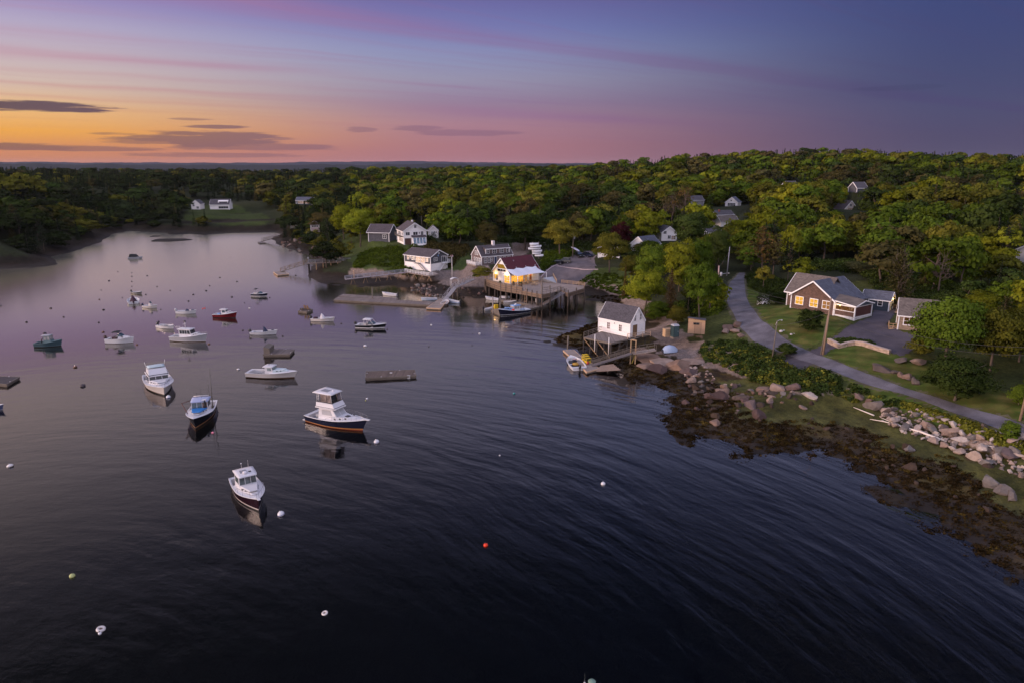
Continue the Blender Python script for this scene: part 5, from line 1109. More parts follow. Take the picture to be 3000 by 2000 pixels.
    b = Bld('white_house', 'white house with blue grey roof and dark window band high on the wooded hill', (2124, 614), 14.3, 62, 8.5, 5.6, -1, 3.4, 2.3, WCLAP, RBLUE); b.win('gable', 1.1, 4.6, 1.7, 3.0, GLSH, 5, 2, fw=.05); b.win('gable', 2.3, 2.9, 3.9, 4.4, BLK, 1, 1, fw=.03); b.win('front', 2.2, 3.6, 1.2, 2.6); protect(2120, 2190, 575, 616, 330)
    b = Bld('red_house', 'dark red house with white trim and chimney below the hilltop white house', (2098, 651), 12.2, 20, 8.5, 6, 1, 2.9, 1.5, REDSH, RGREY); b.chimney(2.6, 2.0, 1.0, mat('red brick', (.18, .06, .05), .8), .6); b.win('front', 1, 1.8, 1, 2); protect(2095, 2168, 624, 644, 272)
    b = Bld('tan_roof_house', 'low house with tan roof and white gable in front of the dark red house', (2112, 664), 11.6, 12, 7.5, 6, 1, 1.8, 2.0, WCLAP, RTAN); protect(2110, 2168, 634, 648, 262)
    b = Bld('low_house', 'long grey roofed house mostly hidden right of the round tree', (2072, 702), 9.8, 22, 6, 6, 1, 2.4, 1.8, WCLAP, RGREY); protect(2074, 2112, 666, 680, 240)
    b = Bld('grey_house', 'pale grey house in the woods left of the hilltop white house', (2026, 604), 15.5, 15, 6.5, 6, 1, 2.8, 1.9, mat('grey clapboard', (.30, .29, .30), .7, kind='clap'), RGREY); b.win('front', .9, 2.4, .8, 1.9, GLSK); protect(2026, 2058, 570, 600, 338)
    b = Bld('a_frame_house', 'cream A-frame gable showing above the trees on the right hill', (2472, 622), 15.6, 100, 7, 6, -1, 1.2, 3.4, mat('cream clapboard', (.60, .52, .46), .7, kind='clap'), RDARK); b.win('gable', 1.8, 4.2, .4, 1.8, GLSK, 3, 1); b.win('gable', 2.4, 3.4, 2.3, 3.3); protect(2470, 2510, 590, 621, 300)
    b = Bld('hill_house', 'roof of a grey house alone high on the right hill', (2510, 562), 24, 14, 5, 5, 1, 1.6, 2.2, GSHING, RGREY); protect(2511, 2527, 546, 551, 430)
    b = Bld('hill_house', 'grey roof deep in the woods under the ridge', (2308, 552), 23.5, 10, 5, 5, 1, 1.8, 1.6, GSHING, RGREY); protect(2310, 2324, 532, 535, 460)
    b = Bld('edge_house', 'grey roofed house cut by the right edge of the view', (3085, 776), 13.5, 40, 8, 7, 1, 2.9, 2.2, GREYW, RBLUE); b.win('gable', .6, 1.4, .6, 2.2); protect(2986, 3010, 718, 765, 165)
    b = Bld('white_house', 'white gable peeking left behind the tree beside the parking lot', (1752, 752), 7.6, 75, 7, 6.5, -1, 2.8, 3.2, WCLAP, RGREY); b.win('gable', 3.6, 4.6, 2.2, 3.3, GLSK); protect(1746, 1785, 685, 742, 215)
    b = Bld('blue_roof_house', 'blue grey roof between the copper tree and the round tree', (1848, 735), 8.5, 40, 7, 6, -1, 2.4, 2.2, WCLAP, RBLUE); protect(1848, 1870, 692, 708, 222)
    # ---- brown shingled house with porch
    b = Bld('brown_house', 'brown shingled house with blue grey roof, lit windows and screened porch', (2440.5, 924), 8, 35, 9.6, 8.8, 1, 2.75, 3.0, BSHING, RBLUE, over=.35)
    for u, g in ((.75, LITD), (3.3, LITW), (6.3, LITW)): b.win('gable', u, u + 1.5, .95, 2.35, g, 2, 2, fw=.12)
    b.band('gable', -.5, .0, CONC, 'foundation', .1, None, .06)
    # rear wing
    MB().add([(2.6, 8.6, -.5), (8.4, 8.6, -.5), (8.4, 11.4, -.5), (2.6, 11.4, -.5), (2.6, 8.6, 2.7), (8.4, 8.6, 2.7), (8.4, 11.4, 2.7), (2.6, 11.4, 2.7)], [(0, 1, 5, 4), (1, 2, 6, 5), (2, 3, 7, 6), (3, 0, 4, 7)]).build('rear_wing_wall', BSHING, b.r)
    mb = MB()
    for xa in (2.0, 9.0):
        q = [(xa, 11.7, 2.45), (xa, 3.0, 2.45), (5.5, 3.0, 5.95), (5.5, 11.7, 5.95)]; mb.hexa([(x, y, z - .02) for x, y, z in q] + [(x, y, z + .14) for x, y, z in q])
    mb.build('rear_wing_roof', RTAN, b.r)
    mb = MB(); mb.bar((1.95, 11.7, 2.45), (1.95, 4.2, 2.45), .1, .2); mb.box(2.5, 2.68, 11.3, 11.46, -.3, 2.4); mb.bar((1.9, 11.75, 2.4), (5.5, 11.75, 5.9), .08, .22); mb.build('rear_wing_trim', WTRIM, b.r)
    # porch on the near right side
    px0, px1, py = .15, 5.9, -3.9
    LAT = mat('white lattice', (.62, .60, .60), .7, kind='vert', period=.25); SCR = mat('dark red porch screen', (.085, .030, .026), .6, var=.2, kind='vert', period=.9)
    MB().hexa([(px0, py, -1.3), (px1, py, -1.3), (px1, -.05, -.4), (px0, -.05, -.4), (px0, py, .25), (px1, py, .25), (px1, -.05, .25), (px0, -.05, .25)]).build('porch_skirt', LAT, b.r)
    MB().box(px0, px0 + .05, py, -.05, .25, 1.15).build('porch_half_wall', BSHING, b.r); MB().box(px0 + .05, px1, py, py + .05, .25, 2.1).build('porch_screen', SCR, b.r); MB().box(px1 - .05, px1, py + .05, -.05, .25, 2.1).build('porch_screen', SCR, b.r)
    MB().box(px0 + .10, px0 + .14, py + .3, -.05, 1.15, 2.1).build('porch_screen', lit('warm porch interior', (1.0, .40, .10), .12, .9), b.r)
    mb = MB()
    for x, y in ((px0, py), (px1, py), (px0, -.1)): mb.box(x - .1, x + .1, y - .1, y + .1, -1.2, 2.15)
    mb.box(px0 - .1, px1 + .1, py - .08, py + .02, 2.05, 2.25); mb.box(px0 - .1, px0, py, 0, 2.05, 2.25); mb.box(px0 - .06, px0 + .06, py, 0, 1.1, 1.2); mb.box(px0, px1, py - .07, py + .03, .18, .3); mb.build('porch_frame', WTRIM, b.r)
    q = [((px0 - .3, py - .3, 2.22), (px0 - .3, -.0, 2.75)), (((px0 + px1) / 2, py - .3, 3.0), ((px0 + px1) / 2, 1.2, 3.45)), ((px1 + .3, py - .3, 2.22), (px1 + .3, -.0, 2.75))]
    mb = MB()
    for i in (0, 1):
        c = [q[i][0], q[i + 1][0], q[i + 1][1], q[i][1]]; mb.hexa(c + [(x, y, z + .12) for x, y, z in c])
    mb.build('porch_roof', RTAN, b.r); MB().add([(px0 - .2, py - .22, 2.24), (px1 + .2, py - .22, 2.24), ((px0 + px1) / 2, py - .22, 2.98), (px0 - .2, py - .16, 2.24), (px1 + .2, py - .16, 2.24), ((px0 + px1) / 2, py - .16, 2.98)], [(0, 1, 2), (5, 4, 3), (0, 3, 4, 1), (1, 4, 5, 2), (2, 5, 3, 0)]).build('porch_gable', BLUESH, b.r)
    mb = MB(); mb.bar((px0 - .3, py - .34, 2.26), ((px0 + px1) / 2, py - .34, 3.04), .06, .2); mb.bar(((px0 + px1) / 2, py - .34, 3.04), (px1 + .3, py - .34, 2.26), .06, .2); mb.bar((px0 - .34, py - .3, 2.26), (px0 - .34, 0, 2.78), .06, .2); mb.build('porch_trim', WTRIM, b.r)
    MB().ball((px0 + .5, -.5, 1.95), .10, 8, 5).build('porch_lamp', LAMP, b.r); lamp_light(b.loc(px0 - .2, -.8, 1.9), 22)
    c = [(7.2, -1.3, 2.3), (9.9, -1.3, 2.3), (9.9, .2, 2.75), (7.2, .2, 2.75)]
    mb = MB(); mb.hexa(c + [(x, y, z + .12) for x, y, z in c]); mb.build('entry_roof', RBLUE, b.r); mb = MB(); [mb.box(x - .07, x + .07, -1.25, -1.1, -.3, 2.3) for x in (7.3, 9.8)]; mb.build('entry_posts', WTRIM, b.r); b.door('front', 8.0, 8.9, 2.05, WTRIM)
    protect(2335, 2555, 800, 950, 122)
    # ---- shed with two lamps
    b = Bld('garden_shed', 'slate blue garden shed with two glowing lamps over its door', (2602, 913), 8.1, 140, 4.6, 3.2, -1, 2.2, 1.25, BLUESH, RBLUE, 'shed', over=.3); b.win('front', 1.2, 1.9, .9, 1.9, GLSH, 1, 2)
    b.door('gable', .9, 1.8, 1.95, lit('self lit cream door', (1.0, .70, .30), .22, .2))  # lamplight on the door is painted as a glow of its own
    for u in (.45, 2.3): c = Vector((-.12, -u, 2.12)); MB().ball(c, .11, 8, 5).build('wall_lamp', LAMP, b.r); lamp_light(b.r.matrix_basis @ (c + Vector((-.3, 0, -.1))), 26)
    MB().box(-1.7, -.03, -3.2, 0, -.25, -.05).build('stoop', LTWOOD, b.r); rails([(-1.7, -1.6, -.05), (-1.7, -3.2, -.05), (-.1, -3.2, -.05)], LTWOOD, b.r, h=.85, spacing=.8)
    p = P(2640, 905, 8.3); TK = MB(); TK.tube([(-.9, 0, .55), (-.75, 0, .55), (.75, 0, .55), (.9, 0, .55)], [.2, .42, .42, .2], 12); o = TK.build('propane_tank', WHITE); o.location = p; o.rotation_euler = (0, 0, .5); tag(o, 'white propane tank on the ground behind the slate blue shed', 'propane tank'); MB().box(-.5, .5, -.3, .3, -.1, .18).build('cradle', CONC, o)
    protect(2548, 2640, 852, 915, 124)
    # ---- tan cottage on the right
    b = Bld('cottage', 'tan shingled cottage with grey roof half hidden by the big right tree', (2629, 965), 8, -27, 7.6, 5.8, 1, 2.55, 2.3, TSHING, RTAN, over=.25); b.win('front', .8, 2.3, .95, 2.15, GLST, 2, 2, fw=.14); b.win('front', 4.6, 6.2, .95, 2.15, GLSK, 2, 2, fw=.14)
    b.band('front', -.4, -.02, CONC, 'foundation', .1, None, .06); MB().box(-1.3, -.05, .3, 2.4, -.3, .0).build('porch_deck', LTWOOD, b.r); rails([(-.1, .3, 0), (-1.3, .3, 0), (-1.3, 2.4, 0)], LTWOOD, b.r, h=.9, spacing=.7); protect(2610, 2705, 880, 985, 112)
    return REST
# ---------------------------------------------------------------- wharf, piers, floats, gangways
def px3(pts, z): return [P(a, b, z) for a, b in pts]
def local(r, p): return r.matrix_basis.inverted() @ Vector(p)
def at_root(name, label, cat, p, rz=0, group=None): return thing(name, label, cat, p, rz, group)
def slab(name, pts, z, th, m, parent, off):
    poly = [(p.x - off.x, p.y - off.y) for p in pts]
    return MB().prism(poly, z - th - off.z, z - off.z).build(name, m, parent)
def pile(parent, off, p, ztop, zbot=-2.5, r=.15, m=OLDW, name='pile'):
    a = Vector((p.x - off.x, p.y - off.y, zbot - off.z)); b = Vector((p.x - off.x + rng.uniform(-.05, .05), p.y - off.y, ztop - off.z))
    return MB().tube([a, b], [r * 1.08, r * .92], 8).build(name, m, parent)
def float_dock(label, pts, z=.48, m=FWOOD, group='floating docks', name='float', cat='float', th=.5):
    q = px3(pts, z); c = sum(q, Vector()) / len(q); c.z = 0; r = thing(name, label, cat, c, 0, group)
    slab('deck', q, z, .10, m, r, c)
    k = [c + (p - c) * .985 for p in q]; MB().prism([(p.x - c.x, p.y - c.y) for p in k], z - th - .1, z - .101).build('float_body', OLDW, r)
    mb = MB()
    for a, b in zip(q, q[1:] + q[:1]):
        a = Vector((a.x - c.x, a.y - c.y, z - .12)); b = Vector((b.x - c.x, b.y - c.y, z - .12)); mb.bar(a, b, .12, .26)
    mb.build('edge_board', LTWOOD if group == 'x' else PINEW if m is DWOOD else OLDW, r)
    mb = MB()
    for i in range(len(q)):
        p = q[i].lerp(q[(i + 1) % len(q)], .3) - c; mb.box(p.x * .95 - .1, p.x * .95 + .1, p.y * .95 - .05, p.y * .95 + .05, z, z + .10)
    mb.build('cleats', ALU, r); return r, c
def gangway(label, a, b, w, m_deck, m_rail, h=1.0, truss=True, name='gangway', group='gangways', n_rails=2):
    a = Vector(a); b = Vector(b); r = thing(name, label, 'gangway', a, 0, group); d = b - a; s = Vector((-d.y, d.x, 0)).normalized() * w / 2
    MB().hexa([-s - Vector((0, 0, .12)), d - s - Vector((0, 0, .12)), d + s - Vector((0, 0, .12)), s - Vector((0, 0, .12)), -s, d - s, d + s, s]).build('walkway', m_deck, r)
    for sd in (-1, 1):
        o = s * sd * .96; rails([o, d + o], m_rail, r, h=h, spacing=1.5, post=.075, n_rails=n_rails, name='railing')
        if truss:
            mb = MB(); k = max(2, int(d.length / 1.5))
            for i in range(k): p = o + d * i / k; q = o + d * (i + 1) / k; z0, z1 = (0.0, h) if i % 2 else (h, 0.0); mb.bar(p + Vector((0, 0, z0)), q + Vector((0, 0, z1)), .05)
            mb.build('truss_bracing', m_rail, r)
    return r
def build_waterfront():
    # ---- restaurant wharf
    Z = 3.58; front = [(1421, 820), (1425, 827.5), (1467, 842), (1530, 852), (1588, 863), (1612, 859), (1643, 850), (1664, 859), (1712, 845), (1713, 838), (1642, 831), (1600, 822), (1575, 806), (1500, 795), (1440, 803)]
    q = px3(front, Z); c = q[4].copy(); c.z = 0
    r = thing('wharf', 'timber wharf on piles carrying the red roofed restaurant', 'wharf', c)
    slab('deck', q, Z, .22, DWOOD, r, c)
    for i, k in ((1, 2), (2, 3), (3, 4), (4, 5), (6, 7), (7, 8)):   # fascia boards, then piles standing proud of the edge
        a, b = q[i] - c, q[k] - c; a.z = b.z = Z - .30; a.z = b.z = Z - .50; MB().bar(a, b, .12, 1.0).build('fascia', mat('brown wharf planks', (.17, .115, .08), .85, var=.35, kind='clap', period=.25), r)
    for i, k, n, tz in ((0, 2, 5, .15), (2, 3, 4, .95), (3, 4, 4, .65), (4, 6, 2, .2), (6, 8, 4, .75), (8, 9, 2, .5)):
        for j in range(n):
            seg = [q[x] for x in range(i, k + 1)]; u = j / n * (len(seg) - 1); s = int(u); p = seg[s].lerp(seg[s + 1], u - s); pile(r, c, p, Z + tz, r=.16, m=mat('brown wharf pile', (.085, .062, .048), .9, var=.35))
    xs = [p.x for p in q]; ys = [p.y for p in q]; poly = [(p.x, p.y) for p in q]; k = 0
    for x in np.arange(min(xs) + 1.2, max(xs), 2.6):
        for y in np.arange(min(ys) + 1.0, max(ys), 3.0):
            if inpoly(np.array([x]), np.array([y]), poly)[0] and k < 70 and H(x, y) < 2.6: pile(r, c, Vector((x, y, 0)), Z - .22, r=.14, m=DARKW); k += 1
    L = lambda a, b, z=Z: P(a, b, z) - c
    for run, hh in (([(1425, 827), (1467, 841.5), (1530, 851.5)], 1.05),):
        rails([L(*p) for p in run], OLDW, r, h=hh, spacing=1.8, n_rails=4, post=.12)
    for i, k in ((1, 2), (2, 3)): a, b = q[i] - c, q[k] - c; a.z = b.z = Z + .5; MB().bar(a, b, .08, .8).build('board_railing', mat('brown wharf planks', (.17, .115, .08)), r)
    rails([L(1588, 861), L(1612, 858), L(1643, 849)], OLDW, r, h=1.0, n_rails=2); rails([L(1645, 831), L(1713, 838.5), L(1712, 844)], LTWOOD, r, h=1.0, n_rails=3); rails([L(1421, 820), L(1443, 815)], LTWOOD, r, h=1.0, n_rails=3)
    MB().hexa([L(1591, 826, Z - .1), L(1631, 830, Z - .1), P(1620, 811, 4.7) - c, P(1590, 815, 4.7) - c] + [L(1591, 826, Z + .06), L(1631, 830, Z + .06), P(1620, 811, 4.86) - c, P(1590, 815, 4.86) - c]).build('access_ramp', mat('pale concrete ramp', (.36, .37, .40), .85, var=.1), r)
    rails([L(1631, 830, Z + .06), P(1620, 811, 4.86) - c], LTWOOD, r, h=1.0, n_rails=3)
    mb = MB(); a = L(1539, 852, Z)
    for sx in (-.25, .25): mb.bar(a + Vector((sx, -.2, .9)), a + Vector((sx, -.2, -3.2)), .08)
    for i in range(9): mb.bar(a + Vector((-.25, -.2, .2 - i * .38)), a + Vector((.25, -.2, .2 - i * .38)), .06)
    mb.build('ladder', PINEW, r)
    d = L(1588, 861); MB().tube([d + Vector((0, 0, -3)), d + Vector((0, 0, 3.6))], .17, 8).build('hoist_post', OLDW, r); mb = MB(); mb.bar(d + Vector((0, 0, 1.6)), d + Vector((-.9, .5, 3.3)), .10); mb.bar(d + Vector((-.9, .5, 3.3)), d + Vector((-.8, .5, 5.3)), .08); mb.bar(d + Vector((0, 0, 1.4)), d + Vector((1.9, .8, 1.6)), .10); mb.build('hoist_arm', OLDW, r)
    p = P(1474, 838.5, Z); o = MB().tube([(0, 0, 0), (0, 0, 3.5)], .13, 8).build('white_post', PIPE); o.location = p; tag(o, 'white post at the deck edge before the restaurant gable', 'post')
    # furniture on the wharf
    for i, (a, b, rz) in enumerate([(1540, 833, .3), (1551, 829, .5), (1527, 829, .2), (1566, 836, 1.2)]):
        p = P(a, b, Z); t_ = thing('picnic_table', ['picnic table in lamplight nearest the warm wooden door', 'picnic table behind the lamplit one', 'picnic table closest to the glazed restaurant wall', 'picnic table at the right end of the restaurant deck'][i], 'picnic table', p, rz, 'picnic tables on the wharf')
        MB().box(-.95, .95, -.38, .38, .72, .77).build('tabletop', LTWOOD, t_)
        for s in (-1, 1): MB().box(-.95, .95, s * .72 - .13, s * .72 + .13, .42, .46).build('bench', LTWOOD, t_)
        for s in (-1, 1): mb = MB(); mb.bar((s * .7, -.75, 0), (s * .7, -.25, .72), .07); mb.bar((s * .7, .75, 0), (s * .7, .25, .72), .07); mb.bar((s * .7, -.75, .40), (s * .7, .75, .40), .06); mb.build('trestle', LTWOOD, t_)
    for i, (a, b) in enumerate([(1527, 839.5), (1523, 839), (1504, 838), (1465, 836)]):
        p = P(a, b, Z); t_ = MB().lathe([(.30, 0), (.36, .35), (.36, .55), (.30, .9)], (0, 0, 0), 12).build('barrel', mat('barrel wood', (.13, .075, .04), .8, var=.3, kind='vert', period=.1)); t_.location = p; tag(t_, ['right barrel of the pair on the open deck', 'left barrel of the pair on the open deck', 'barrel near the front sail post', 'barrel planter by the lit gable window'][i], 'barrel', 'barrels on the wharf'); MB().ball((0, 0, 1.0), .34, 9, 6, .7).build('plants', mat('planter leaves', (.04, .06, .02), .9, var=.4), t_)
    p = P(1562, 818, Z); t_ = thing('outdoor_bar', 'dark timber outdoor bar under the right end of the sail', 'bar', p, radians(40)); MB().box(-1.6, 1.6, -.4, .4, 0, 1.1).build('counter', mat('dark bar timber', (.08, .035, .03), .7, var=.3), t_); MB().box(-1.8, 1.8, -.5, .5, 1.1, 1.17).build('bar_top', LTWOOD, t_); MB().hexa([(-1.9, -.8, 2.0), (1.9, -.8, 2.0), (1.9, .8, 2.0), (-1.9, .8, 2.0), (-1.5, -.2, 2.4), (1.5, -.2, 2.4), (1.5, .2, 2.4), (-1.5, .2, 2.4)]).build('bar_roof', mat('dark bar timber', (.08, .035, .03)), t_)
    mb = MB(); [mb.bar((x, y, 1.1), (x, y, 2.02), .08) for x in (-1.6, 1.6) for y in (-.4, .4)]; mb.build('bar_posts', OLDW, t_)
    p = P(1456, 831, Z); t_ = thing('parasol', 'closed navy parasol by the lit gable window', 'parasol', p); MB().lathe([(.02, 2.3), (.10, 2.1), (.20, 1.2), (.12, .9)], (0, 0, 0), 8).build('canopy', CANVN, t_); MB().tube([(0, 0, 0), (0, 0, 2.3)], .03, 6).build('pole', ALU, t_)
    # ---- wharf floats
    float_dock('wharf float lying close along the piles behind the navy boat', [(1466, 879), (1556, 892), (1577, 884), (1470, 872.5)]); float_dock('wharf float at the foot of the long gangway', [(1522, 899), (1541, 907), (1609, 892), (1581, 885.5)]); float_dock('short float with pilings at the bow of the navy boat', [(1438, 909), (1464, 921), (1482, 910), (1452, 902)], m=mat('honey float boards', (.30, .21, .13), .85, var=.3, kind='planky'))
    gangway('broad timber gangway from the wharf down to its float', P(1590, 892, .55), P(1655, 854.5, 3.5), 2.2, mat('blue grey boards', (.19, .17, .18), .85, var=.25, kind='plankx'), OLDW, truss=True, h=1.0)
    for i, (a, b, tz) in enumerate([(1443.5, 918, 4.1), (1465, 914, 3.9), (1610, 887, 4.6), (1667, 884, 3.4), (1680, 868, 3.6)]):
        p = P(a, b, 0); o = MB().tube([(0, 0, -2.5), (.05, 0, tz)], [.19, .16], 9).build('mooring_pile', OLDW if i != 0 else mat('pale grey pile', (.24, .20, .18), .85, var=.3)); o.location = p; tag(o, ['left of the two tall piles by the navy boat bow', 'right of the two tall piles by the navy boat bow', 'tall pile beside the wharf gangway', 'pile standing in water below the right wharf railing', 'farthest pile under the right tip of the wharf'][i], 'pile', 'piles standing in the water')
    p = P(1453, 904, .5); t_ = thing('lobster_crate', 'bright yellow crate stack on the short float', 'crate', p, .4); YEL = mat('yellow plastic coated wire', (.62, .40, .015), .5, var=.2); MB().box(-.5, .5, -.35, .35, 0, .45).build('crate_body', YEL, t_); MB().box(-.45, .5, -.3, .35, .47, .95).build('upper_crate', YEL, t_)
    p = P(1576, 886, .5); t_ = thing('dock_box', 'pale grey storage box at the foot of the gangway', 'dock box', p, .5); MB().box(-.55, .55, -.4, .4, 0, .8).build('body', GREYW, t_); MB().box(-.6, .6, -.45, .45, .8, .9).build('lid', WHITE, t_)
    WG = 'small boats at the docks'
    open_boat('white skiff lying left of the wharf float', (1462, 881), (1424, 878), WHITE, DARKB, group=WG); open_boat('pale inflatable-like skiff with outboard at the short float', (1419, 911), (1450, 908), GREYW, DARKB, group=WG); open_boat('grey aluminium skiff inside the wharf floats', (1476, 889), (1511, 891), mat('dull aluminium', (.22, .22, .24), .5, .4), DARKB, motor=False, group=WG, sole=SOLED, deckm=GREYW)
    p = P(1480, 873, .5); o = MB().loft([[(x * L_, y * w, z) for y, z in ((-1, 0), (-.85, .35), (-.4, .5), (0, .54), (.4, .5), (.85, .35), (1, 0))] for x, w, L_ in ((-1, .35, 1.35), (-.9, .55, 1.35), (-.3, .68, 1.35), (.3, .66, 1.35), (.8, .4, 1.35), (1, .05, 1.35))]).build('upturned_dinghy', WHITE); o.location = p; o.rotation_euler = (0, 0, -.2); tag(o, 'white dinghy turned upside down on the wharf float', 'dinghy', WG)
    # ---- marina floats, left
    float_dock('long narrow front float of the marina', [(977, 879), (1258, 894), (1276, 885), (990, 870)]); float_dock('long rear float of the marina lying against the front one', [(991, 869), (1160, 879), (1167, 873.5), (1006, 861.5)]); float_dock('square float at the foot of the aluminium gangway', [(1249, 902), (1291, 904), (1311, 879), (1287, 876)], m=DWOOD, name='float')
    p = P(1092, 880, 0); o = MB().tube([(0, 0, -2.5), (0, 0, 3.4)], [.17, .14], 8).build('mooring_pile', OLDW); o.location = p; tag(o, 'single pile rising through the marina floats', 'pile', 'piles standing in the water')
    gangway('aluminium gangway down to the square marina float', P(1301, 881, .55), P(1333, 842, 3.3), 1.3, ALU, ALU); gangway('aluminium walkway from the gangway head to the shore', P(1333, 842, 3.3), P(1388, 817, 4.0), 1.4, ALU, ALU)
    p = P(1332, 838, 3.2); t_ = thing('gate_canopy', 'small white curved canopy over the gangway head', 'canopy', p, .3); mb = MB(); rows = [[(x, y, 1.9 + .35 * cos(x / 1.1 * pi / 2)) for y in (-.8, .8)] for x in np.linspace(-1.1, 1.1, 9)]; mb.loft(rows); mb.loft([[(a, b, z - .06) for a, b, z in q_] for q_ in rows]); mb.build('canopy_top', WHITE, t_)
    for x in (-1.05, 1.05):
        for y in (-.7, .7): MB().tube([(x, y, -.8), (x, y, 1.92)], .05, 6).build('post', PIPE, t_)
    for x, y in ((-.6, .2), (.9, .9)): MB().tube([(x, y, -6), (x, y, .0)], .14, 7).build('pile', OLDW, t_)
    p = P(1325, 818, 3.4); t_ = thing('light_pole', 'tall pale light pole by the boat ramp', 'light pole', p); MB().tube([(0, 0, -.3), (0, 0, 6.3)], [.10, .07], 8).build('pole', PIPE, t_); mb = MB(); mb.bar((-2.6, .2, 6.3), (.4, 0, 6.35), .10); mb.build('crossarm', ALU, t_); mb = MB(); [mb.ball((.35 * cos(k * 1.3), .35 * sin(k * 1.3), 6.6 + .12 * (k % 2)), .15, 6, 4) for k in range(5)]; mb.build('floodlights', mat('pinkish floodlight cluster', (.35, .22, .22), .6), t_)
    open_boat('white and blue skiff with black outboard beside the square float', (1347, 890), (1314, 886), mat('pale blue hull', (.40, .46, .58), .4), DARKB, group=WG); open_boat('dark rowing dinghy with pale rim at the corner of the square float', (1298, 897), (1309, 887), mat('dark dinghy hull', (.05, .045, .045), .6), DARKB, PINEW, motor=False, group=WG, sole=SOLED, name='dinghy', Bk=.45); open_boat('pale blue skiff moored behind the marina float', (1280, 879), (1236, 881.5), mat('ice blue hull', (.45, .52, .62), .4), DARKB, group=WG, motor=False); open_boat('white skiff behind the rear marina float', (1164, 868), (1122, 865), WHITE, DARKB, group=WG)
    # ---- left pier
    float_dock('small tan float at the end of the left pier gangway', [(801, 797), (813, 806), (846, 803), (832, 794)], m=DWOOD); gangway('trussed gangway of the left pier', P(822, 796, .55), P(903, 771, 3.1), 1.5, OLDW, mat('brown truss timber', (.20, .13, .075), .8, var=.2), h=1.2)
    a, b = P(903, 771, 3.1), P(1046, 765, 3.3); t_ = thing('pier', 'long timber pier on slanted posts at the left shore', 'pier', a); d = b - a; s = Vector((-d.y, d.x, 0)).normalized()
    MB().hexa([-s * .9 - Vector((0, 0, .2)), d - s * .9 - Vector((0, 0, .2)), d + s * .9 - Vector((0, 0, .2)), s * .9 - Vector((0, 0, .2)), -s * .9, d - s * .9, d + s * .9, s * .9]).build('deck', DWOOD, t_)
    for sd in (-1, 1): rails([s * sd * .85, d + s * sd * .85], mat('blue grey rail', (.30, .30, .34), .7), t_, h=1.0, spacing=2.2)
    for k, u in enumerate((.0, .02, .16, .30, .46, .60)):
        for sd in (-1, 1): p = d * u + s * sd * .8; MB().tube([p + Vector((0, 0, -.2)), p + s * sd * .5 + Vector((0, 0, -5.2))], .13, 7).build('post', LTWOOD if k > 1 else DARKW, t_)
    MB().tube([d * 0 + s * .9 + Vector((0, 0, -.3)), s * .9 + Vector((0, 0, 1.9))], .13, 7).build('post', GREYW, t_)
    # ---- walkway and deck in front of the harbour building
    a, b = P(1011, 818, 2.5), P(1192, 797, 3.5); t_ = thing('walkway_pier', 'narrow boarded walkway on V-shaped posts leading to the harbour building', 'pier', a); d = b - a; s = Vector((-d.y, d.x, 0)).normalized()
    MB().hexa([-s * .6 - Vector((0, 0, .2)), d - s * .6 - Vector((0, 0, .2)), d + s * .6 - Vector((0, 0, .2)), s * .6 - Vector((0, 0, .2)), -s * .6, d - s * .6, d + s * .6, s * .6]).build('deck', mat('mauve grey boards', (.30, .26, .27), .85, var=.2, kind='planky'), t_)
    rails([-s * .55, d - s * .55], mat('blue grey rail', (.30, .30, .34), .7), t_, h=.9, spacing=1.8); rails([s * .55, d + s * .55], mat('blue grey rail', (.30, .30, .34), .7), t_, h=.9, spacing=1.8)
    for u in (.12, .32, .52, .70, .88):
        for k in (-1, 1): mb = MB(); p = d * u; mb.bar(p - Vector((0, 0, .2)) + d.normalized() * .1 * k, p + d.normalized() * .7 * k - Vector((0, 0, 1.9)), .13); mb.build('brace', mat('honey brown brace', (.24, .155, .085), .8, var=.25), t_)
    mb = MB(); p = d * .14; [mb.bar(p + s * k * .6, p + s * k * .6 + Vector((0, 0, 2.2)), .10) for k in (-1, 1)]; mb.bar(p - s * .6 + Vector((0, 0, 2.2)), p + s * .6 + Vector((0, 0, 2.2)), .1); mb.build('gate_frame', PINEW, t_)
    q = px3([(1186, 797), (1259, 809), (1285, 803), (1262, 792), (1190, 789)], 3.5); c = q[1].copy(); c.z = 0; t_ = thing('harbour_deck', 'white railed deck on braced posts before the harbour building', 'deck', c); slab('deck', q, 3.5, .25, DWOOD, t_, c); rails([q[0] - c, q[1] - c, q[1].lerp(q[2], .35) - c], WTRIM, t_, h=1.0, spacing=1.3, balusters=False, n_rails=3)
    for u in (.1, .4, .7, .98):
        for k in (-1, 1): mb = MB(); p = q[0].lerp(q[1], u) - c; e = (q[1] - q[0]).normalized(); mb.bar(p - Vector((0, 0, .25)), p + e * .9 * k - Vector((0, 0, 1.5)), .13); mb.build('brace', mat('honey brown brace', (.24, .155, .085), .8, var=.25), t_)
    # ---- far gangway on the point
    float_dock('dark float far off at the tip of the wooded point', [(755, 709), (760, 713), (778, 712), (770, 708)]); gangway('far gangway at the tip of the wooded point', P(769, 707, .5), P(815, 694, 3.2), 1.2, OLDW, OLDW, h=1.3)
    # ---- boathouse pier
    Zb = 3.25; q = px3([(1710, 988), (1791, 1005), (1838, 994), (1846, 989), (1763, 970)], Zb); c = q[1].copy(); c.z = 0; t_ = thing('boathouse_pier', 'braced timber pier deck in front of the white boathouse', 'pier', c)
    slab('deck', q, Zb, .25, FWOOD, t_, c); big = px3([(1762, 971), (1845, 990), (1900, 980), (1815, 962)], Zb - .02)
    slab('house_platform', big, Zb - .03, .25, OLDW, t_, c)
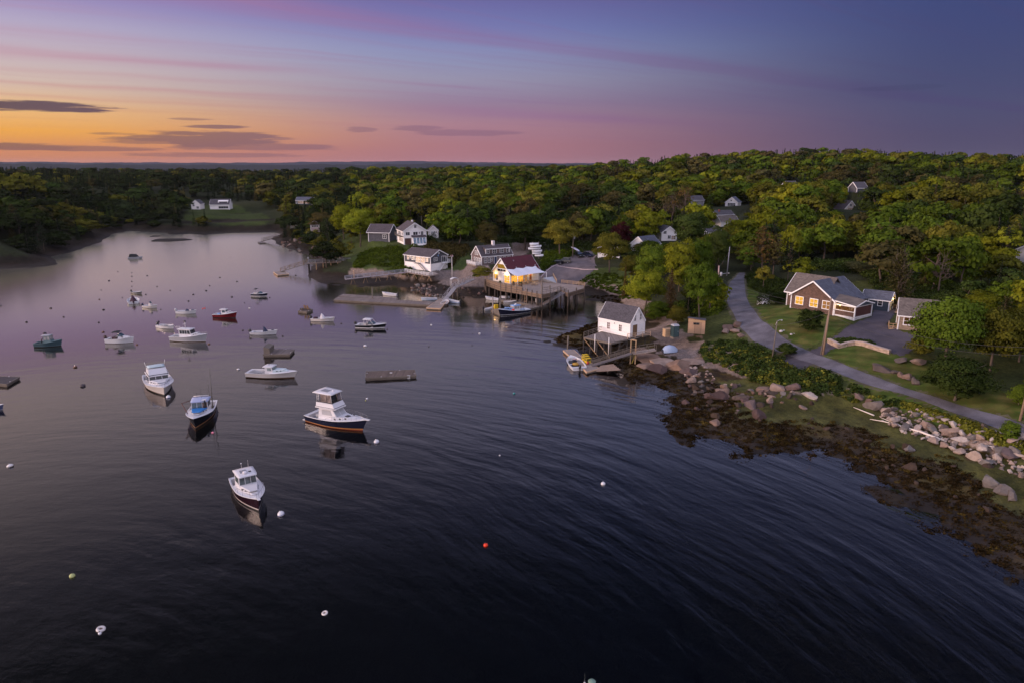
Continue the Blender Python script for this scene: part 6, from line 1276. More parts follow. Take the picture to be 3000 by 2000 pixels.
    fr = [q[0].lerp(q[1], u) for u in (0, .25, .5, .75, 1)] + [q[1].lerp(q[2], .5), q[2], q[0].lerp(q[4], .5), q[4]] + [big[0].lerp(big[1], u) for u in (.35, .7)] + [big[3].lerp(big[2], u) for u in (.1, .5, .9)]
    for p in fr: pile(t_, c, p, Zb - .2, zbot=-2.2, r=.12, m=DARKW, name='post')
    A = lambda a, b, z: P(a, b, z) - c
    for p0, p1 in ((q[0], q[0].lerp(q[1], .55)), (q[0].lerp(q[1], .5), q[1]), (q[2], q[1])): a_ = p0 - c; b_ = p1 - c; a_.z = Zb - .2; b_.z = .2 if p0 is not q[2] else .6; MB().bar(a_, b_, .14).build('brace', mat('honey brown brace', (.24, .155, .085), .8, var=.25) if p0 is not q[2] else DARKW, t_)
    mb = MB(); e0, e1 = q[0] - c, q[4] - c; e0.z = -.2; e1.z = 2.4; mb.bar(e0, e1, .12); e0.z, e1.z = 2.4, -.2; mb.bar(e0, e1, .12); mb.build('cross_brace', DARKW, t_)
    mb = MB(); mb.bar(q[0] - c + Vector((0, 0, -.1)), q[1] - c + Vector((0, 0, -.1)), .14, .3); mb.bar(q[1] - c + Vector((0, 0, -.1)), q[2] - c + Vector((0, 0, -.1)), .14, .3); mb.build('edge_beam', OLDW, t_)
    rails([q[4] - c, q[0] - c], OLDW, t_, h=1.0, n_rails=3); rails([A(1838, 993, Zb), A(1905, 985, Zb + .1)], PINEW, t_, h=1.0, n_rails=3)
    for u in (.42, .92): pile(t_, c, q[0].lerp(q[1], u), Zb + 1.0, zbot=1, r=.09, m=PIPE, name='post')
    # landing and lower gangway
    a = P(1853, 1033, 2.7); b = P(1920, 1023, 3.3); gangway('short railed landing at the head of the boathouse gangway', a, b, 1.5, DWOOD, OLDW, truss=False, n_rails=2, name='landing'); g = gangway('grey timber gangway from the ledge to the boathouse float', P(1733, 1069, .55), P(1850, 1033, 2.7), 1.3, mat('dark grey boards', (.13, .115, .12), .85, var=.2, kind='plankx'), OLDW, truss=False, n_rails=3)
    t_ = thing('gallows_frame', 'pale timber gallows frame over the boathouse gangway head', 'frame', P(1855, 1033, 2.7), 0); pa, pb = P(1847.5, 1032, 2.7) - P(1855, 1033, 2.7), P(1862, 1034, 2.7) - P(1855, 1033, 2.7)
    for p in (pa, pb): MB().bar(p + Vector((0, 0, -2.8)), p + Vector((0, 0, 2.35)), .16).build('post', LTWOOD, t_)
    MB().bar(pa + Vector((0, 0, 2.3)), pb + Vector((0, 0, 2.3)), .16).build('lintel', LTWOOD, t_); MB().bar(pa + Vector((.9, .2, -.4)), pa + Vector((.1, 0, -2.6)), .13).build('brace', mat('yellow stained timber', (.40, .30, .05), .8), t_)
    float_dock('outer boathouse float with pale edge boards', [(1650, 1025), (1684, 1055), (1706, 1046), (1681, 1024)], m=DWOOD); float_dock('inner boathouse float holding the yellow traps', [(1685, 1056), (1719, 1088), (1757, 1078), (1707, 1047)], m=DWOOD)
    p = P(1662, 1026, 0); o = MB().tube([(0, 0, -2.5), (.1, 0, 2.9)], [.17, .14], 9).build('mooring_pile', OLDW); o.location = p; tag(o, 'pale pile standing behind the outer boathouse float', 'pile', 'piles standing in the water')
    for i, (a, b, z, w) in enumerate([(1716, 1056, .5, .6), (1714, 1050.5, .5, .5), (1722, 1062, .5, .5)]):
        p = P(a, b, z); t_ = thing('lobster_trap', ['yellow lobster trap, middle one on the boathouse float', 'yellow lobster trap farthest back on the boathouse float', 'yellow lobster trap nearest the gangway foot'][i], 'lobster trap', p, .5, 'yellow lobster traps'); MB().box(-w, w, -.35, .35, 0, .42).build('wire_body', YEL, t_)
        mb = MB(); [mb.box(-w - .01, w + .01, -.36, .36, z_, z_ + .04) for z_ in (.0, .4, .82)]; [mb.bar((sx * w, sy * .35, 0), (sx * w, sy * .35, .85), .04) for sx in (-1, 1) for sy in (-1, 1)]; mb.build('frame', YEL, t_); MB().box(-w * .9, w * .9, -.30, .30, .46, .78).build('netting', mat('olive net', (.16, .15, .04), .9), t_)
    p = P(1780, 1080, .35); o = MB(); [o.bar((-2.2 + .25 * k, -1.2 + .55 * k, .05 * k), (2.0 - .2 * k, -1.5 + .6 * k, .35 + .05 * k), .42, .12) for k in range(5)]; o = o.build('plank_ramp', mat('worn pale planks', (.26, .19, .15), .85, var=.3)); o.location = p; tag(o, 'worn pale planks laid on the mud beside the inner boathouse float', 'planks')
    p = P(1722, 1066, .5); o = MB().lathe([(.18, 0), (.24, .45), (.2, .46)], (0, 0, 0), 10).build('bucket', mat('red bucket plastic', (.40, .05, .03), .5)); o.location = p; tag(o, 'red bucket by the foot of the boathouse gangway', 'bucket')
    r, L_, B_, st = open_boat('white skiff with yellow tarp and black outboard at the boathouse float', (1698, 1086), (1673, 1054), WHITE, BROWNB, group=WG, Bk=.42, sole=SOLED, zs=.6, zb=.85, sc=.82); MB().ball((-L_ * .12, .15, .5), .62, 10, 6, .45).build('tarp_bundle', YELP, r); MB().box(L_ * .05, L_ * .2, -.4, .2, .3, .75).build('gear_box', BLK, r); MB().ball((L_ * .22, -.2, .6), .2, 8, 5).build('fender', PINKB, r)
    p = G(1962, 1031); t_ = thing('covered_dinghy', 'dinghy under a pale blue tarp on the grass above the ledge', 'dinghy', p, .3); MB().loft([[(x, y * w, z * h) for y, z in ((-1, .1), (-.8, .7), (-.3, 1), (.3, 1), (.8, .7), (1, .1))] for x, w, h in ((-1.5, .5, .7), (-.9, .85, 1.2), (0, .95, 1.35), (.9, .8, 1.1), (1.5, .25, .6))]).build('tarp', mat('pale blue tarp', (.30, .36, .48), .5, var=.15), t_); MB().box(-1.3, 1.3, -.5, .5, -.3, .12).build('cradle', BLK, t_)
    p = G(1882, 1043); t_ = thing('fish_crate', 'tan plastic crate lying on the rocks below the landing', 'crate', p, .2); MB().box(-.7, .7, -.4, .4, -.3, .55).build('body', LTWOOD, t_); MB().box(-.5, .5, -.42, -.401, .05, .4).build('label_panel', DOORB, t_)
    # ---- rafts out on the water
    rf = mat('old brown raft boards', (.105, .078, .066), .9, var=.35, kind='planky'); r1, c1 = float_dock('long brown raft anchored alone in mid harbour', [(1071, 1106), (1219, 1099), (1214, 1082), (1073, 1087)], m=rf, name='raft', cat='raft', group='rafts'); MB().box(3.0, 3.5, -1.35, -1.2, .0, .6).build('ladder', GREYW, r1); MB().box(-.2, .2, .2, .4, .48, .58).build('cleat', WHITE, r1)
    r2, c2 = float_dock('grey raft with a tall box at its left end', [(771, 1038), (849, 1037), (862, 1023), (784, 1022)], m=mat('grey raft boards', (.14, .11, .10), .9, var=.35, kind='planky'), name='raft', cat='raft', group='rafts'); a = P(773, 1036, .5) - c2; b = P(787, 1024, .5) - c2; e = (b - a); n = Vector((-e.y, e.x, 0)).normalized() * -1.1
    MB().hexa([a, a + n, b + n, b, a + Vector((0, 0, 1.3)), a + n + Vector((0, 0, 1.0)), b + n + Vector((0, 0, 1.0)), b + Vector((0, 0, 1.3))]).build('box', OLDW, r2)
    r3, c3 = float_dock('small brown swim raft with two wooden chairs', [(873, 911), (899, 914), (916, 907), (893, 902)], m=rf, name='raft', cat='raft', group='rafts')
    for i, (x, y) in enumerate(((.1, .3), (.9, -.2))):
        t_ = thing('deck_chair', ['upright wooden chair on the swim raft, left one', 'upright wooden chair on the swim raft, right one'][i], 'chair', c3 + Vector((x, y, .48)), 2.6, 'chairs on the swim raft'); MB().box(-.3, .3, -.3, .3, .28, .34).build('seat', DOORB, t_); MB().hexa([(-.3, .22, .3), (.3, .22, .3), (.3, .3, .3), (-.3, .3, .3), (-.3, .55, 1.25), (.3, .55, 1.25), (.3, .62, 1.22), (-.3, .62, 1.22)]).build('backrest', DOORB, t_); mb = MB()
        for lx, ly in ((-.26, -.26), (.26, -.26), (.26, .26), (-.26, .26)): MB().box(lx - .03, lx + .03, ly - .03, ly + .03, 0, .28).build('leg', DOORB, t_)
    p = c3 + Vector((-.9, -.1, .48)); o = MB().box(-.35, .35, -.3, .3, 0, .45).build('storage_box', rf); o.location = p; tag(o, 'low wooden box on the swim raft', 'box')
    float_dock('dark raft cut by the left edge of the view', [(-60, 1118), (20, 1124), (57, 1103), (-40, 1101)], m=mat('charcoal raft boards', (.05, .042, .045), .8, var=.3, kind='planky'), name='raft', cat='raft', group='rafts')
    open_boat('blue hulled boat end peeking in at the left edge', (-70, 1206), (8, 1200), mat('slate blue hull', (.06, .07, .14), .4), DARKB, motor=False)

# ---------------------------------------------------------------- rocks
def rock_mesh(seed, sub=2, flat=.7, cuts=7):
    import bmesh
    bm = bmesh.new(); bmesh.ops.create_icosphere(bm, subdivisions=sub, radius=1.0); r = np.random.default_rng(seed)
    planes = [(Vector(r.normal(size=3)).normalized(), r.uniform(.36, .72)) for _ in range(cuts)]
    for v in bm.verts:
        for n, dd in planes:
            k = v.co.dot(n)
            if k > dd: v.co -= n * (k - dd) * .98
        v.co *= 1 + r.uniform(-.025, .025); v.co.z *= flat
    for f in bm.faces: f.smooth = False
    me = bpy.data.meshes.new('rock'); bm.to_mesh(me); bm.free(); return me
def rock_mat(name, col, var=.3, moss=0.0):
    m, t = newmat(name); co = t.n('ShaderNodeTexCoord').outputs['Object']; inf = t.n('ShaderNodeObjectInfo')
    rnd = t.m('MULTIPLY_ADD', inf.outputs['Random'], .7, .65); f = t.m('MULTIPLY', t.mr(t.noise(co, 2.2, 5, .65), .25, .75, 1 - var, 1 + var), rnd)
    tint = t.mix(inf.outputs['Random'], (1.08, .94, .88), (.94, 1.0, 1.04)); c = t.mix(1.0, t.mix(1.0, col, t.comb(f, f, f), 'MULTIPLY'), tint, 'MULTIPLY')
    b = t.n('ShaderNodeBump', Strength=.7, Distance=.08, Height=t.noise(co, 5, 5, .65)); p = t.n('ShaderNodeBsdfPrincipled', Roughness=.9, Normal=b.outputs[0], **{'Base__Color': c, 'Specular__IOR__Level': .2}); t.n('ShaderNodeOutputMaterial', Surface=p.outputs[0]); return m
def build_rocks():
    pink = rock_mat('pinkish granite', (.165, .115, .092)); pale = rock_mat('pale riprap stone', (.30, .24, .205)); dark = rock_mat('weed darkened rock', (.048, .034, .026)); ledge = rock_mat('granite ledge rock', (.23, .165, .13), .4); mauve = rock_mat('mauve wet rock', (.095, .066, .062)); grey = rock_mat('grey field rock', (.118, .10, .09))
    meshes = [rock_mesh(100 + i, 2, .72) for i in range(9)]; big = [rock_mesh(200 + i, 3, .42, 16) for i in range(5)]
    def put(name, me, m, p, s, label, cat, group, sink=.36, rz=None, tilt=.45):
        me2 = MESHC.setdefault((me.name, m.name), None)
        if me2 is None: me2 = me.copy(); me2.materials.append(m); MESHC[(me.name, m.name)] = me2
        o = link_mesh(name, me2); sx = s * rng.uniform(.95, 1.75); sy = s * rng.uniform(.75, 1.25); sz = s * rng.uniform(.9, 1.5)
        o.scale = (sx, sy, sz); o.location = (p[0], p[1], p[2] + s * (.5 - sink)); o.rotation_euler = (rng.uniform(-tilt, tilt), rng.uniform(-tilt, tilt), rng.uniform(0, 6.28) if rz is None else rz)
        return tag(o, label, cat, group)
    MESHC = {}
    def scatter(poly_px, z, n, smin, smax, fn, mind=.8, zr=None, power=2.2):
        poly = ppoly(poly_px, z); xs = [p[0] for p in poly]; ys = [p[1] for p in poly]; pts = []; tries = 0
        while len(pts) < n and tries < n * 60:
            tries += 1; x = rng.uniform(min(xs), max(xs)); y = rng.uniform(min(ys), max(ys))
            if not inpoly(np.array([x]), np.array([y]), poly)[0]: continue
            s = smin + (smax - smin) * rng.uniform() ** power
            if any((x - a) ** 2 + (y - b) ** 2 < (mind * (s + c)) ** 2 for a, b, c in pts): continue
            h = H(x, y)
            if zr and not zr[0] < h < zr[1]: continue
            pts.append((x, y, s)); fn((x, y, h), s)
    pick = lambda l: l[int(rng.integers(len(l)))]
    scatter([(2585, 1185), (2700, 1208), (2800, 1243), (2900, 1272), (3060, 1325), (3060, 1400), (2960, 1362), (2860, 1318), (2760, 1282), (2660, 1248), (2590, 1222)], 2.4, 235, .22, .85, lambda p, s: put('riprap_stone', pick(meshes), pale if rng.uniform() < .75 else grey, p, s, 'pale angular stone tumbled in the riprap bank below the lower road', 'stone', 'riprap stones below the road', sink=.15), mind=.55, power=2.4)
    for px, py, s, m, lb in [(2592, 1204, 1.1, pale, 'big pale square-topped boulder heading the riprap bank'), (2720, 1250, .95, pale, 'whitest boulder at the lower edge of the riprap'), (2788, 1270, 1.15, pink, 'broad tan boulder in mid riprap'), (2815, 1290, .9, pale, 'pale boulder at the grass edge under the riprap'), (2552, 1190, 1.35, grey, 'wide grey boulder left of the riprap bank'), (2515, 1163, .8, pink, 'pinkish boulder at the top left of the riprap'), (2543, 1178, .6, pink, 'small pink boulder left of the riprap'), (2960, 1330, 1.1, mauve, 'dark boulder low in the riprap near the right edge'), (2905, 1418, 1.25, grey, 'large split grey boulder on the weed near the right edge'), (2965, 1456, .9, grey, 'boulder below the split one on the weedy flat'), (2940, 1442, .8, grey, 'flat boulder beside the lowest weedy rocks'), (2093, 1240, .85, pink, 'single rounded tan boulder alone on the weed'), (2357, 1196, .6, pink, 'small tan boulder on the mossy flat'), (2668, 1372, .9, dark, 'amber weed-draped boulder mid flat'), (2660, 1318, .9, grey, 'grey boulder in the olive weed'), (2228, 1220, 1.1, mauve, 'purple wet boulder among dark rocks'), (2200, 1188, 1.1, mauve, 'mauve rounded boulder beside the purple wet one'), (2120, 1153, 1.2, pink, 'sharp pale boulder standing over the weed'), (2172, 1166, .9, grey, 'rounded pale grey boulder low on the shore'), (2080, 1165, 1.3, mauve, 'long mauve boulder at the weedy waterline'), (2285, 1142, 1.6, pink, 'large squared tan boulder under the shrubs'), (2320, 1140, 1.3, mauve, 'dark squared boulder right of the large tan one'), (2230, 1145, 1.1, pink, 'pink boulder left of the large squared one'), (2370, 1160, .9, pale, 'pale slab at the end of the boulder line')]:
        p = G(px, py); put('boulder', pick(meshes), m, p, s, lb, 'boulder', 'boulders along the right shore')
    scatter([(2010, 1075), (2100, 1085), (2200, 1115), (2330, 1140), (2400, 1165), (2380, 1180), (2250, 1165), (2130, 1150), (2040, 1120)], 2.2, 55, .3, 1.2, lambda p, s: put('boulder', pick(meshes), pick([pink, dark, ledge, mauve, mauve, grey]), p, s, 'pinkish granite boulder in the jumbled line under the shoreline shrubs', 'boulder', 'jumbled granite boulders'), mind=.6)
    scatter([(1960, 1110), (2080, 1130), (2300, 1180), (2250, 1260), (2100, 1240), (1990, 1180)], 1.0, 24, .3, .9, lambda p, s: put('weedy_rock', pick(meshes), pick([dark, mauve, dark]), p, s, 'dark weed covered rock on the tidal flat below the boulders', 'rock', 'weed covered rocks', sink=.35), mind=.8)
    scatter([(2350, 1210), (2700, 1290), (3000, 1400), (3050, 1560), (2850, 1480), (2600, 1380), (2400, 1290)], .9, 24, .3, .9, lambda p, s: put('weedy_rock', pick(meshes), dark, p, s, 'brown weed draped rock on the wide flat near the right edge', 'rock', 'weed draped rocks on the flat', sink=.4), mind=1.2)
    for i, (px, py, s, rz) in enumerate([(1905, 1052, 3.0, .6), (1940, 1064, 3.2, .4), (1985, 1072, 2.8, .3), (1925, 1085, 2.8, .7), (1895, 1075, 2.2, .5), (2035, 1062, 2.4, .2), (1880, 1030, 2.3, .8), (2015, 1090, 2.0, .4)]):
        put('granite_ledge', big[i % 5], ledge if i not in (3, 7) else mauve, G(px, py), s, ['pale smooth granite ledge just right of the boathouse landing', 'broad pale ledge in the middle of the granite shore', 'tan ledge with rubble at its right', 'darker ledge sloping to the weed', 'dark-footed ledge below the landing', 'ledge rock under the bushes right of the tarp', 'ledge behind the gallows frame', 'low dark ledge right of the sloping one'][i], 'ledge', 'granite ledges by the boathouse', sink=.42, rz=rz, tilt=.1)
    scatter([(1985, 1045), (2060, 1050), (2110, 1075), (2090, 1090), (2010, 1080)], 2.4, 40, .18, .5, lambda p, s: put('rubble_stone', pick(meshes), pick([pale, pink]), p, s, 'small pale rubble stone beside the granite ledges', 'stone', 'rubble by the ledges'), mind=.5)
    for i, (px, py, s) in enumerate([(2135, 962, 1.5), (2155, 972, 1.3), (2172, 985, 1.1), (2125, 975, 1.2), (2160, 955, 1.2)]): put('granite_outcrop', big[i % 5], pink, G(px, py), s, 'pinkish fractured outcrop between the plywood shed and the road', 'outcrop', 'outcrop by the road', sink=.3, tilt=.2)
    for i, (px, py, s) in enumerate([(2640, 1058, 1.4), (2690, 1064, 1.7), (2580, 1082, 1.5), (2655, 1107, .8), (2625, 1092, .7), (2685, 1122, .9), (2668, 1112, .7), (2640, 1100, .7)]): put('yard_rock', big[i % 5] if s > 1 else meshes[i], pick([grey, pink]), G(px, py), s, 'flat ' + ('broad' if s > 1 else 'small') + ' rock in the lawn left of the big dark bush', 'rock', 'rocks in the lawn', sink=.3)
    scatter([(1215, 818), (1262, 822), (1300, 838), (1296, 852), (1250, 845), (1200, 835)], 2, 46, .35, .8, lambda p, s: put('riprap_stone', pick(meshes), pick([mauve, grey, pink]), p, s, 'rough stone in the bank below the harbour building', 'stone', 'riprap below the harbour building'), mind=.6)
    scatter([(815, 706), (850, 700), (900, 718), (960, 738), (1020, 752), (1005, 768), (940, 752), (870, 735)], 1.8, 48, .5, 1.5, lambda p, s: put('shore_rock', pick(meshes), pick([pink, mauve, grey, dark]), p, s, 'rugged rock on the shore of the wooded point', 'rock', 'rocks of the wooded point'), mind=.6)
    for i, (px, py, s) in enumerate([(895, 706, 3.2), (925, 725, 2.6)]): put('granite_ledge', big[i], mauve, G(px, py), s, ['grey rock dome on the wooded point', 'lower rock dome on the wooded point'][i], 'ledge', None, sink=.35)
    scatter([(1290, 833), (1345, 840), (1420, 838), (1425, 850), (1330, 858)], 1.6, 26, .3, .7, lambda p, s: put('shore_rock', pick(meshes), pick([dark, mauve]), p, s, 'dark rock on the mud between boat ramp and wharf', 'rock', 'dark rocks by the ramp'), mind=.7)
    # driftwood
    dw = mat('bleached driftwood', (.66, .57, .50), .8, var=.2, scale=2)
    for i, (pts, br) in enumerate([([(2753, 1291), (2700, 1270), (2640, 1252), (2590, 1238), (2548, 1231)], [(2645, 1254), (2610, 1240), (2578, 1226)]), ([(2965, 1345), (2935, 1328), (2905, 1312), (2878, 1307)], [(2935, 1328), (2930, 1322)]), ([(2560, 1220), (2530, 1208), (2500, 1196)], None)]):
        q = [G(a, b) for a, b in pts]; o = thing('driftwood_log', ['long bleached forked tree trunk lying on the moss below the riprap', 'bent bleached driftwood stick near the right edge', 'thin driftwood pole at the left end of the riprap'][i], 'driftwood', q[0], 0, 'driftwood')
        mb = MB(); w = .17 if i == 0 else .10; mb.tube([p - q[0] + Vector((0, 0, .22)) for p in q], [w - (w - .04) * k / (len(q) - 1) for k in range(len(q))], 7); mb.build('trunk', dw, o)
        if br: MB().tube([G(a, b) - q[0] + Vector((0, 0, .25)) for a, b in br], [.07, .05, .03][:len(br)], 6).build('branch', dw, o)
        if i == 0: mb = MB(); [mb.tube([(0, 0, .22), (.5 * cos(k * 1.1) + .2, .4 * sin(k * 1.1) - .2, .25 + .2 * sin(k * 2))], [.09, .03], 5) for k in range(6)]; mb.build('root_stub', dw, o)
# ---------------------------------------------------------------- road, drive, parking, poles, cars, walls
ROAD_L = [(2165, 800), (2140, 826), (2127, 863), (2136, 902), (2166, 959), (2205, 1000), (2262, 1025), (2320, 1046), (2368, 1062), (2440, 1090), (2521, 1121), (2600, 1143), (2696, 1170), (2840, 1225), (2960, 1272), (3100, 1335)]
ROAD_R = [(2182, 800), (2180, 826), (2184, 863), (2201, 902), (2235, 944), (2285, 983), (2330, 1012), (2375, 1032), (2425, 1050), (2473, 1070), (2540, 1096), (2601, 1118), (2760, 1170), (2904, 1212), (3000, 1243), (3160, 1300)]
DRIVE = ppoly([(2285, 980), (2320, 986), (2355, 989), (2400, 984), (2448, 974), (2499, 955), (2543, 942), (2560, 915), (2600, 917), (2632, 918), (2618, 945), (2600, 968), (2640, 985), (2693, 1003), (2697, 1014), (2668, 1027), (2642, 1030), (2600, 1018), (2547, 1001), (2500, 996), (2441, 996), (2420, 1003), (2385, 1015), (2362, 1026), (2325, 1012)], 7)
PARK = ppoly([(1570, 793), (1600, 782), (1634, 774), (1678, 765), (1734, 759), (1748, 770), (1750, 790), (1690, 799), (1634, 808), (1600, 816), (1585, 806), (1565, 800)], 5)
def gmat(name, col, sc=1.2, var=.25):
    m, t = newmat(name); co = t.n('ShaderNodeTexCoord').outputs['Object']
    f = t.m('MULTIPLY', t.mr(t.noise(co, .35, 4), .3, .7, 1 - var, 1 + var), t.mr(t.noise(co, 9, 3), .3, .7, .85, 1.15))
    b = t.n('ShaderNodeBump', Strength=.4, Distance=.03, Height=t.noise(co, 12, 4)); p = t.n('ShaderNodeBsdfPrincipled', Roughness=.92, Normal=b.outputs[0], **{'Base__Color': t.mix(1.0, col, t.comb(f, f, f), 'MULTIPLY'), 'Specular__IOR__Level': .2}); t.n('ShaderNodeOutputMaterial', Surface=p.outputs[0]); return m
def build_roads():
    E1, E2 = [tuple(G(*p)[:2]) for p in ROAD_L], [tuple(G(*p)[:2]) for p in ROAD_R]; strip('road_shoulder', E1, E2, gmat('gravel and grass shoulder', (.078, .072, .042), var=.5), n=240, lift=.05, grow=.75)
    strip('road', [tuple(G(*p)[:2]) for p in ROAD_L], [tuple(G(*p)[:2]) for p in ROAD_R], gmat('worn asphalt', (.108, .101, .118), var=.38), n=150, lift=.10)
    drape('driveway', DRIVE, gmat('dark driveway asphalt', (.062, .055, .068)), .07, .45)
    drape('parking_lot', PARK, gmat('gravel lot', (.135, .112, .118)), .08, .8)
    m, t = newmat('mown lawn'); co = t.n('ShaderNodeTexCoord').outputs['Object']; sp = t.n('ShaderNodeSeparateXYZ', Vector=co)
    u = t.m('ADD', t.m('MULTIPLY', sp.outputs[0], .62), t.m('MULTIPLY', sp.outputs[1], .78)); w = t.noise(co, .12, 2)
    st = t.m('SINE', t.m('MULTIPLY', t.m('ADD', u, t.m('MULTIPLY', w, 4.0)), 2.6)); f = t.m('MULTIPLY', t.mr(st, -.6, .6, .86, 1.12, smooth=True), t.mr(t.noise(co, .5, 4), .3, .7, .75, 1.25))
    c = t.mix(t.mr(t.noise(co, .22, 5, .75), .42, .62), (.052, .076, .016), (.092, .084, .026)); b = t.n('ShaderNodeBump', Strength=.5, Distance=.05, Height=t.noise(co, 8, 3))
    p = t.n('ShaderNodeBsdfPrincipled', Roughness=1, Normal=b.outputs[0], **{'Base__Color': t.mix(1.0, c, t.comb(f, f, f), 'MULTIPLY'), 'Specular__IOR__Level': .05}); t.n('ShaderNodeOutputMaterial', Surface=p.outputs[0])
    drape('lawn', LAWNS[0], m, .05, .6); drape('lawn', LAWNS[1], m, .05, .6); drape('lawn', LAWNS[2], m, .05, .5)
    # kerb lines of the parking lot
    for i, (a, b, lab) in enumerate([((1570, 793), (1640, 774), 'low pale kerb along the back of the parking lot'), ((1630, 809), (1752, 791), 'low pinkish kerb along the front of the parking lot')]):
        p, q = G(*a), G(*b); mb = MB(); n = 14
        for k in range(n): x0 = p.lerp(q, k / n); x1 = p.lerp(q, (k + 1) / n); x0.z = H(x0.x, x0.y) + .12; x1.z = H(x1.x, x1.y) + .12; mb.bar(x0 - p, x1 - p, .25, .3)
        o = mb.build('kerb', mat('pinkish concrete kerb', (.40, .32, .33), .8)); o.location = p; tag(o, lab, 'kerb', 'parking lot kerbs')
def build_poles():
    wood = mat('utility pole wood', (.26, .175, .12), .85, var=.25, scale=2); tops = {}
    def pole(key, base, top_py, label, r=.15, m=wood, lean=0.0, name='utility_pole', cat='utility pole', transformer=False, arm=None):
        p = G(*base); hh = hz(p, top_py) - p.z; o = thing(name, label, cat, p, 0, 'poles')
        MB().tube([(0, 0, -.4), (lean, 0, hh)], [r * 1.15, r * .8], 9).build('post', m, o); tops[key] = p + Vector((lean, 0, hh - .2))
        if transformer: q = MB().tube([(.38, -.1, hh * transformer - .9), (.38, -.1, hh * transformer)], .24, 10).build('transformer', GREYW, o); MB().bar((0, 0, hh * transformer - .4), (.3, -.1, hh * transformer - .4), .08).build('bracket', ALU, o)
        if arm: MB().tube([(0, 0, hh * arm[0]), (arm[1] * .4, 0, hh * arm[0] + .7), (arm[1], 0, hh * arm[0] + .9)], .05, 6).build('lamp_arm', ALU, o); MB().ball((arm[1] + .25, 0, hh * arm[0] + .85), .2, 8, 5, .5).build('lamp_head', GREYW, o)
        return o
    pole('a', (2411, 1039), 873, 'tallest reddish utility pole on the lawn wedge by the driveway', .15, lean=.25); pole('a2', (2405, 1038), 925, 'shorter grey utility pole paired with the tallest one', .13, OLDW, lean=.4)
    pole('b', (2262, 1051), 939, 'slim pole rising out of the shrubs beside the road', .10, OLDW, lean=.25, arm=(.88, .7)); pole('c', (2103, 864), 779, 'utility pole with street lamp arm and transformer left of the road bend', .15, mat('pinkish pole', (.42, .30, .27), .8), lean=-.25, transformer=.78, arm=(.62, 1.9))
    pole('d', (2129, 809), 724, 'thin grey pole behind the street lamp at the top of the road', .12, mat('steel grey pole', (.26, .26, .30), .6), lean=.2); pole('e', (1678, 756), 682, 'utility pole with small transformer behind the parking lot', .15, OLDW, transformer=.86); pole('f', (2988, 1231), 985, 'honey brown utility pole at the right edge', .15, lean=.5)
    pole('g', (2021, 690), 655, 'short pole in front of the big round tree', .13, mat('pinkish pole', (.42, .30, .27))); pole('h', (1204, 655), 610, 'reddish mast behind the tall white house', .10, mat('rusty mast', (.20, .09, .08))); pole('h2', (1238, 680), 633, 'thin leaning pole right of the tall white house', .09, OLDW, lean=-.4)
    pole('i', (2464, 605), 567, 'pale green mast among trees beside the A-frame gable', .12, mat('green mast', (.12, .22, .18))); pole('j', (2253, 685), 655, 'grey pole with a box in the woods above the road', .12, GREYW); pole('k', (2826, 512), 478, 'white mast standing above the right ridge', .16, PIPE); pole('l', (1496, 690), 620, 'dark leaning dead trunk behind the cape house', .16, DARKW, lean=-1.2, name='dead_trunk', cat='tree trunk')
    wire = mat('wire', (.06, .055, .055), .5)
    for i, (a, b, za, zb, sag, lab) in enumerate([('c', 'a', -2.6, -1.2, .9, 'upper overhead wire between the street lamp pole and the tallest pole'), ('c', 'a', -3.4, -2.0, 1.0, 'lower overhead wire between the street lamp pole and the tallest pole'), ('a', 'f', -1.5, -1.2, 1.6, 'long overhead wire running from the tallest pole to the right edge'), ('a', 'f', -2.6, -2.2, 1.7, 'second wire running from the tallest pole to the right edge'), ('a', 'b', -2.0, -.6, .5, 'wire from the tallest pole to the slim pole in the shrubs'), ('c', 'd', -.3, -.8, .2, 'short wire between the two poles at the road bend')]):
        p, q = tops[a] + Vector((0, 0, za)), tops[b] + Vector((0, 0, zb)); pts = [p.lerp(q, k / 14) - Vector((0, 0, sag * 4 * (k / 14) * (1 - k / 14))) - p for k in range(15)]
        o = MB().tube(pts, .02, 5).build('overhead_wire', wire); o.location = p; tag(o, lab, 'wire', 'overhead wires')
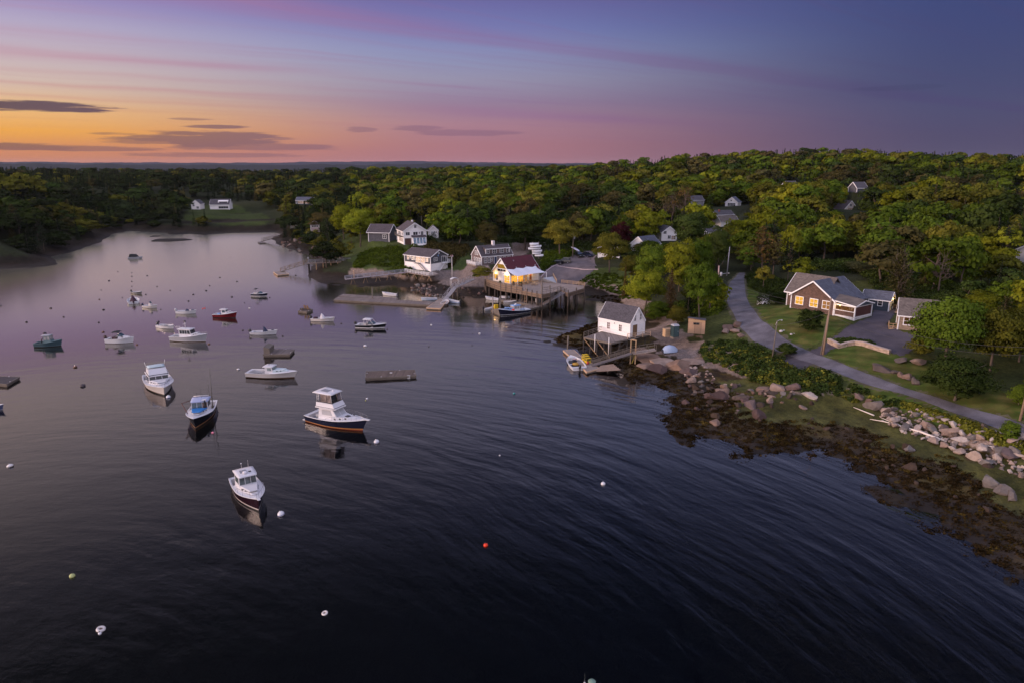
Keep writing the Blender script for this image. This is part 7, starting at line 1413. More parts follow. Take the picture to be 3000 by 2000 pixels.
def car(label, px, py, rz, paint, L=4.4, suv=True):
    p = G(px, py); o = thing('parked_car', label, 'car', p, rz, 'parked cars'); h = 1.65 if suv else 1.42; w = .88
    prof = [(-L / 2, .35), (-L / 2, .95), (-L / 2 + .15, 1.0), (-L * .30, 1.02), (L * .18, .98), (L * .45, .82), (L / 2, .65), (L / 2, .35)]
    mb = MB(); mb.loft([[(x, s * w * k, z) for x, z in prof] for s, k in ((-1, .96), (-1, 1), (1, 1), (1, .96))], smooth=False); mb.add([(x, -w * .96, z) for x, z in prof], [tuple(range(8))]); mb.add([(x, w * .96, z) for x, z in prof], [tuple(range(8))]); mb.build('body', paint, o)
    hb = House(o, 'cabin', GLS, -L * (.46 if suv else .40), L * .17, w * 1.80, w * 1.72, .98, h - .08, .75, .25 if suv else .6, .16)
    x0 = -L * (.46 if suv else .40) + (.25 if suv else .6); x1 = L * .17 - .75; MB().box(x0 - .06, x1 + .06, -w * .76, w * .76, h - .08, h).build('roof', paint, o)
    for x in (-L * .31, L * .31):
        for s in (-1, 1): t_ = MB().tube([(x, s * w * .80, .33), (x, s * w * 1.02, .33)], .33, 14).build('wheel', BLK, o); MB().tube([(x, s * w * 1.021, .33), (x, s * w * 1.03, .33)], .19, 10).build('rim', ALU, t_)
    for s in (-1, 1): MB().box(L / 2 - .06, L / 2 + .02, s * w * .7 - .16, s * w * .7 + .16, .6, .74).build('headlight', GREYW, o); MB().box(-L / 2 - .02, -L / 2 + .05, s * w * .8 - .1, s * w * .8 + .1, .7, .92).build('tail_light', REDH, o)
    MB().box(-L / 2 - .05, L / 2 + .05, -w * .9, w * .9, .28, .42).build('bumper', BLK, o); return o
def build_street_things():
    car('tan station wagon parked along the back kerb of the lot', 1651, 771, 2.9, mat('tan grey car paint', (.22, .20, .17), .3, .2), 4.6); car('black estate parked left of the tan station wagon', 1630, 774, 2.9, mat('black car paint', (.015, .016, .02), .2, .2), 4.5, False)
    car('dark pickup-like car under the trees behind the utility pole', 1696, 753, -1.2, mat('dark green car paint', (.02, .025, .025), .25, .2), 4.6); car('dark blue hatchback parked deepest in the lot', 1721, 753, -1.0, mat('dark blue car paint', (.03, .035, .07), .22, .2), 4.2, False)
    o = MB().loft([[(x, y * w, z * w + .0) for y, z in ((-1, 0), (-.7, .7), (0, 1), (.7, .7), (1, 0))] for x, w in ((-2.2, .05), (-1.2, .35), (0, .45), (1.2, .35), (2.2, .05))]).build('canoe', mat('blue white canoe', (.40, .43, .60), .4)); p = G(1686, 742); o.location = (p.x, p.y, p.z + 1.2); o.rotation_euler = (0, .25, -.9); tag(o, 'pale blue canoe propped behind the utility pole by the lot', 'canoe')
    rack = thing('boat_rack', 'timber rack holding the stacked white dinghies', 'rack', P(1570, 757, 6.6), radians(8)); mb = MB(); [mb.bar((x, y, -.3), (x, y, 5.0), .14) for x in (-1.0, 1.0) for y in (.2, 1.2)]; mb.build('posts', OLDW, rack); mb = MB(); [mb.bar((x, -.6, z), (x, 1.4, z), .12) for x in (-1.0, 1.0) for z in (.55, 1.25, 1.95, 2.7, 3.4, 4.1)]; mb.build('crossbars', OLDW, rack)
    for i, (dx, z, w, rz) in enumerate([(-.6, 4.15, 1.45, .05), (-.1, 3.45, 1.8, .0), (-.5, 2.75, 2.0, .02), (.3, 2.0, 1.6, -.05), (.2, 1.3, 1.45, .1), (1.0, .6, 1.35, -.12)]):
        o = MB().loft([[(x * w, y * q * .62, zz * .60) for y, zz in ((-1, 0), (-.85, .5), (-.45, .85), (0, .95), (.45, .85), (.85, .5), (1, 0))] for x, q in ((-1, .55), (-.9, .75), (-.3, 1), (.3, 1), (.75, .7), (1, .08))]).build('white_dinghy', WHITE)
        o.location = (rack.location.x + dx, rack.location.y + .1, rack.location.z + z + .05); o.rotation_euler = (0, 0, radians(8) + rz); tag(o, ['topmost white dinghy on the boat rack', 'second white dinghy from the top of the rack', 'widest white dinghy, third from the top of the rack', 'fourth white dinghy from the top of the rack', 'second lowest white dinghy on the rack', 'lowest white dinghy of the rack, set out to the right'][i], 'dinghy', 'stacked white dinghies')
    # curved dry-stone wall with a hedge
    st = mat('dry stone wall', (.36, .27, .21), .9, var=.35, scale=1.6, kind='shingle', period=.17, bump=.8)
    pts = [(2427, 1003), (2460, 1020), (2480, 1014), (2505, 1010), (2530, 1013), (2553, 1021), (2580, 1029), (2607, 1037)]; q = [G(*p) for p in pts]; o = thing('stone_wall', 'curved dry stone wall between the driveway and the striped lawn', 'wall', q[0]); mb = MB()
    qq = []
    for a, b in zip(q[:-1], q[1:]): qq += [a.lerp(b, k / 3) for k in range(3)]
    qq.append(q[-1]); rows = []
    for i, p in enumerate(qq):
        d = (qq[min(i + 1, len(qq) - 1)] - qq[max(i - 1, 0)]); n = Vector((-d.y, d.x, 0)).normalized() * .28; zt = .62 + rng.uniform(-.06, .06); p0 = p - q[0]; rows.append([p0 + n - Vector((0, 0, .4)), p0 + n * .9 + Vector((0, 0, zt)), p0 - n * .9 + Vector((0, 0, zt)), p0 - n - Vector((0, 0, .4))])
    mb.loft(rows, smooth=False); mb.add(rows[0], [(0, 1, 2, 3)]); mb.add(rows[-1], [(3, 2, 1, 0)]); mb.build('stonework', st, o)
    mb = MB()
    for i in range(len(qq) - 1):
        a, b = qq[i] - q[0], qq[i + 1] - q[0]; a.z += .66; b.z += .66; mb.bar(a, a.lerp(b, .92), .62, .10)
    mb.build('capstones', mat('wall capstones', (.42, .33, .28), .85, var=.3), o)
    for i, (px, py, rr, n) in enumerate([(2288, 972, .35, 3), (2318, 981, .25, 2)]):
        p = G(px, py); mb = MB(); [mb.ball((k * .6, .2 * (k % 2), .1), rr * (1 - .15 * k), 8, 5, .7) for k in range(n)]; o = mb.build('garden_stones', mat('whitish garden stone', (.45, .42, .42), .9, var=.3)); o.location = p; tag(o, ['cluster of whitish stones at the lawn edge by the road', 'smaller darker stones right of the whitish cluster'][i], 'stones')
# ---------------------------------------------------------------- trees and shrubs
def leaf_mat(name, col, jitter=.35, hue=.25):
    m, t = newmat(name); tone = t.n('ShaderNodeAttribute', _attribute_name='tone').outputs['Fac']; inf = t.n('ShaderNodeObjectInfo').outputs['Random']
    f = t.m('MULTIPLY', tone, t.m('MULTIPLY_ADD', inf, 2 * jitter, 1 - jitter)); c = t.mix(1.0, col, t.comb(f, f, f), 'MULTIPLY')
    r2 = t.m('FRACT', t.m('MULTIPLY', inf, 7.31)); c = t.mix(t.m('MULTIPLY', r2, hue), c, t.mix(1.0, c, (1.5, 1.0, .7), 'MULTIPLY')); c = t.mix(t.m('MULTIPLY', t.m('FRACT', t.m('MULTIPLY', inf, 3.77)), hue), c, t.mix(1.0, c, (.7, 1.05, .9), 'MULTIPLY'))
    d = t.n('ShaderNodeBsdfDiffuse', Color=c); tr = t.n('ShaderNodeBsdfTranslucent', Color=c); mx = t.n('ShaderNodeMixShader', i0=.28, i1=d.outputs[0], i2=tr.outputs[0]); t.n('ShaderNodeOutputMaterial', Surface=mx.outputs[0]); return m
LEAF = {k: leaf_mat('leaves ' + k, c) for k, c in {'yellow green': (.150, .165, .014), 'green': (.074, .110, .013), 'olive': (.112, .112, .018), 'dark green': (.040, .060, .015), 'brownish': (.078, .069, .025), 'rusty': (.105, .068, .024), 'copper': (.034, .009, .011), 'conifer': (.020, .030, .015), 'grey green': (.062, .072, .034), 'weed': (.026, .017, .008), 'gold weed': (.052, .038, .010), 'shade darkened green': (.028, .038, .014)}.items()}  # the darkest leafy green carries the shade of the left bank
BARK = mat('bark', (.095, .070, .055), .9, var=.35, scale=1.5); PALEB = mat('pale bark', (.24, .20, .17), .9, var=.3, scale=1.5)
def quads_mesh(name, cen, nrm, size, tone, m, asp=1.0, down=None, r=None):
    n = len(cen); nrm = nrm / (np.linalg.norm(nrm, axis=1, keepdims=True) + 1e-9); ref = r.normal(size=(n, 3)) if down is None else down
    a = np.cross(nrm, ref); a /= np.linalg.norm(a, axis=1, keepdims=True) + 1e-9; b = np.cross(nrm, a); sa = (size * .5)[:, None]; sb = (size * .5 * asp)[:, None]
    bend = nrm * (size * .18)[:, None]
    v = np.stack([cen - a * sa - b * sb * .5 - bend, cen + a * sa * .25 - b * sb, cen + a * sa + b * sb * .4 - bend, cen - a * sa * .2 + b * sb], 1).reshape(-1, 3)
    me = bpy.data.meshes.new(name); me.vertices.add(4 * n); me.vertices.foreach_set('co', v.ravel().astype(np.float32)); me.loops.add(4 * n); me.loops.foreach_set('vertex_index', np.arange(4 * n, dtype=np.int32)); me.polygons.add(n); me.polygons.foreach_set('loop_start', np.arange(0, 4 * n, 4, dtype=np.int32)); me.polygons.foreach_set('loop_total', np.full(n, 4, np.int32)); me.update(calc_edges=True)
    at = me.attributes.new('tone', 'FLOAT', 'FACE'); at.data.foreach_set('value', tone.astype(np.float32))
    if m: me.materials.append(m)
    return me
def crown_deciduous(seed, nl, per, leaf, shape=(1, 1, 1), low=.22):
    """leaf clumps on many lobes through an uneven crown; unit tree: height 1, crown radius .5"""
    r = np.random.default_rng(seed); C = []; N = []; S = []; T = []
    for i in range(nl):
        u = r.normal(size=3); u /= np.linalg.norm(u); u[2] = u[2] if u[2] > -.3 else u[2] * r.choice([-1, .75]); k = r.uniform(.2, 1.0) ** .4
        zc = low + (1 - low) * .48; rad = r.uniform(.11, .20); prof = 1.0 - .18 * abs(u[2])
        c = np.array([u[0] * (.5 - rad * .8) * k * prof, u[1] * (.5 - rad * .8) * k * prof, zc + u[2] * ((1 - low) * .56 - rad * .5) * k]); c[:2] += r.normal(size=2) * .03
        q = r.normal(size=(per, 3)); q /= np.linalg.norm(q, axis=1, keepdims=True); q[:, 2] = np.abs(q[:, 2]) * .9 - .25 * r.uniform(size=per); rr = rad * r.uniform(.55, 1.12, size=(per, 1)); p = c + q * rr * np.array([1, 1, .8])
        C.append(p); N.append(q + .5 * u + r.normal(size=(per, 3)) * .30); S.append(leaf * r.uniform(.6, 1.35, size=per)); T.append(np.clip(r.uniform(.74, 1.26) * r.uniform(.86, 1.14, size=per), .45, 1.7))
    C = np.concatenate(C) * np.array(shape); zt = np.percentile(C[:, 2], 99.5); C[:, 2] = np.maximum(C[:, 2], low * .6 - .02) * (1.0 / zt); C[:, :2] *= .5 / np.percentile(np.hypot(C[:, 0], C[:, 1]), 97); return C, np.concatenate(N), np.concatenate(S), np.concatenate(T), r
def crown_conifer(seed, levels, br, leaf, low=.12, base_w=.5, droop=.25, gap=0.0, flat=False):
    r = np.random.default_rng(seed); C = []; N = []; S = []; T = []; D = []
    for i in range(levels):
        u = i / (levels - 1); z = low + (1 - low) * u; rad = base_w * ((1 - u) ** .85 if not flat else (.35 + .65 * sin(pi * min(1, u * 1.1 + .05)))) * r.uniform(.75, 1.1) + .012
        for j in range(br):
            if r.uniform() < gap: continue
            a = 2 * pi * (j + r.uniform()) / br; L = rad * r.uniform(.7, 1.15); n = max(2, int(L / leaf * 2.0)); tn = r.uniform(.7, 1.3)
            for k in range(n):
                q = (k + .6) / n; p = np.array([cos(a) * L * q, sin(a) * L * q, z - droop * L * q ** 1.5 + (.04 * q if flat else 0)]) + r.normal(size=3) * leaf * .22
                C.append(p); N.append(np.array([cos(a) * .4, sin(a) * .4, 1.0]) + r.normal(size=3) * .35); S.append(leaf * r.uniform(.7, 1.4)); T.append(tn * r.uniform(.75, 1.25)); D.append([cos(a), sin(a), -.2])
    return np.array(C), np.array(N), np.array(S), np.array(T), r
def trunk_mesh(seed, low=.3, top=.8, r0=.022, limbs=7, spread=.34, bare=False, name='trunk', lean=.0):
    r = np.random.default_rng(seed); mb = MB(); z = [0, .1, .3, .5, top]; p = [Vector((r.normal() * .01 * k + lean * zz, r.normal() * .01 * k, zz)) for k, zz in enumerate(z)]; p[0].z = -.05; mb.tube(p, [r0 * 1.3, r0, r0 * .85, r0 * .6, r0 * .2], 7)
    for i in range(limbs):
        h = r.uniform(low, top * .9); a = r.uniform(0, 6.28); L = spread * r.uniform(.6, 1.1) * (1.0 if not bare else (1.15 - h)); b = Vector((lean * h, 0, h)); e = b + Vector((cos(a) * L, sin(a) * L, L * r.uniform(.3, .9))); mid = b.lerp(e, .5) + Vector((r.normal(), r.normal(), r.normal())) * .02; mb.tube([b, mid, e], [r0 * .45, r0 * .3, r0 * .1], 5)
        if bare:
            for q in range(4): s = b.lerp(e, r.uniform(.35, .95)); f = s + Vector((r.normal() * .09, r.normal() * .09, abs(r.normal()) * .10 + .02)); mb.tube([s, f], [r0 * .2, r0 * .06], 4)
    me = bpy.data.meshes.new(name); me.from_pydata(mb.v, [], mb.f); me.polygons.foreach_set('use_smooth', [True] * len(mb.f)); return me
PROTO = {}
def proto_meshes():
    for i in range(7): PROTO['decid', i] = (crown_deciduous(300 + i, 30, 62, .075, low=[.06, .14, .02, .16, .10, .0, .12][i]), trunk_mesh(400 + i, .28, .8))
    for i in range(4): PROTO['dense', i] = (crown_deciduous(320 + i, 64, 150, .036, low=[.02, .10, .05, .18][i]), trunk_mesh(420 + i, .28, .8, limbs=10))
    for i in range(3): PROTO['far', i] = (crown_deciduous(340 + i, 20, 30, .13, low=.05), None)
    for i in range(4): PROTO['spruce', i] = (crown_conifer(360 + i, 20, 9, .05, base_w=.30, low=.08), trunk_mesh(440 + i, .2, .96, limbs=0))
    for i in range(2): PROTO['farspruce', i] = (crown_conifer(370 + i, 11, 7, .08, base_w=.28, low=.1), None)
    for i in range(3): PROTO['pine', i] = (crown_conifer(380 + i, 13, 9, .055, low=.38, base_w=.42, droop=.10, gap=.25, flat=True), trunk_mesh(450 + i, .3, .95, r0=.02, limbs=16, spread=.30, bare=True))
    for i in range(2): PROTO['larch', i] = (crown_conifer(390 + i, 24, 12, .030, low=.10, base_w=.42, droop=.12, gap=.12), trunk_mesh(455 + i, .12, .97, r0=.016, limbs=26, spread=.30, bare=True))
    for i in range(3): PROTO['bare', i] = (crown_deciduous(395 + i, 12, 10, .05, low=.35), trunk_mesh(460 + i, .3, .9, r0=.02, limbs=20, spread=.36, bare=True))
    for i in range(4): PROTO['bush', i] = (crown_deciduous(500 + i, 44, 110, .06, low=.0), trunk_mesh(470 + i, .05, .5, r0=.03, limbs=5))
PM = {}
def crown_mesh(kind, i, leafname):
    key = (kind, i, leafname)
    if key not in PM: (C, N, S, T, r), _ = PROTO[kind, i]; PM[key] = quads_mesh('crown', C, N, S, T, LEAF[leafname], asp=.8 if kind not in ('spruce', 'farspruce', 'larch', 'pine') else .7, r=np.random.default_rng(i + 5))
    return PM[key]
def trunk_of(kind, i, m=None):
    key = ('trunk', kind, i, m.name if m else '')
    if key not in PM: me = PROTO[kind, i][1].copy(); me.materials.append(m or BARK); PM[key] = me
    return PM[key]
KINDNAME = {'decid': ('deciduous_tree', 'tree'), 'dense': ('deciduous_tree', 'tree'), 'spruce': ('spruce_tree', 'tree'), 'pine': ('pine_tree', 'tree'), 'larch': ('larch_tree', 'tree'), 'bare': ('bare_tree', 'tree'), 'bush': ('shrub', 'shrub')}
PLANTED = []
def plant(kind, leafname, x, y, h, w, label, group=None, z=None, bark=None, rz=None, i=None, sink=.15):
    n = {'decid': 7, 'dense': 4, 'spruce': 4, 'pine': 3, 'larch': 2, 'bare': 3, 'bush': 4}[kind]; i = int(rng.integers(n)) if i is None else i; z = H(x, y) if z is None else z; nm, cat = KINDNAME[kind]
    o = thing(nm, label, cat, (x, y, z - sink), rng.uniform(0, 6.28) if rz is None else rz, group); o.scale = (w, w * rng.uniform(.9, 1.1), h); link_mesh('crown', crown_mesh(kind, i, leafname), o)
    if kind != 'bush': link_mesh('trunk', trunk_of(kind, i, bark), o)
    PLANTED.append((x, y, w)); return o
def plant_px(kind, leafname, px, py, top, wpx, label, group=None, **k):
    p = G(px, py); dep = proj(p.x, p.y, p.z)[2]; return plant(kind, leafname, p.x, p.y, hz(p, top) - p.z, wpx * dep / F, label, group, z=p.z, **k)
HERO = [('dense', 'yellow green', 1888, 926, 792, 118, 'broad yellow green tree just behind the boathouse roof'), ('larch', 'rusty', 1962, 930, 782, 80, 'rusty orange conifer right of the yellow green tree behind the boathouse'), ('dense', 'green', 2046, 946, 772, 112, 'bright green leafy tree between the rusty conifer and the road pole'), ('dense', 'green', 1925, 940, 880, 80, 'low green tree filling in above the portable toilet', ), ('dense', 'olive', 1985, 950, 895, 60, 'low olive bush-like tree above the plywood crate'), ('dense', 'green', 2058, 905, 812, 60, 'green tree beside the street lamp pole'),
        ('dense', 'green', 1908, 858, 718, 100, 'green tree standing tall behind the rusty conifer'), ('dense', 'yellow green', 1990, 855, 702, 104, 'tall bright yellow green tree above the boathouse trees'), ('dense', 'green', 2046, 832, 692, 84, 'tall green tree left of the top of the road'), ('dense', 'green', 1898, 772, 704, 84, 'green tree covering the house with the blue grey roof'), ('dense', 'olive', 1848, 832, 748, 76, 'olive tree on the lawn edge behind the boathouse'), ('dense', 'dark green', 2102, 790, 664, 84, 'dark green tree at the head of the road behind the thin grey pole'), ('dense', 'dark green', 2020, 742, 622, 112, 'big round dark green tree before the hillside houses'), ('dense', 'copper', 1818, 738, 650, 70, 'dark copper beech by the parking lot houses'), ('dense', 'olive', 1786, 800, 682, 100, 'broad olive tree at the right end of the parking lot'), ('dense', 'yellow green', 1056, 724, 612, 84, 'yellow green tree with a bare pale trunk left of the tall white house'), ('dense', 'yellow green', 1008, 702, 600, 74, 'taller yellow green tree left of the bare-trunked one'), ('dense', 'brownish', 945, 690, 622, 70, 'brownish tree over the pink cottage'),
        ('larch', 'brownish', 2622, 900, 722, 150, 'large brown larch behind the slate blue shed'), ('pine', 'rusty', 2226, 824, 668, 120, 'tall scraggy pine with bare reddish trunk right of the road bend'), ('pine', 'brownish', 2262, 822, 690, 100, 'second scraggy pine right of the tall bare trunk'), ('dense', 'green', 2762, 1085, 872, 190, 'big green tree in front of the tan cottage'), ('dense', 'dark green', 2795, 1172, 1040, 185, 'huge dark rounded bush-like tree beside the lower road'), ('dense', 'olive', 2900, 1085, 905, 170, 'olive tree right of the big green cottage tree'), ('dense', 'yellow green', 2870, 960, 850, 130, 'yellow green tree behind the right hand garden'), ('dense', 'olive', 2985, 1060, 890, 140, 'olive tree at the right edge above the last pole'), ('dense', 'green', 2985, 1185, 1120, 60, 'small green tree beside the right edge pole'),
        ('dense', 'olive', 1640, 750, 644, 96, 'pale willowy olive tree behind the utility pole'), ('dense', 'dark green', 1538, 726, 622, 128, 'massive dark green tree behind the boat rack'), ('dense', 'brownish', 1428, 728, 648, 70, 'brown tinted round tree behind the cape house'), ('bare', 'brownish', 1905, 690, 590, 70, 'bare grey tree left of the big round tree'), ('bare', 'brownish', 1945, 670, 590, 60, 'dead leaning tree above the white gabled house'), ('bare', 'brownish', 1968, 672, 560, 64, 'bare brown tree left of the grey hillside house'), ('bare', 'rusty', 2000, 680, 545, 80, 'rust brown thin tree rising above the round tree'), ('dense', 'green', 2335, 690, 612, 110, 'bright green dome tree in the middle of the right woods'), ('spruce', 'rusty', 1830, 870, 775, 40, 'dead grey-brown spruce between the lawn and the yellow green tree'), ('dense', 'grey green', 2520, 800, 760, 90, 'grey green round tree right behind the brown house ridge'),
        ('bush', 'grey green', 2237, 892, 858, 42, 'white blossoming shrub on the upper lawn'), ('bush', 'dark green', 2283, 892, 856, 60, 'dark spreading shrub right of the white blossoming one'), ('bush', 'olive', 2348, 872, 822, 52, 'rounded olive shrub at the left corner of the brown house'), ('bush', 'dark green', 2372, 974, 906, 72, 'large dark shrub in front of the brown house windows'), ('bush', 'dark green', 2305, 1040, 1002, 60, 'dark shrub beside the slim pole'), ('bush', 'green', 2957, 1290, 1232, 50, 'single green shrub at the road edge near the right border'), ('bush', 'brownish', 1630, 812, 793, 24, 'small brown shrub at the head of the wharf ramp'), ('bush', 'green', 1655, 818, 803, 26, 'low green shrub right of the wharf ramp'), ('bush', 'olive', 1412, 815, 780, 60, 'dry olive shrub left of the restaurant'), ('bush', 'brownish', 1275, 808, 800, 16, 'tiny shrub at the head of the boat ramp'), ('bush', 'green', 1392, 812, 801, 18, 'small green shrub by the wharf corner'), ('bush', 'grey green', 1393, 788, 770, 40, 'grey green shrub under the cape house porch'), ('bush', 'olive', 2690, 1040, 985, 70, 'ragged olive shrub left of the big cottage tree')]
CLEAR = [ppoly(p, z) for p, z in [([(2085, 1100), (2050, 985), (2100, 940), (2110, 880), (2120, 800), (2185, 795), (2215, 850), (2330, 860), (2350, 800), (2520, 800), (2560, 870), (2645, 870), (2660, 900), (2760, 930), (2830, 1020), (2840, 1120), (3100, 1190), (3100, 1400), (2400, 1250)], 7),
    ([(1640, 1060), (1700, 940), (1780, 960), (1810, 975), (1870, 945), (1930, 945), (2060, 950), (2150, 1040), (2100, 1120), (1900, 1150)], 3.5), ([(960, 800), (1000, 730), (1090, 725), (1110, 700), (1250, 700), (1270, 735), (1340, 760), (1380, 735), (1500, 722), (1580, 728), (1680, 745), (1742, 752), (1752, 800), (1860, 812), (1905, 850), (1890, 900), (1780, 935), (1700, 890), (1500, 870), (1300, 870)], 5), ([(-200, 815), (96, 790), (182, 773), (155, 752), (110, 754), (0, 758), (-200, 765)], 1), ([(520, 655), (545, 606), (640, 606), (770, 612), (840, 645), (800, 664)], 4)]]
def label_for(kind, leafname, px, py, dist):
    marks = [(2440, 870, 'the brown shingled house'), (2665, 930, 'the tan cottage'), (2160, 830, 'the road bend'), (1505, 800, 'the red roofed restaurant'), (1215, 690, 'the tall white house'), (1680, 740, 'the utility pole by the parking lot'), (2150, 595, 'the hilltop white house'), (2130, 640, 'the dark red house'), (2490, 605, 'the A-frame gable'), (640, 600, 'the far lawn houses'), (368, 630, 'the tiny left bank cottage'), (922, 665, 'the pink cottage'), (885, 592, 'the low blue grey house'), (2020, 690, 'the big round tree'), (2990, 740, 'the right edge house'), (2520, 555, 'the lone hill roof'), (2040, 590, 'the pale grey hillside house'), (40, 660, 'the left edge of the cove'), (1430, 690, 'the brown tinted tree behind the cape house')]
    m = min(marks, key=lambda q: (q[0] - px) ** 2 + ((q[1] - py) * 1.6) ** 2); dx, dy = px - m[0], py - m[1]; d = math.hypot(dx, dy)
    side = ('left of' if dx < 0 else 'right of') if abs(dx) > abs(dy) * 1.2 else ('behind' if dy < 0 else 'below'); far = 'close ' if d < 60 else 'well ' if d > 170 else ''
    return '%s %s %s%s %s' % (leafname, {'decid': 'leafy tree', 'spruce': 'spruce', 'bare': 'thin half bare tree', 'pine': 'pine'}[kind], far, side, m[2])
def build_trees():
    proto_meshes()
    for h in HERO: plant_px(*h)
    zones = []; r = np.random.default_rng(77); xs = []
    rr = 95.0
    while rr < 1250:   # jittered rings, spacing growing with distance
        s = 6.2 + 4.0 * sm(rr, 260, 900) + (1.5 if rr > 600 else 0); n = int(radians(104) * rr / s)
        for k in range(n): a = radians(-52) + radians(104) * (k + r.uniform()) / n; q = rr + r.uniform(-.5, .5) * s; xs.append((q * sin(a), q * cos(a), s))
        rr += s * .95
    X_ = np.array(xs); sd = shore_dist(X_[:, 0], X_[:, 1]); zz = height(X_[:, 0], X_[:, 1]); ok = ((zz > 2.6) & (sd > 5)) | ((zz > 1.5) & (sd > 2.5) & (X_[:, 0] < -60))
    for c in CLEAR: ok &= ~inpoly(X_[:, 0], X_[:, 1], c)
    veg = fbm(X_[:, 0], X_[:, 1], 70, 61, 3); veg2 = fbm(X_[:, 0], X_[:, 1], 28, 67, 3); cand = []
    for (x, y, s), z, v, v2, d0 in zip(X_[ok], zz[ok], veg[ok], veg2[ok], sd[ok]):
        d = math.hypot(x, y); az = math.degrees(atan2(x, y)); con = r.uniform() < (.30 if v > .12 else .10) or (az < -12 and r.uniform() < .36) or (d > 560 and r.uniform() < (.5 if az > 8 else .25))
        hgt = ((r.uniform(9.5, 13.5) if d < 480 else r.uniform(9.5, 12.5)) if con else 6.0 + 8.0 * r.uniform() ** 1.4) * (1.08 if d > 450 else .95 if d > 200 else .8); wd = hgt * (r.uniform(.5, .66) if con else r.uniform(.72, 1.3))
        if d0 < 12 and not con: hgt *= .7
        if az < -18: hgt *= .86
        if any((x - a) ** 2 + (y - b) ** 2 < (.42 * (w + wd)) ** 2 for a, b, w in PLANTED[:len(HERO)]): continue
        px, py, dep = proj(x, y, z); t_ = proj(x, y, z + hgt)[1]; hw_ = wd * .40 * F / dep; bad = False
        for x0, x1, y0, y1, pd in PROTECT:
            if px + hw_ > x0 and px - hw_ < x1 and py > y0 and t_ + (py - t_) * .08 < y1 and dep < pd * 1.02 + 3: bad = True; break
        if bad:
            hgt *= .35; wd *= .6; t_ = proj(x, y, z + hgt)[1]; hw_ = wd * .4 * F / dep
            if any(px + hw_ > x0 and px - hw_ < x1 and py > y0 and t_ < y1 and dep < pd * 1.02 + 3 for x0, x1, y0, y1, pd in PROTECT): continue
        if not (-1000 < px < 3700): continue
        if con: lf = 'conifer' if r.uniform() < .75 else ('brownish' if v2 < 0 else 'dark green')
        else:
            u = v2 + r.normal() * .22
            if az < -13: lf = 'shade darkened green' if u < .02 else 'dark green' if u < .18 else 'brownish' if u < .3 else 'olive'  # shade of the left bank is put into the leaf colour
            elif az < 12: lf = 'brownish' if u < -.36 else 'dark green' if u < -.08 else 'green' if u < .16 else 'yellow green' if u < .34 else 'olive'
            else: lf = 'brownish' if u < -.42 else 'dark green' if u < -.20 else 'green' if u < .0 else 'olive' if u < .24 else 'yellow green'
        cand.append((dep, x, y, z, hgt, wd, con, lf, px, py))
    cand.sort(); nd = nc = 0; rest = []
    for dep, x, y, z, hgt, wd, con, lf, px, py in cand:
        vis = -80 < px < 3080
        if vis and not con and nd < 235: nd += 1; k = 'bare' if r.uniform() < .05 else 'decid'
        elif vis and con and nc < 120: nc += 1; k = 'spruce' if r.uniform() < .7 else 'pine'
        else: rest.append((x, y, z, hgt, wd, con, lf, dep)); continue
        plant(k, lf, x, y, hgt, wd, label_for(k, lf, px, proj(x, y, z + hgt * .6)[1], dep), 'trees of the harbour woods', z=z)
    # everything farther: one wood
    src = bpy.data.collections.new('woodland sources'); names = []
    def source(kind, i, lf):
        o = bpy.data.objects.new('wood_%02d' % len(names), crown_mesh(kind, i, lf)); src.objects.link(o); names.append((kind, lf)); return len(names) - 1
    S = {}
    for lf in ('yellow green', 'green', 'olive', 'dark green', 'brownish', 'shade darkened green'): S[lf, 'mid'] = [source('decid', i, lf) for i in (0, 3)]; S[lf, 'far'] = [source('far', i, lf) for i in (0, 2)]
    for lf in ('conifer', 'brownish', 'dark green'): S[lf, 'cm'] = [source('spruce', 1, lf)]; S[lf, 'cf'] = [source('farspruce', i, lf) for i in (0, 1)]
    pts = np.array([(a[0], a[1], a[2] - .3) for a in rest]); idx = []; scl = []; rot = []
    for x, y, z, hgt, wd, con, lf, dep in rest:
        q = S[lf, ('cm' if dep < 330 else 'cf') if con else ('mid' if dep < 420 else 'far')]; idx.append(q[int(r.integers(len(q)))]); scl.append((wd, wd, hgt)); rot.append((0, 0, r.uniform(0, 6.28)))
    me = bpy.data.meshes.new('woodland'); me.vertices.add(len(pts)); me.vertices.foreach_set('co', pts.ravel().astype(np.float32))
    a = me.attributes.new('idx', 'INT', 'POINT'); a.data.foreach_set('value', np.array(idx, np.int32)); a = me.attributes.new('scl', 'FLOAT_VECTOR', 'POINT'); a.data.foreach_set('vector', np.array(scl, np.float32).ravel()); a = me.attributes.new('rot', 'FLOAT_VECTOR', 'POINT'); a.data.foreach_set('vector', np.array(rot, np.float32).ravel())
    o = link_mesh('woodland', me); tag(o, 'dense mixed woodland covering the slopes behind the harbour', 'woodland', kind='stuff')
    ng = bpy.data.node_groups.new('wood', 'GeometryNodeTree'); ng.interface.new_socket('Geometry', in_out='INPUT', socket_type='NodeSocketGeometry'); ng.interface.new_socket('Geometry', in_out='OUTPUT', socket_type='NodeSocketGeometry'); N_ = ng.nodes; Lk = ng.links
    gi, go = N_.new('NodeGroupInput'), N_.new('NodeGroupOutput'); ip = N_.new('GeometryNodeInstanceOnPoints'); ci = N_.new('GeometryNodeCollectionInfo'); ci.inputs['Collection'].default_value = src; ci.inputs['Separate Children'].default_value = True; ci.inputs['Reset Children'].default_value = True
    def na(n, ty): q = N_.new('GeometryNodeInputNamedAttribute'); q.data_type = ty; q.inputs['Name'].default_value = n; return q.outputs['Attribute']
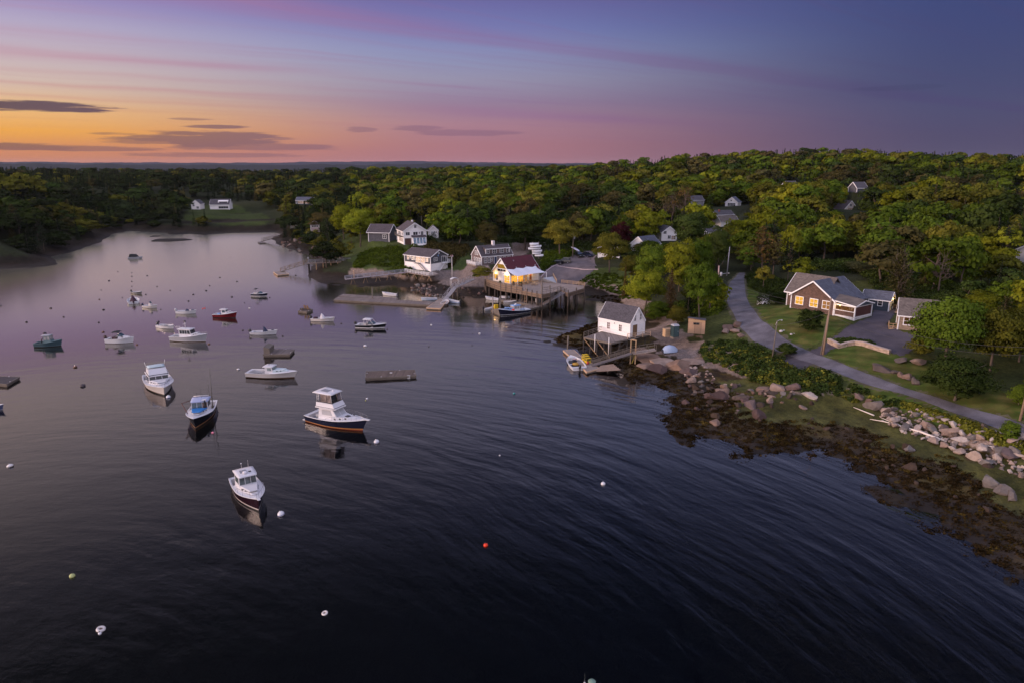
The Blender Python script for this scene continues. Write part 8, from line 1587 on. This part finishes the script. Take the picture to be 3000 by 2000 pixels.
    Lk.new(gi.outputs[0], ip.inputs['Points']); Lk.new(ci.outputs[0], ip.inputs['Instance']); ip.inputs['Pick Instance'].default_value = True; Lk.new(na('idx', 'INT'), ip.inputs['Instance Index']); Lk.new(na('scl', 'FLOAT_VECTOR'), ip.inputs['Scale'])
    er = N_.new('FunctionNodeEulerToRotation'); Lk.new(na('rot', 'FLOAT_VECTOR'), er.inputs[0]); Lk.new(er.outputs[0], ip.inputs['Rotation']); Lk.new(ip.outputs[0], go.inputs[0])
    md = o.modifiers.new('wood', 'NODES'); md.node_group = ng
    print('trees', nd, nc, 'rest', len(rest))
def thicket(name, label, poly_px, z, n, hmin, hmax, leafs, cat='shrubbery', zmin=1.6, avoid=(), zmax=99, lf=1.0):
    """ground-covering scrub: leaf clumps on many low mounds, one object"""
    poly = [tuple(G(*p)[:2]) for p in poly_px]; xs = [p[0] for p in poly]; ys = [p[1] for p in poly]; r = np.random.default_rng(n); C, N, S, T = [], [], [], []; k = 0
    X_ = r.uniform(min(xs), max(xs), 60000); Y_ = r.uniform(min(ys), max(ys), 60000); ins = inpoly(X_, Y_, poly)
    for a in avoid: ins &= ~inpoly(X_, Y_, a)
    X_, Y_ = X_[ins][:n], Y_[ins][:n]; Z_ = height(X_, Y_); w = .6 + fbm(X_, Y_, 6, 91, 2)
    for x, y, zz, q in zip(X_, Y_, Z_, w):
        if zz < zmin or zz > zmax: continue
        h = hmin + (hmax - hmin) * np.clip(q, 0, 1) * r.uniform(.6, 1.1); R_ = (h * r.uniform(.6, .9) + .25) * (1.7 if lf < 1 else 1); m = int(26 + 26 * R_); u = r.normal(size=(m, 3)); u /= np.linalg.norm(u, axis=1, keepdims=True); u[:, 2] = np.abs(u[:, 2])
        C.append(np.array([x, y, zz - .1]) + u * np.array([R_, R_, h]) * r.uniform(.7, 1.08, size=(m, 1))); N.append(u + r.normal(size=(m, 3)) * .5); S.append(r.uniform(.22, .50, size=m) * lf); T.append(np.clip(r.uniform(.55, 1.45) * r.uniform(.75, 1.3, size=m), .35, 1.9))
    me = quads_mesh(name, np.concatenate(C), np.concatenate(N), np.concatenate(S), np.concatenate(T), LEAF[leafs], asp=.8, r=r)
    return tag(link_mesh(name, me), label, cat, kind='stuff')
def build_shrubs():
    road = [tuple(G(*p)[:2]) for p in ROAD_L] + [tuple(G(*p)[:2]) for p in reversed(ROAD_R)]
    A = (road, DRIVE, PARK)
    thicket('shoreline_shrubs', 'dense green shrubs between the road and the granite shore', [(2070, 1005), (2130, 1000), (2200, 1010), (2260, 1030), (2330, 1062), (2450, 1106), (2560, 1150), (2680, 1190), (2640, 1195), (2540, 1172), (2450, 1168), (2380, 1160), (2280, 1140), (2190, 1110), (2100, 1082), (2030, 1062)], 3.9, 270, .3, 1.4, 'dark green', avoid=A)
    thicket('shoreline_shrubs', 'olive shrubs mixed along the shore bank', [(2050, 1020), (2200, 1020), (2330, 1070), (2450, 1115), (2600, 1165), (2740, 1215), (2600, 1190), (2460, 1165), (2260, 1132), (2060, 1068)], 3.9, 150, .25, 1.1, 'olive', avoid=A)
    thicket('bank_scrub', 'low scrub on the bank between lower road and riprap', [(2650, 1172), (2800, 1225), (2920, 1272), (3080, 1335), (3060, 1352), (2900, 1290), (2770, 1240), (2640, 1190)], 3.2, 230, .25, .8, 'olive', avoid=A)
    thicket('slope_scrub', 'green mounded scrub on the slope above the left pier', [(1040, 790), (1060, 745), (1120, 728), (1200, 722), (1230, 735), (1190, 770), (1180, 792), (1100, 790)], 6, 300, .5, 1.5, 'green'); thicket('slope_scrub', 'dark brown scrub behind the harbour building', [(1225, 735), (1260, 715), (1370, 722), (1368, 745), (1330, 765), (1290, 760)], 8, 260, .8, 2.4, 'brownish')
    thicket('lot_scrub', 'green bushes around the boat rack and parking lot', [(1590, 762), (1600, 738), (1680, 735), (1745, 742), (1750, 757), (1690, 760), (1640, 770), (1585, 782)], 6.3, 240, .5, 1.9, 'green', avoid=A); thicket('lawn_scrub', 'low green growth on the bank right of the wharf', [(1720, 800), (1800, 800), (1880, 830), (1900, 870), (1850, 880), (1760, 845), (1690, 825)], 4.5, 420, .12, .5, 'green', avoid=A)
    thicket('point_scrub', 'bright scrub on the wooded point', [(858, 690), (880, 672), (935, 682), (985, 700), (1040, 720), (1020, 750), (940, 735), (880, 710)], 5, 230, .6, 1.8, 'olive', zmin=2.2); thicket('hedge', 'dark clipped hedge behind the curved stone wall', [(2446, 997), (2500, 998), (2552, 1006), (2556, 1014), (2500, 1006), (2462, 1011)], 7, 110, .5, .8, 'dark green')
    thicket('wood_edge', 'undergrowth along the foot of the woods beside the road', [(2190, 812), (2205, 845), (2240, 862), (2330, 862), (2340, 838), (2260, 820), (2215, 800)], 7, 190, .8, 2.2, 'dark green', avoid=A); thicket('wood_edge', 'green undergrowth left of the road and around the plywood shed', [(1900, 935), (1990, 930), (2090, 925), (2120, 900), (2105, 860), (2060, 870), (1960, 900)], 5, 260, .6, 1.8, 'green', avoid=A)
    thicket('understorey', 'dark understorey at the foot of the woods behind the brown house', [(2330, 850), (2345, 790), (2520, 770), (2640, 800), (2800, 850), (3040, 880), (3040, 1000), (2860, 1010), (2780, 930), (2660, 880), (2560, 850), (2520, 800), (2360, 800)], 9, 700, .8, 2.6, 'dark green'); thicket('understorey', 'green understorey along the back of the village', [(1250, 712), (1330, 700), (1480, 712), (1580, 722), (1740, 740), (1860, 760), (1860, 735), (1740, 722), (1560, 705), (1400, 695), (1260, 695)], 8, 420, .8, 2.8, 'dark green')
    FL = [(1740, 1040), (1850, 1050), (1960, 1085), (2080, 1120), (2260, 1165), (2400, 1190), (2560, 1230), (2760, 1290), (3080, 1420), (3080, 1800), (2900, 1680), (2640, 1510), (2420, 1390), (2200, 1370), (2000, 1300), (1910, 1215), (1840, 1110)]
    thicket('rockweed', 'dark brown rockweed draped over the tidal flat', FL, .3, 1900, .06, .28, 'weed', 'seaweed', zmin=-.25, zmax=.95, lf=.75); thicket('rockweed', 'golden olive rockweed tufts on the tidal flat', FL, 1, 620, .05, .22, 'gold weed', 'seaweed', zmin=.2, zmax=1.05, lf=.7)
    thicket('rockweed', 'dark rockweed around the boathouse point and the inner cove', [(1632, 998), (1690, 965), (1770, 935), (1790, 890), (1720, 866), (1660, 852), (1900, 860), (1880, 930), (1850, 1000), (1740, 1035)], 1, 700, .06, .3, 'weed', 'seaweed', zmin=-.2, zmax=1.5, lf=.8)
    m = mat('blossom', (.55, .52, .50), .9)
    for o in list(COL.objects):
        if o.get('label', '').startswith('white blossoming'):
            r = np.random.default_rng(9); u = r.normal(size=(160, 3)); u /= np.linalg.norm(u, axis=1, keepdims=True); u[:, 2] = np.abs(u[:, 2]); me = quads_mesh('blossoms', u * np.array([.47, .47, .92]) + np.array([0, 0, .05]), u, np.full(160, .10), np.ones(160), m, r=r); link_mesh('blossoms', me, o)
# ---------------------------------------------------------------- evening haze
def build_haze():
    m = bpy.data.materials.new('haze'); m.use_nodes = True; t = NT(m.node_tree)
    v = t.n('ShaderNodeVolumePrincipled', Density=.00002, Color=(.80, .82, .92), Anisotropy=.2); t.n('ShaderNodeOutputMaterial', Volume=v.outputs[0])
    tag(MB().box(-9500, 9500, -600, 9500, -270, 90).build('haze', m), kind='stuff')
# ---------------------------------------------------------------- assemble
build_houses()
build_terrain(); build_water(); far_hills()
build_roads(); build_waterfront(); build_boats(); build_buoys()
build_rocks(); build_poles(); build_street_things()
build_trees(); build_shrubs()
build_haze()
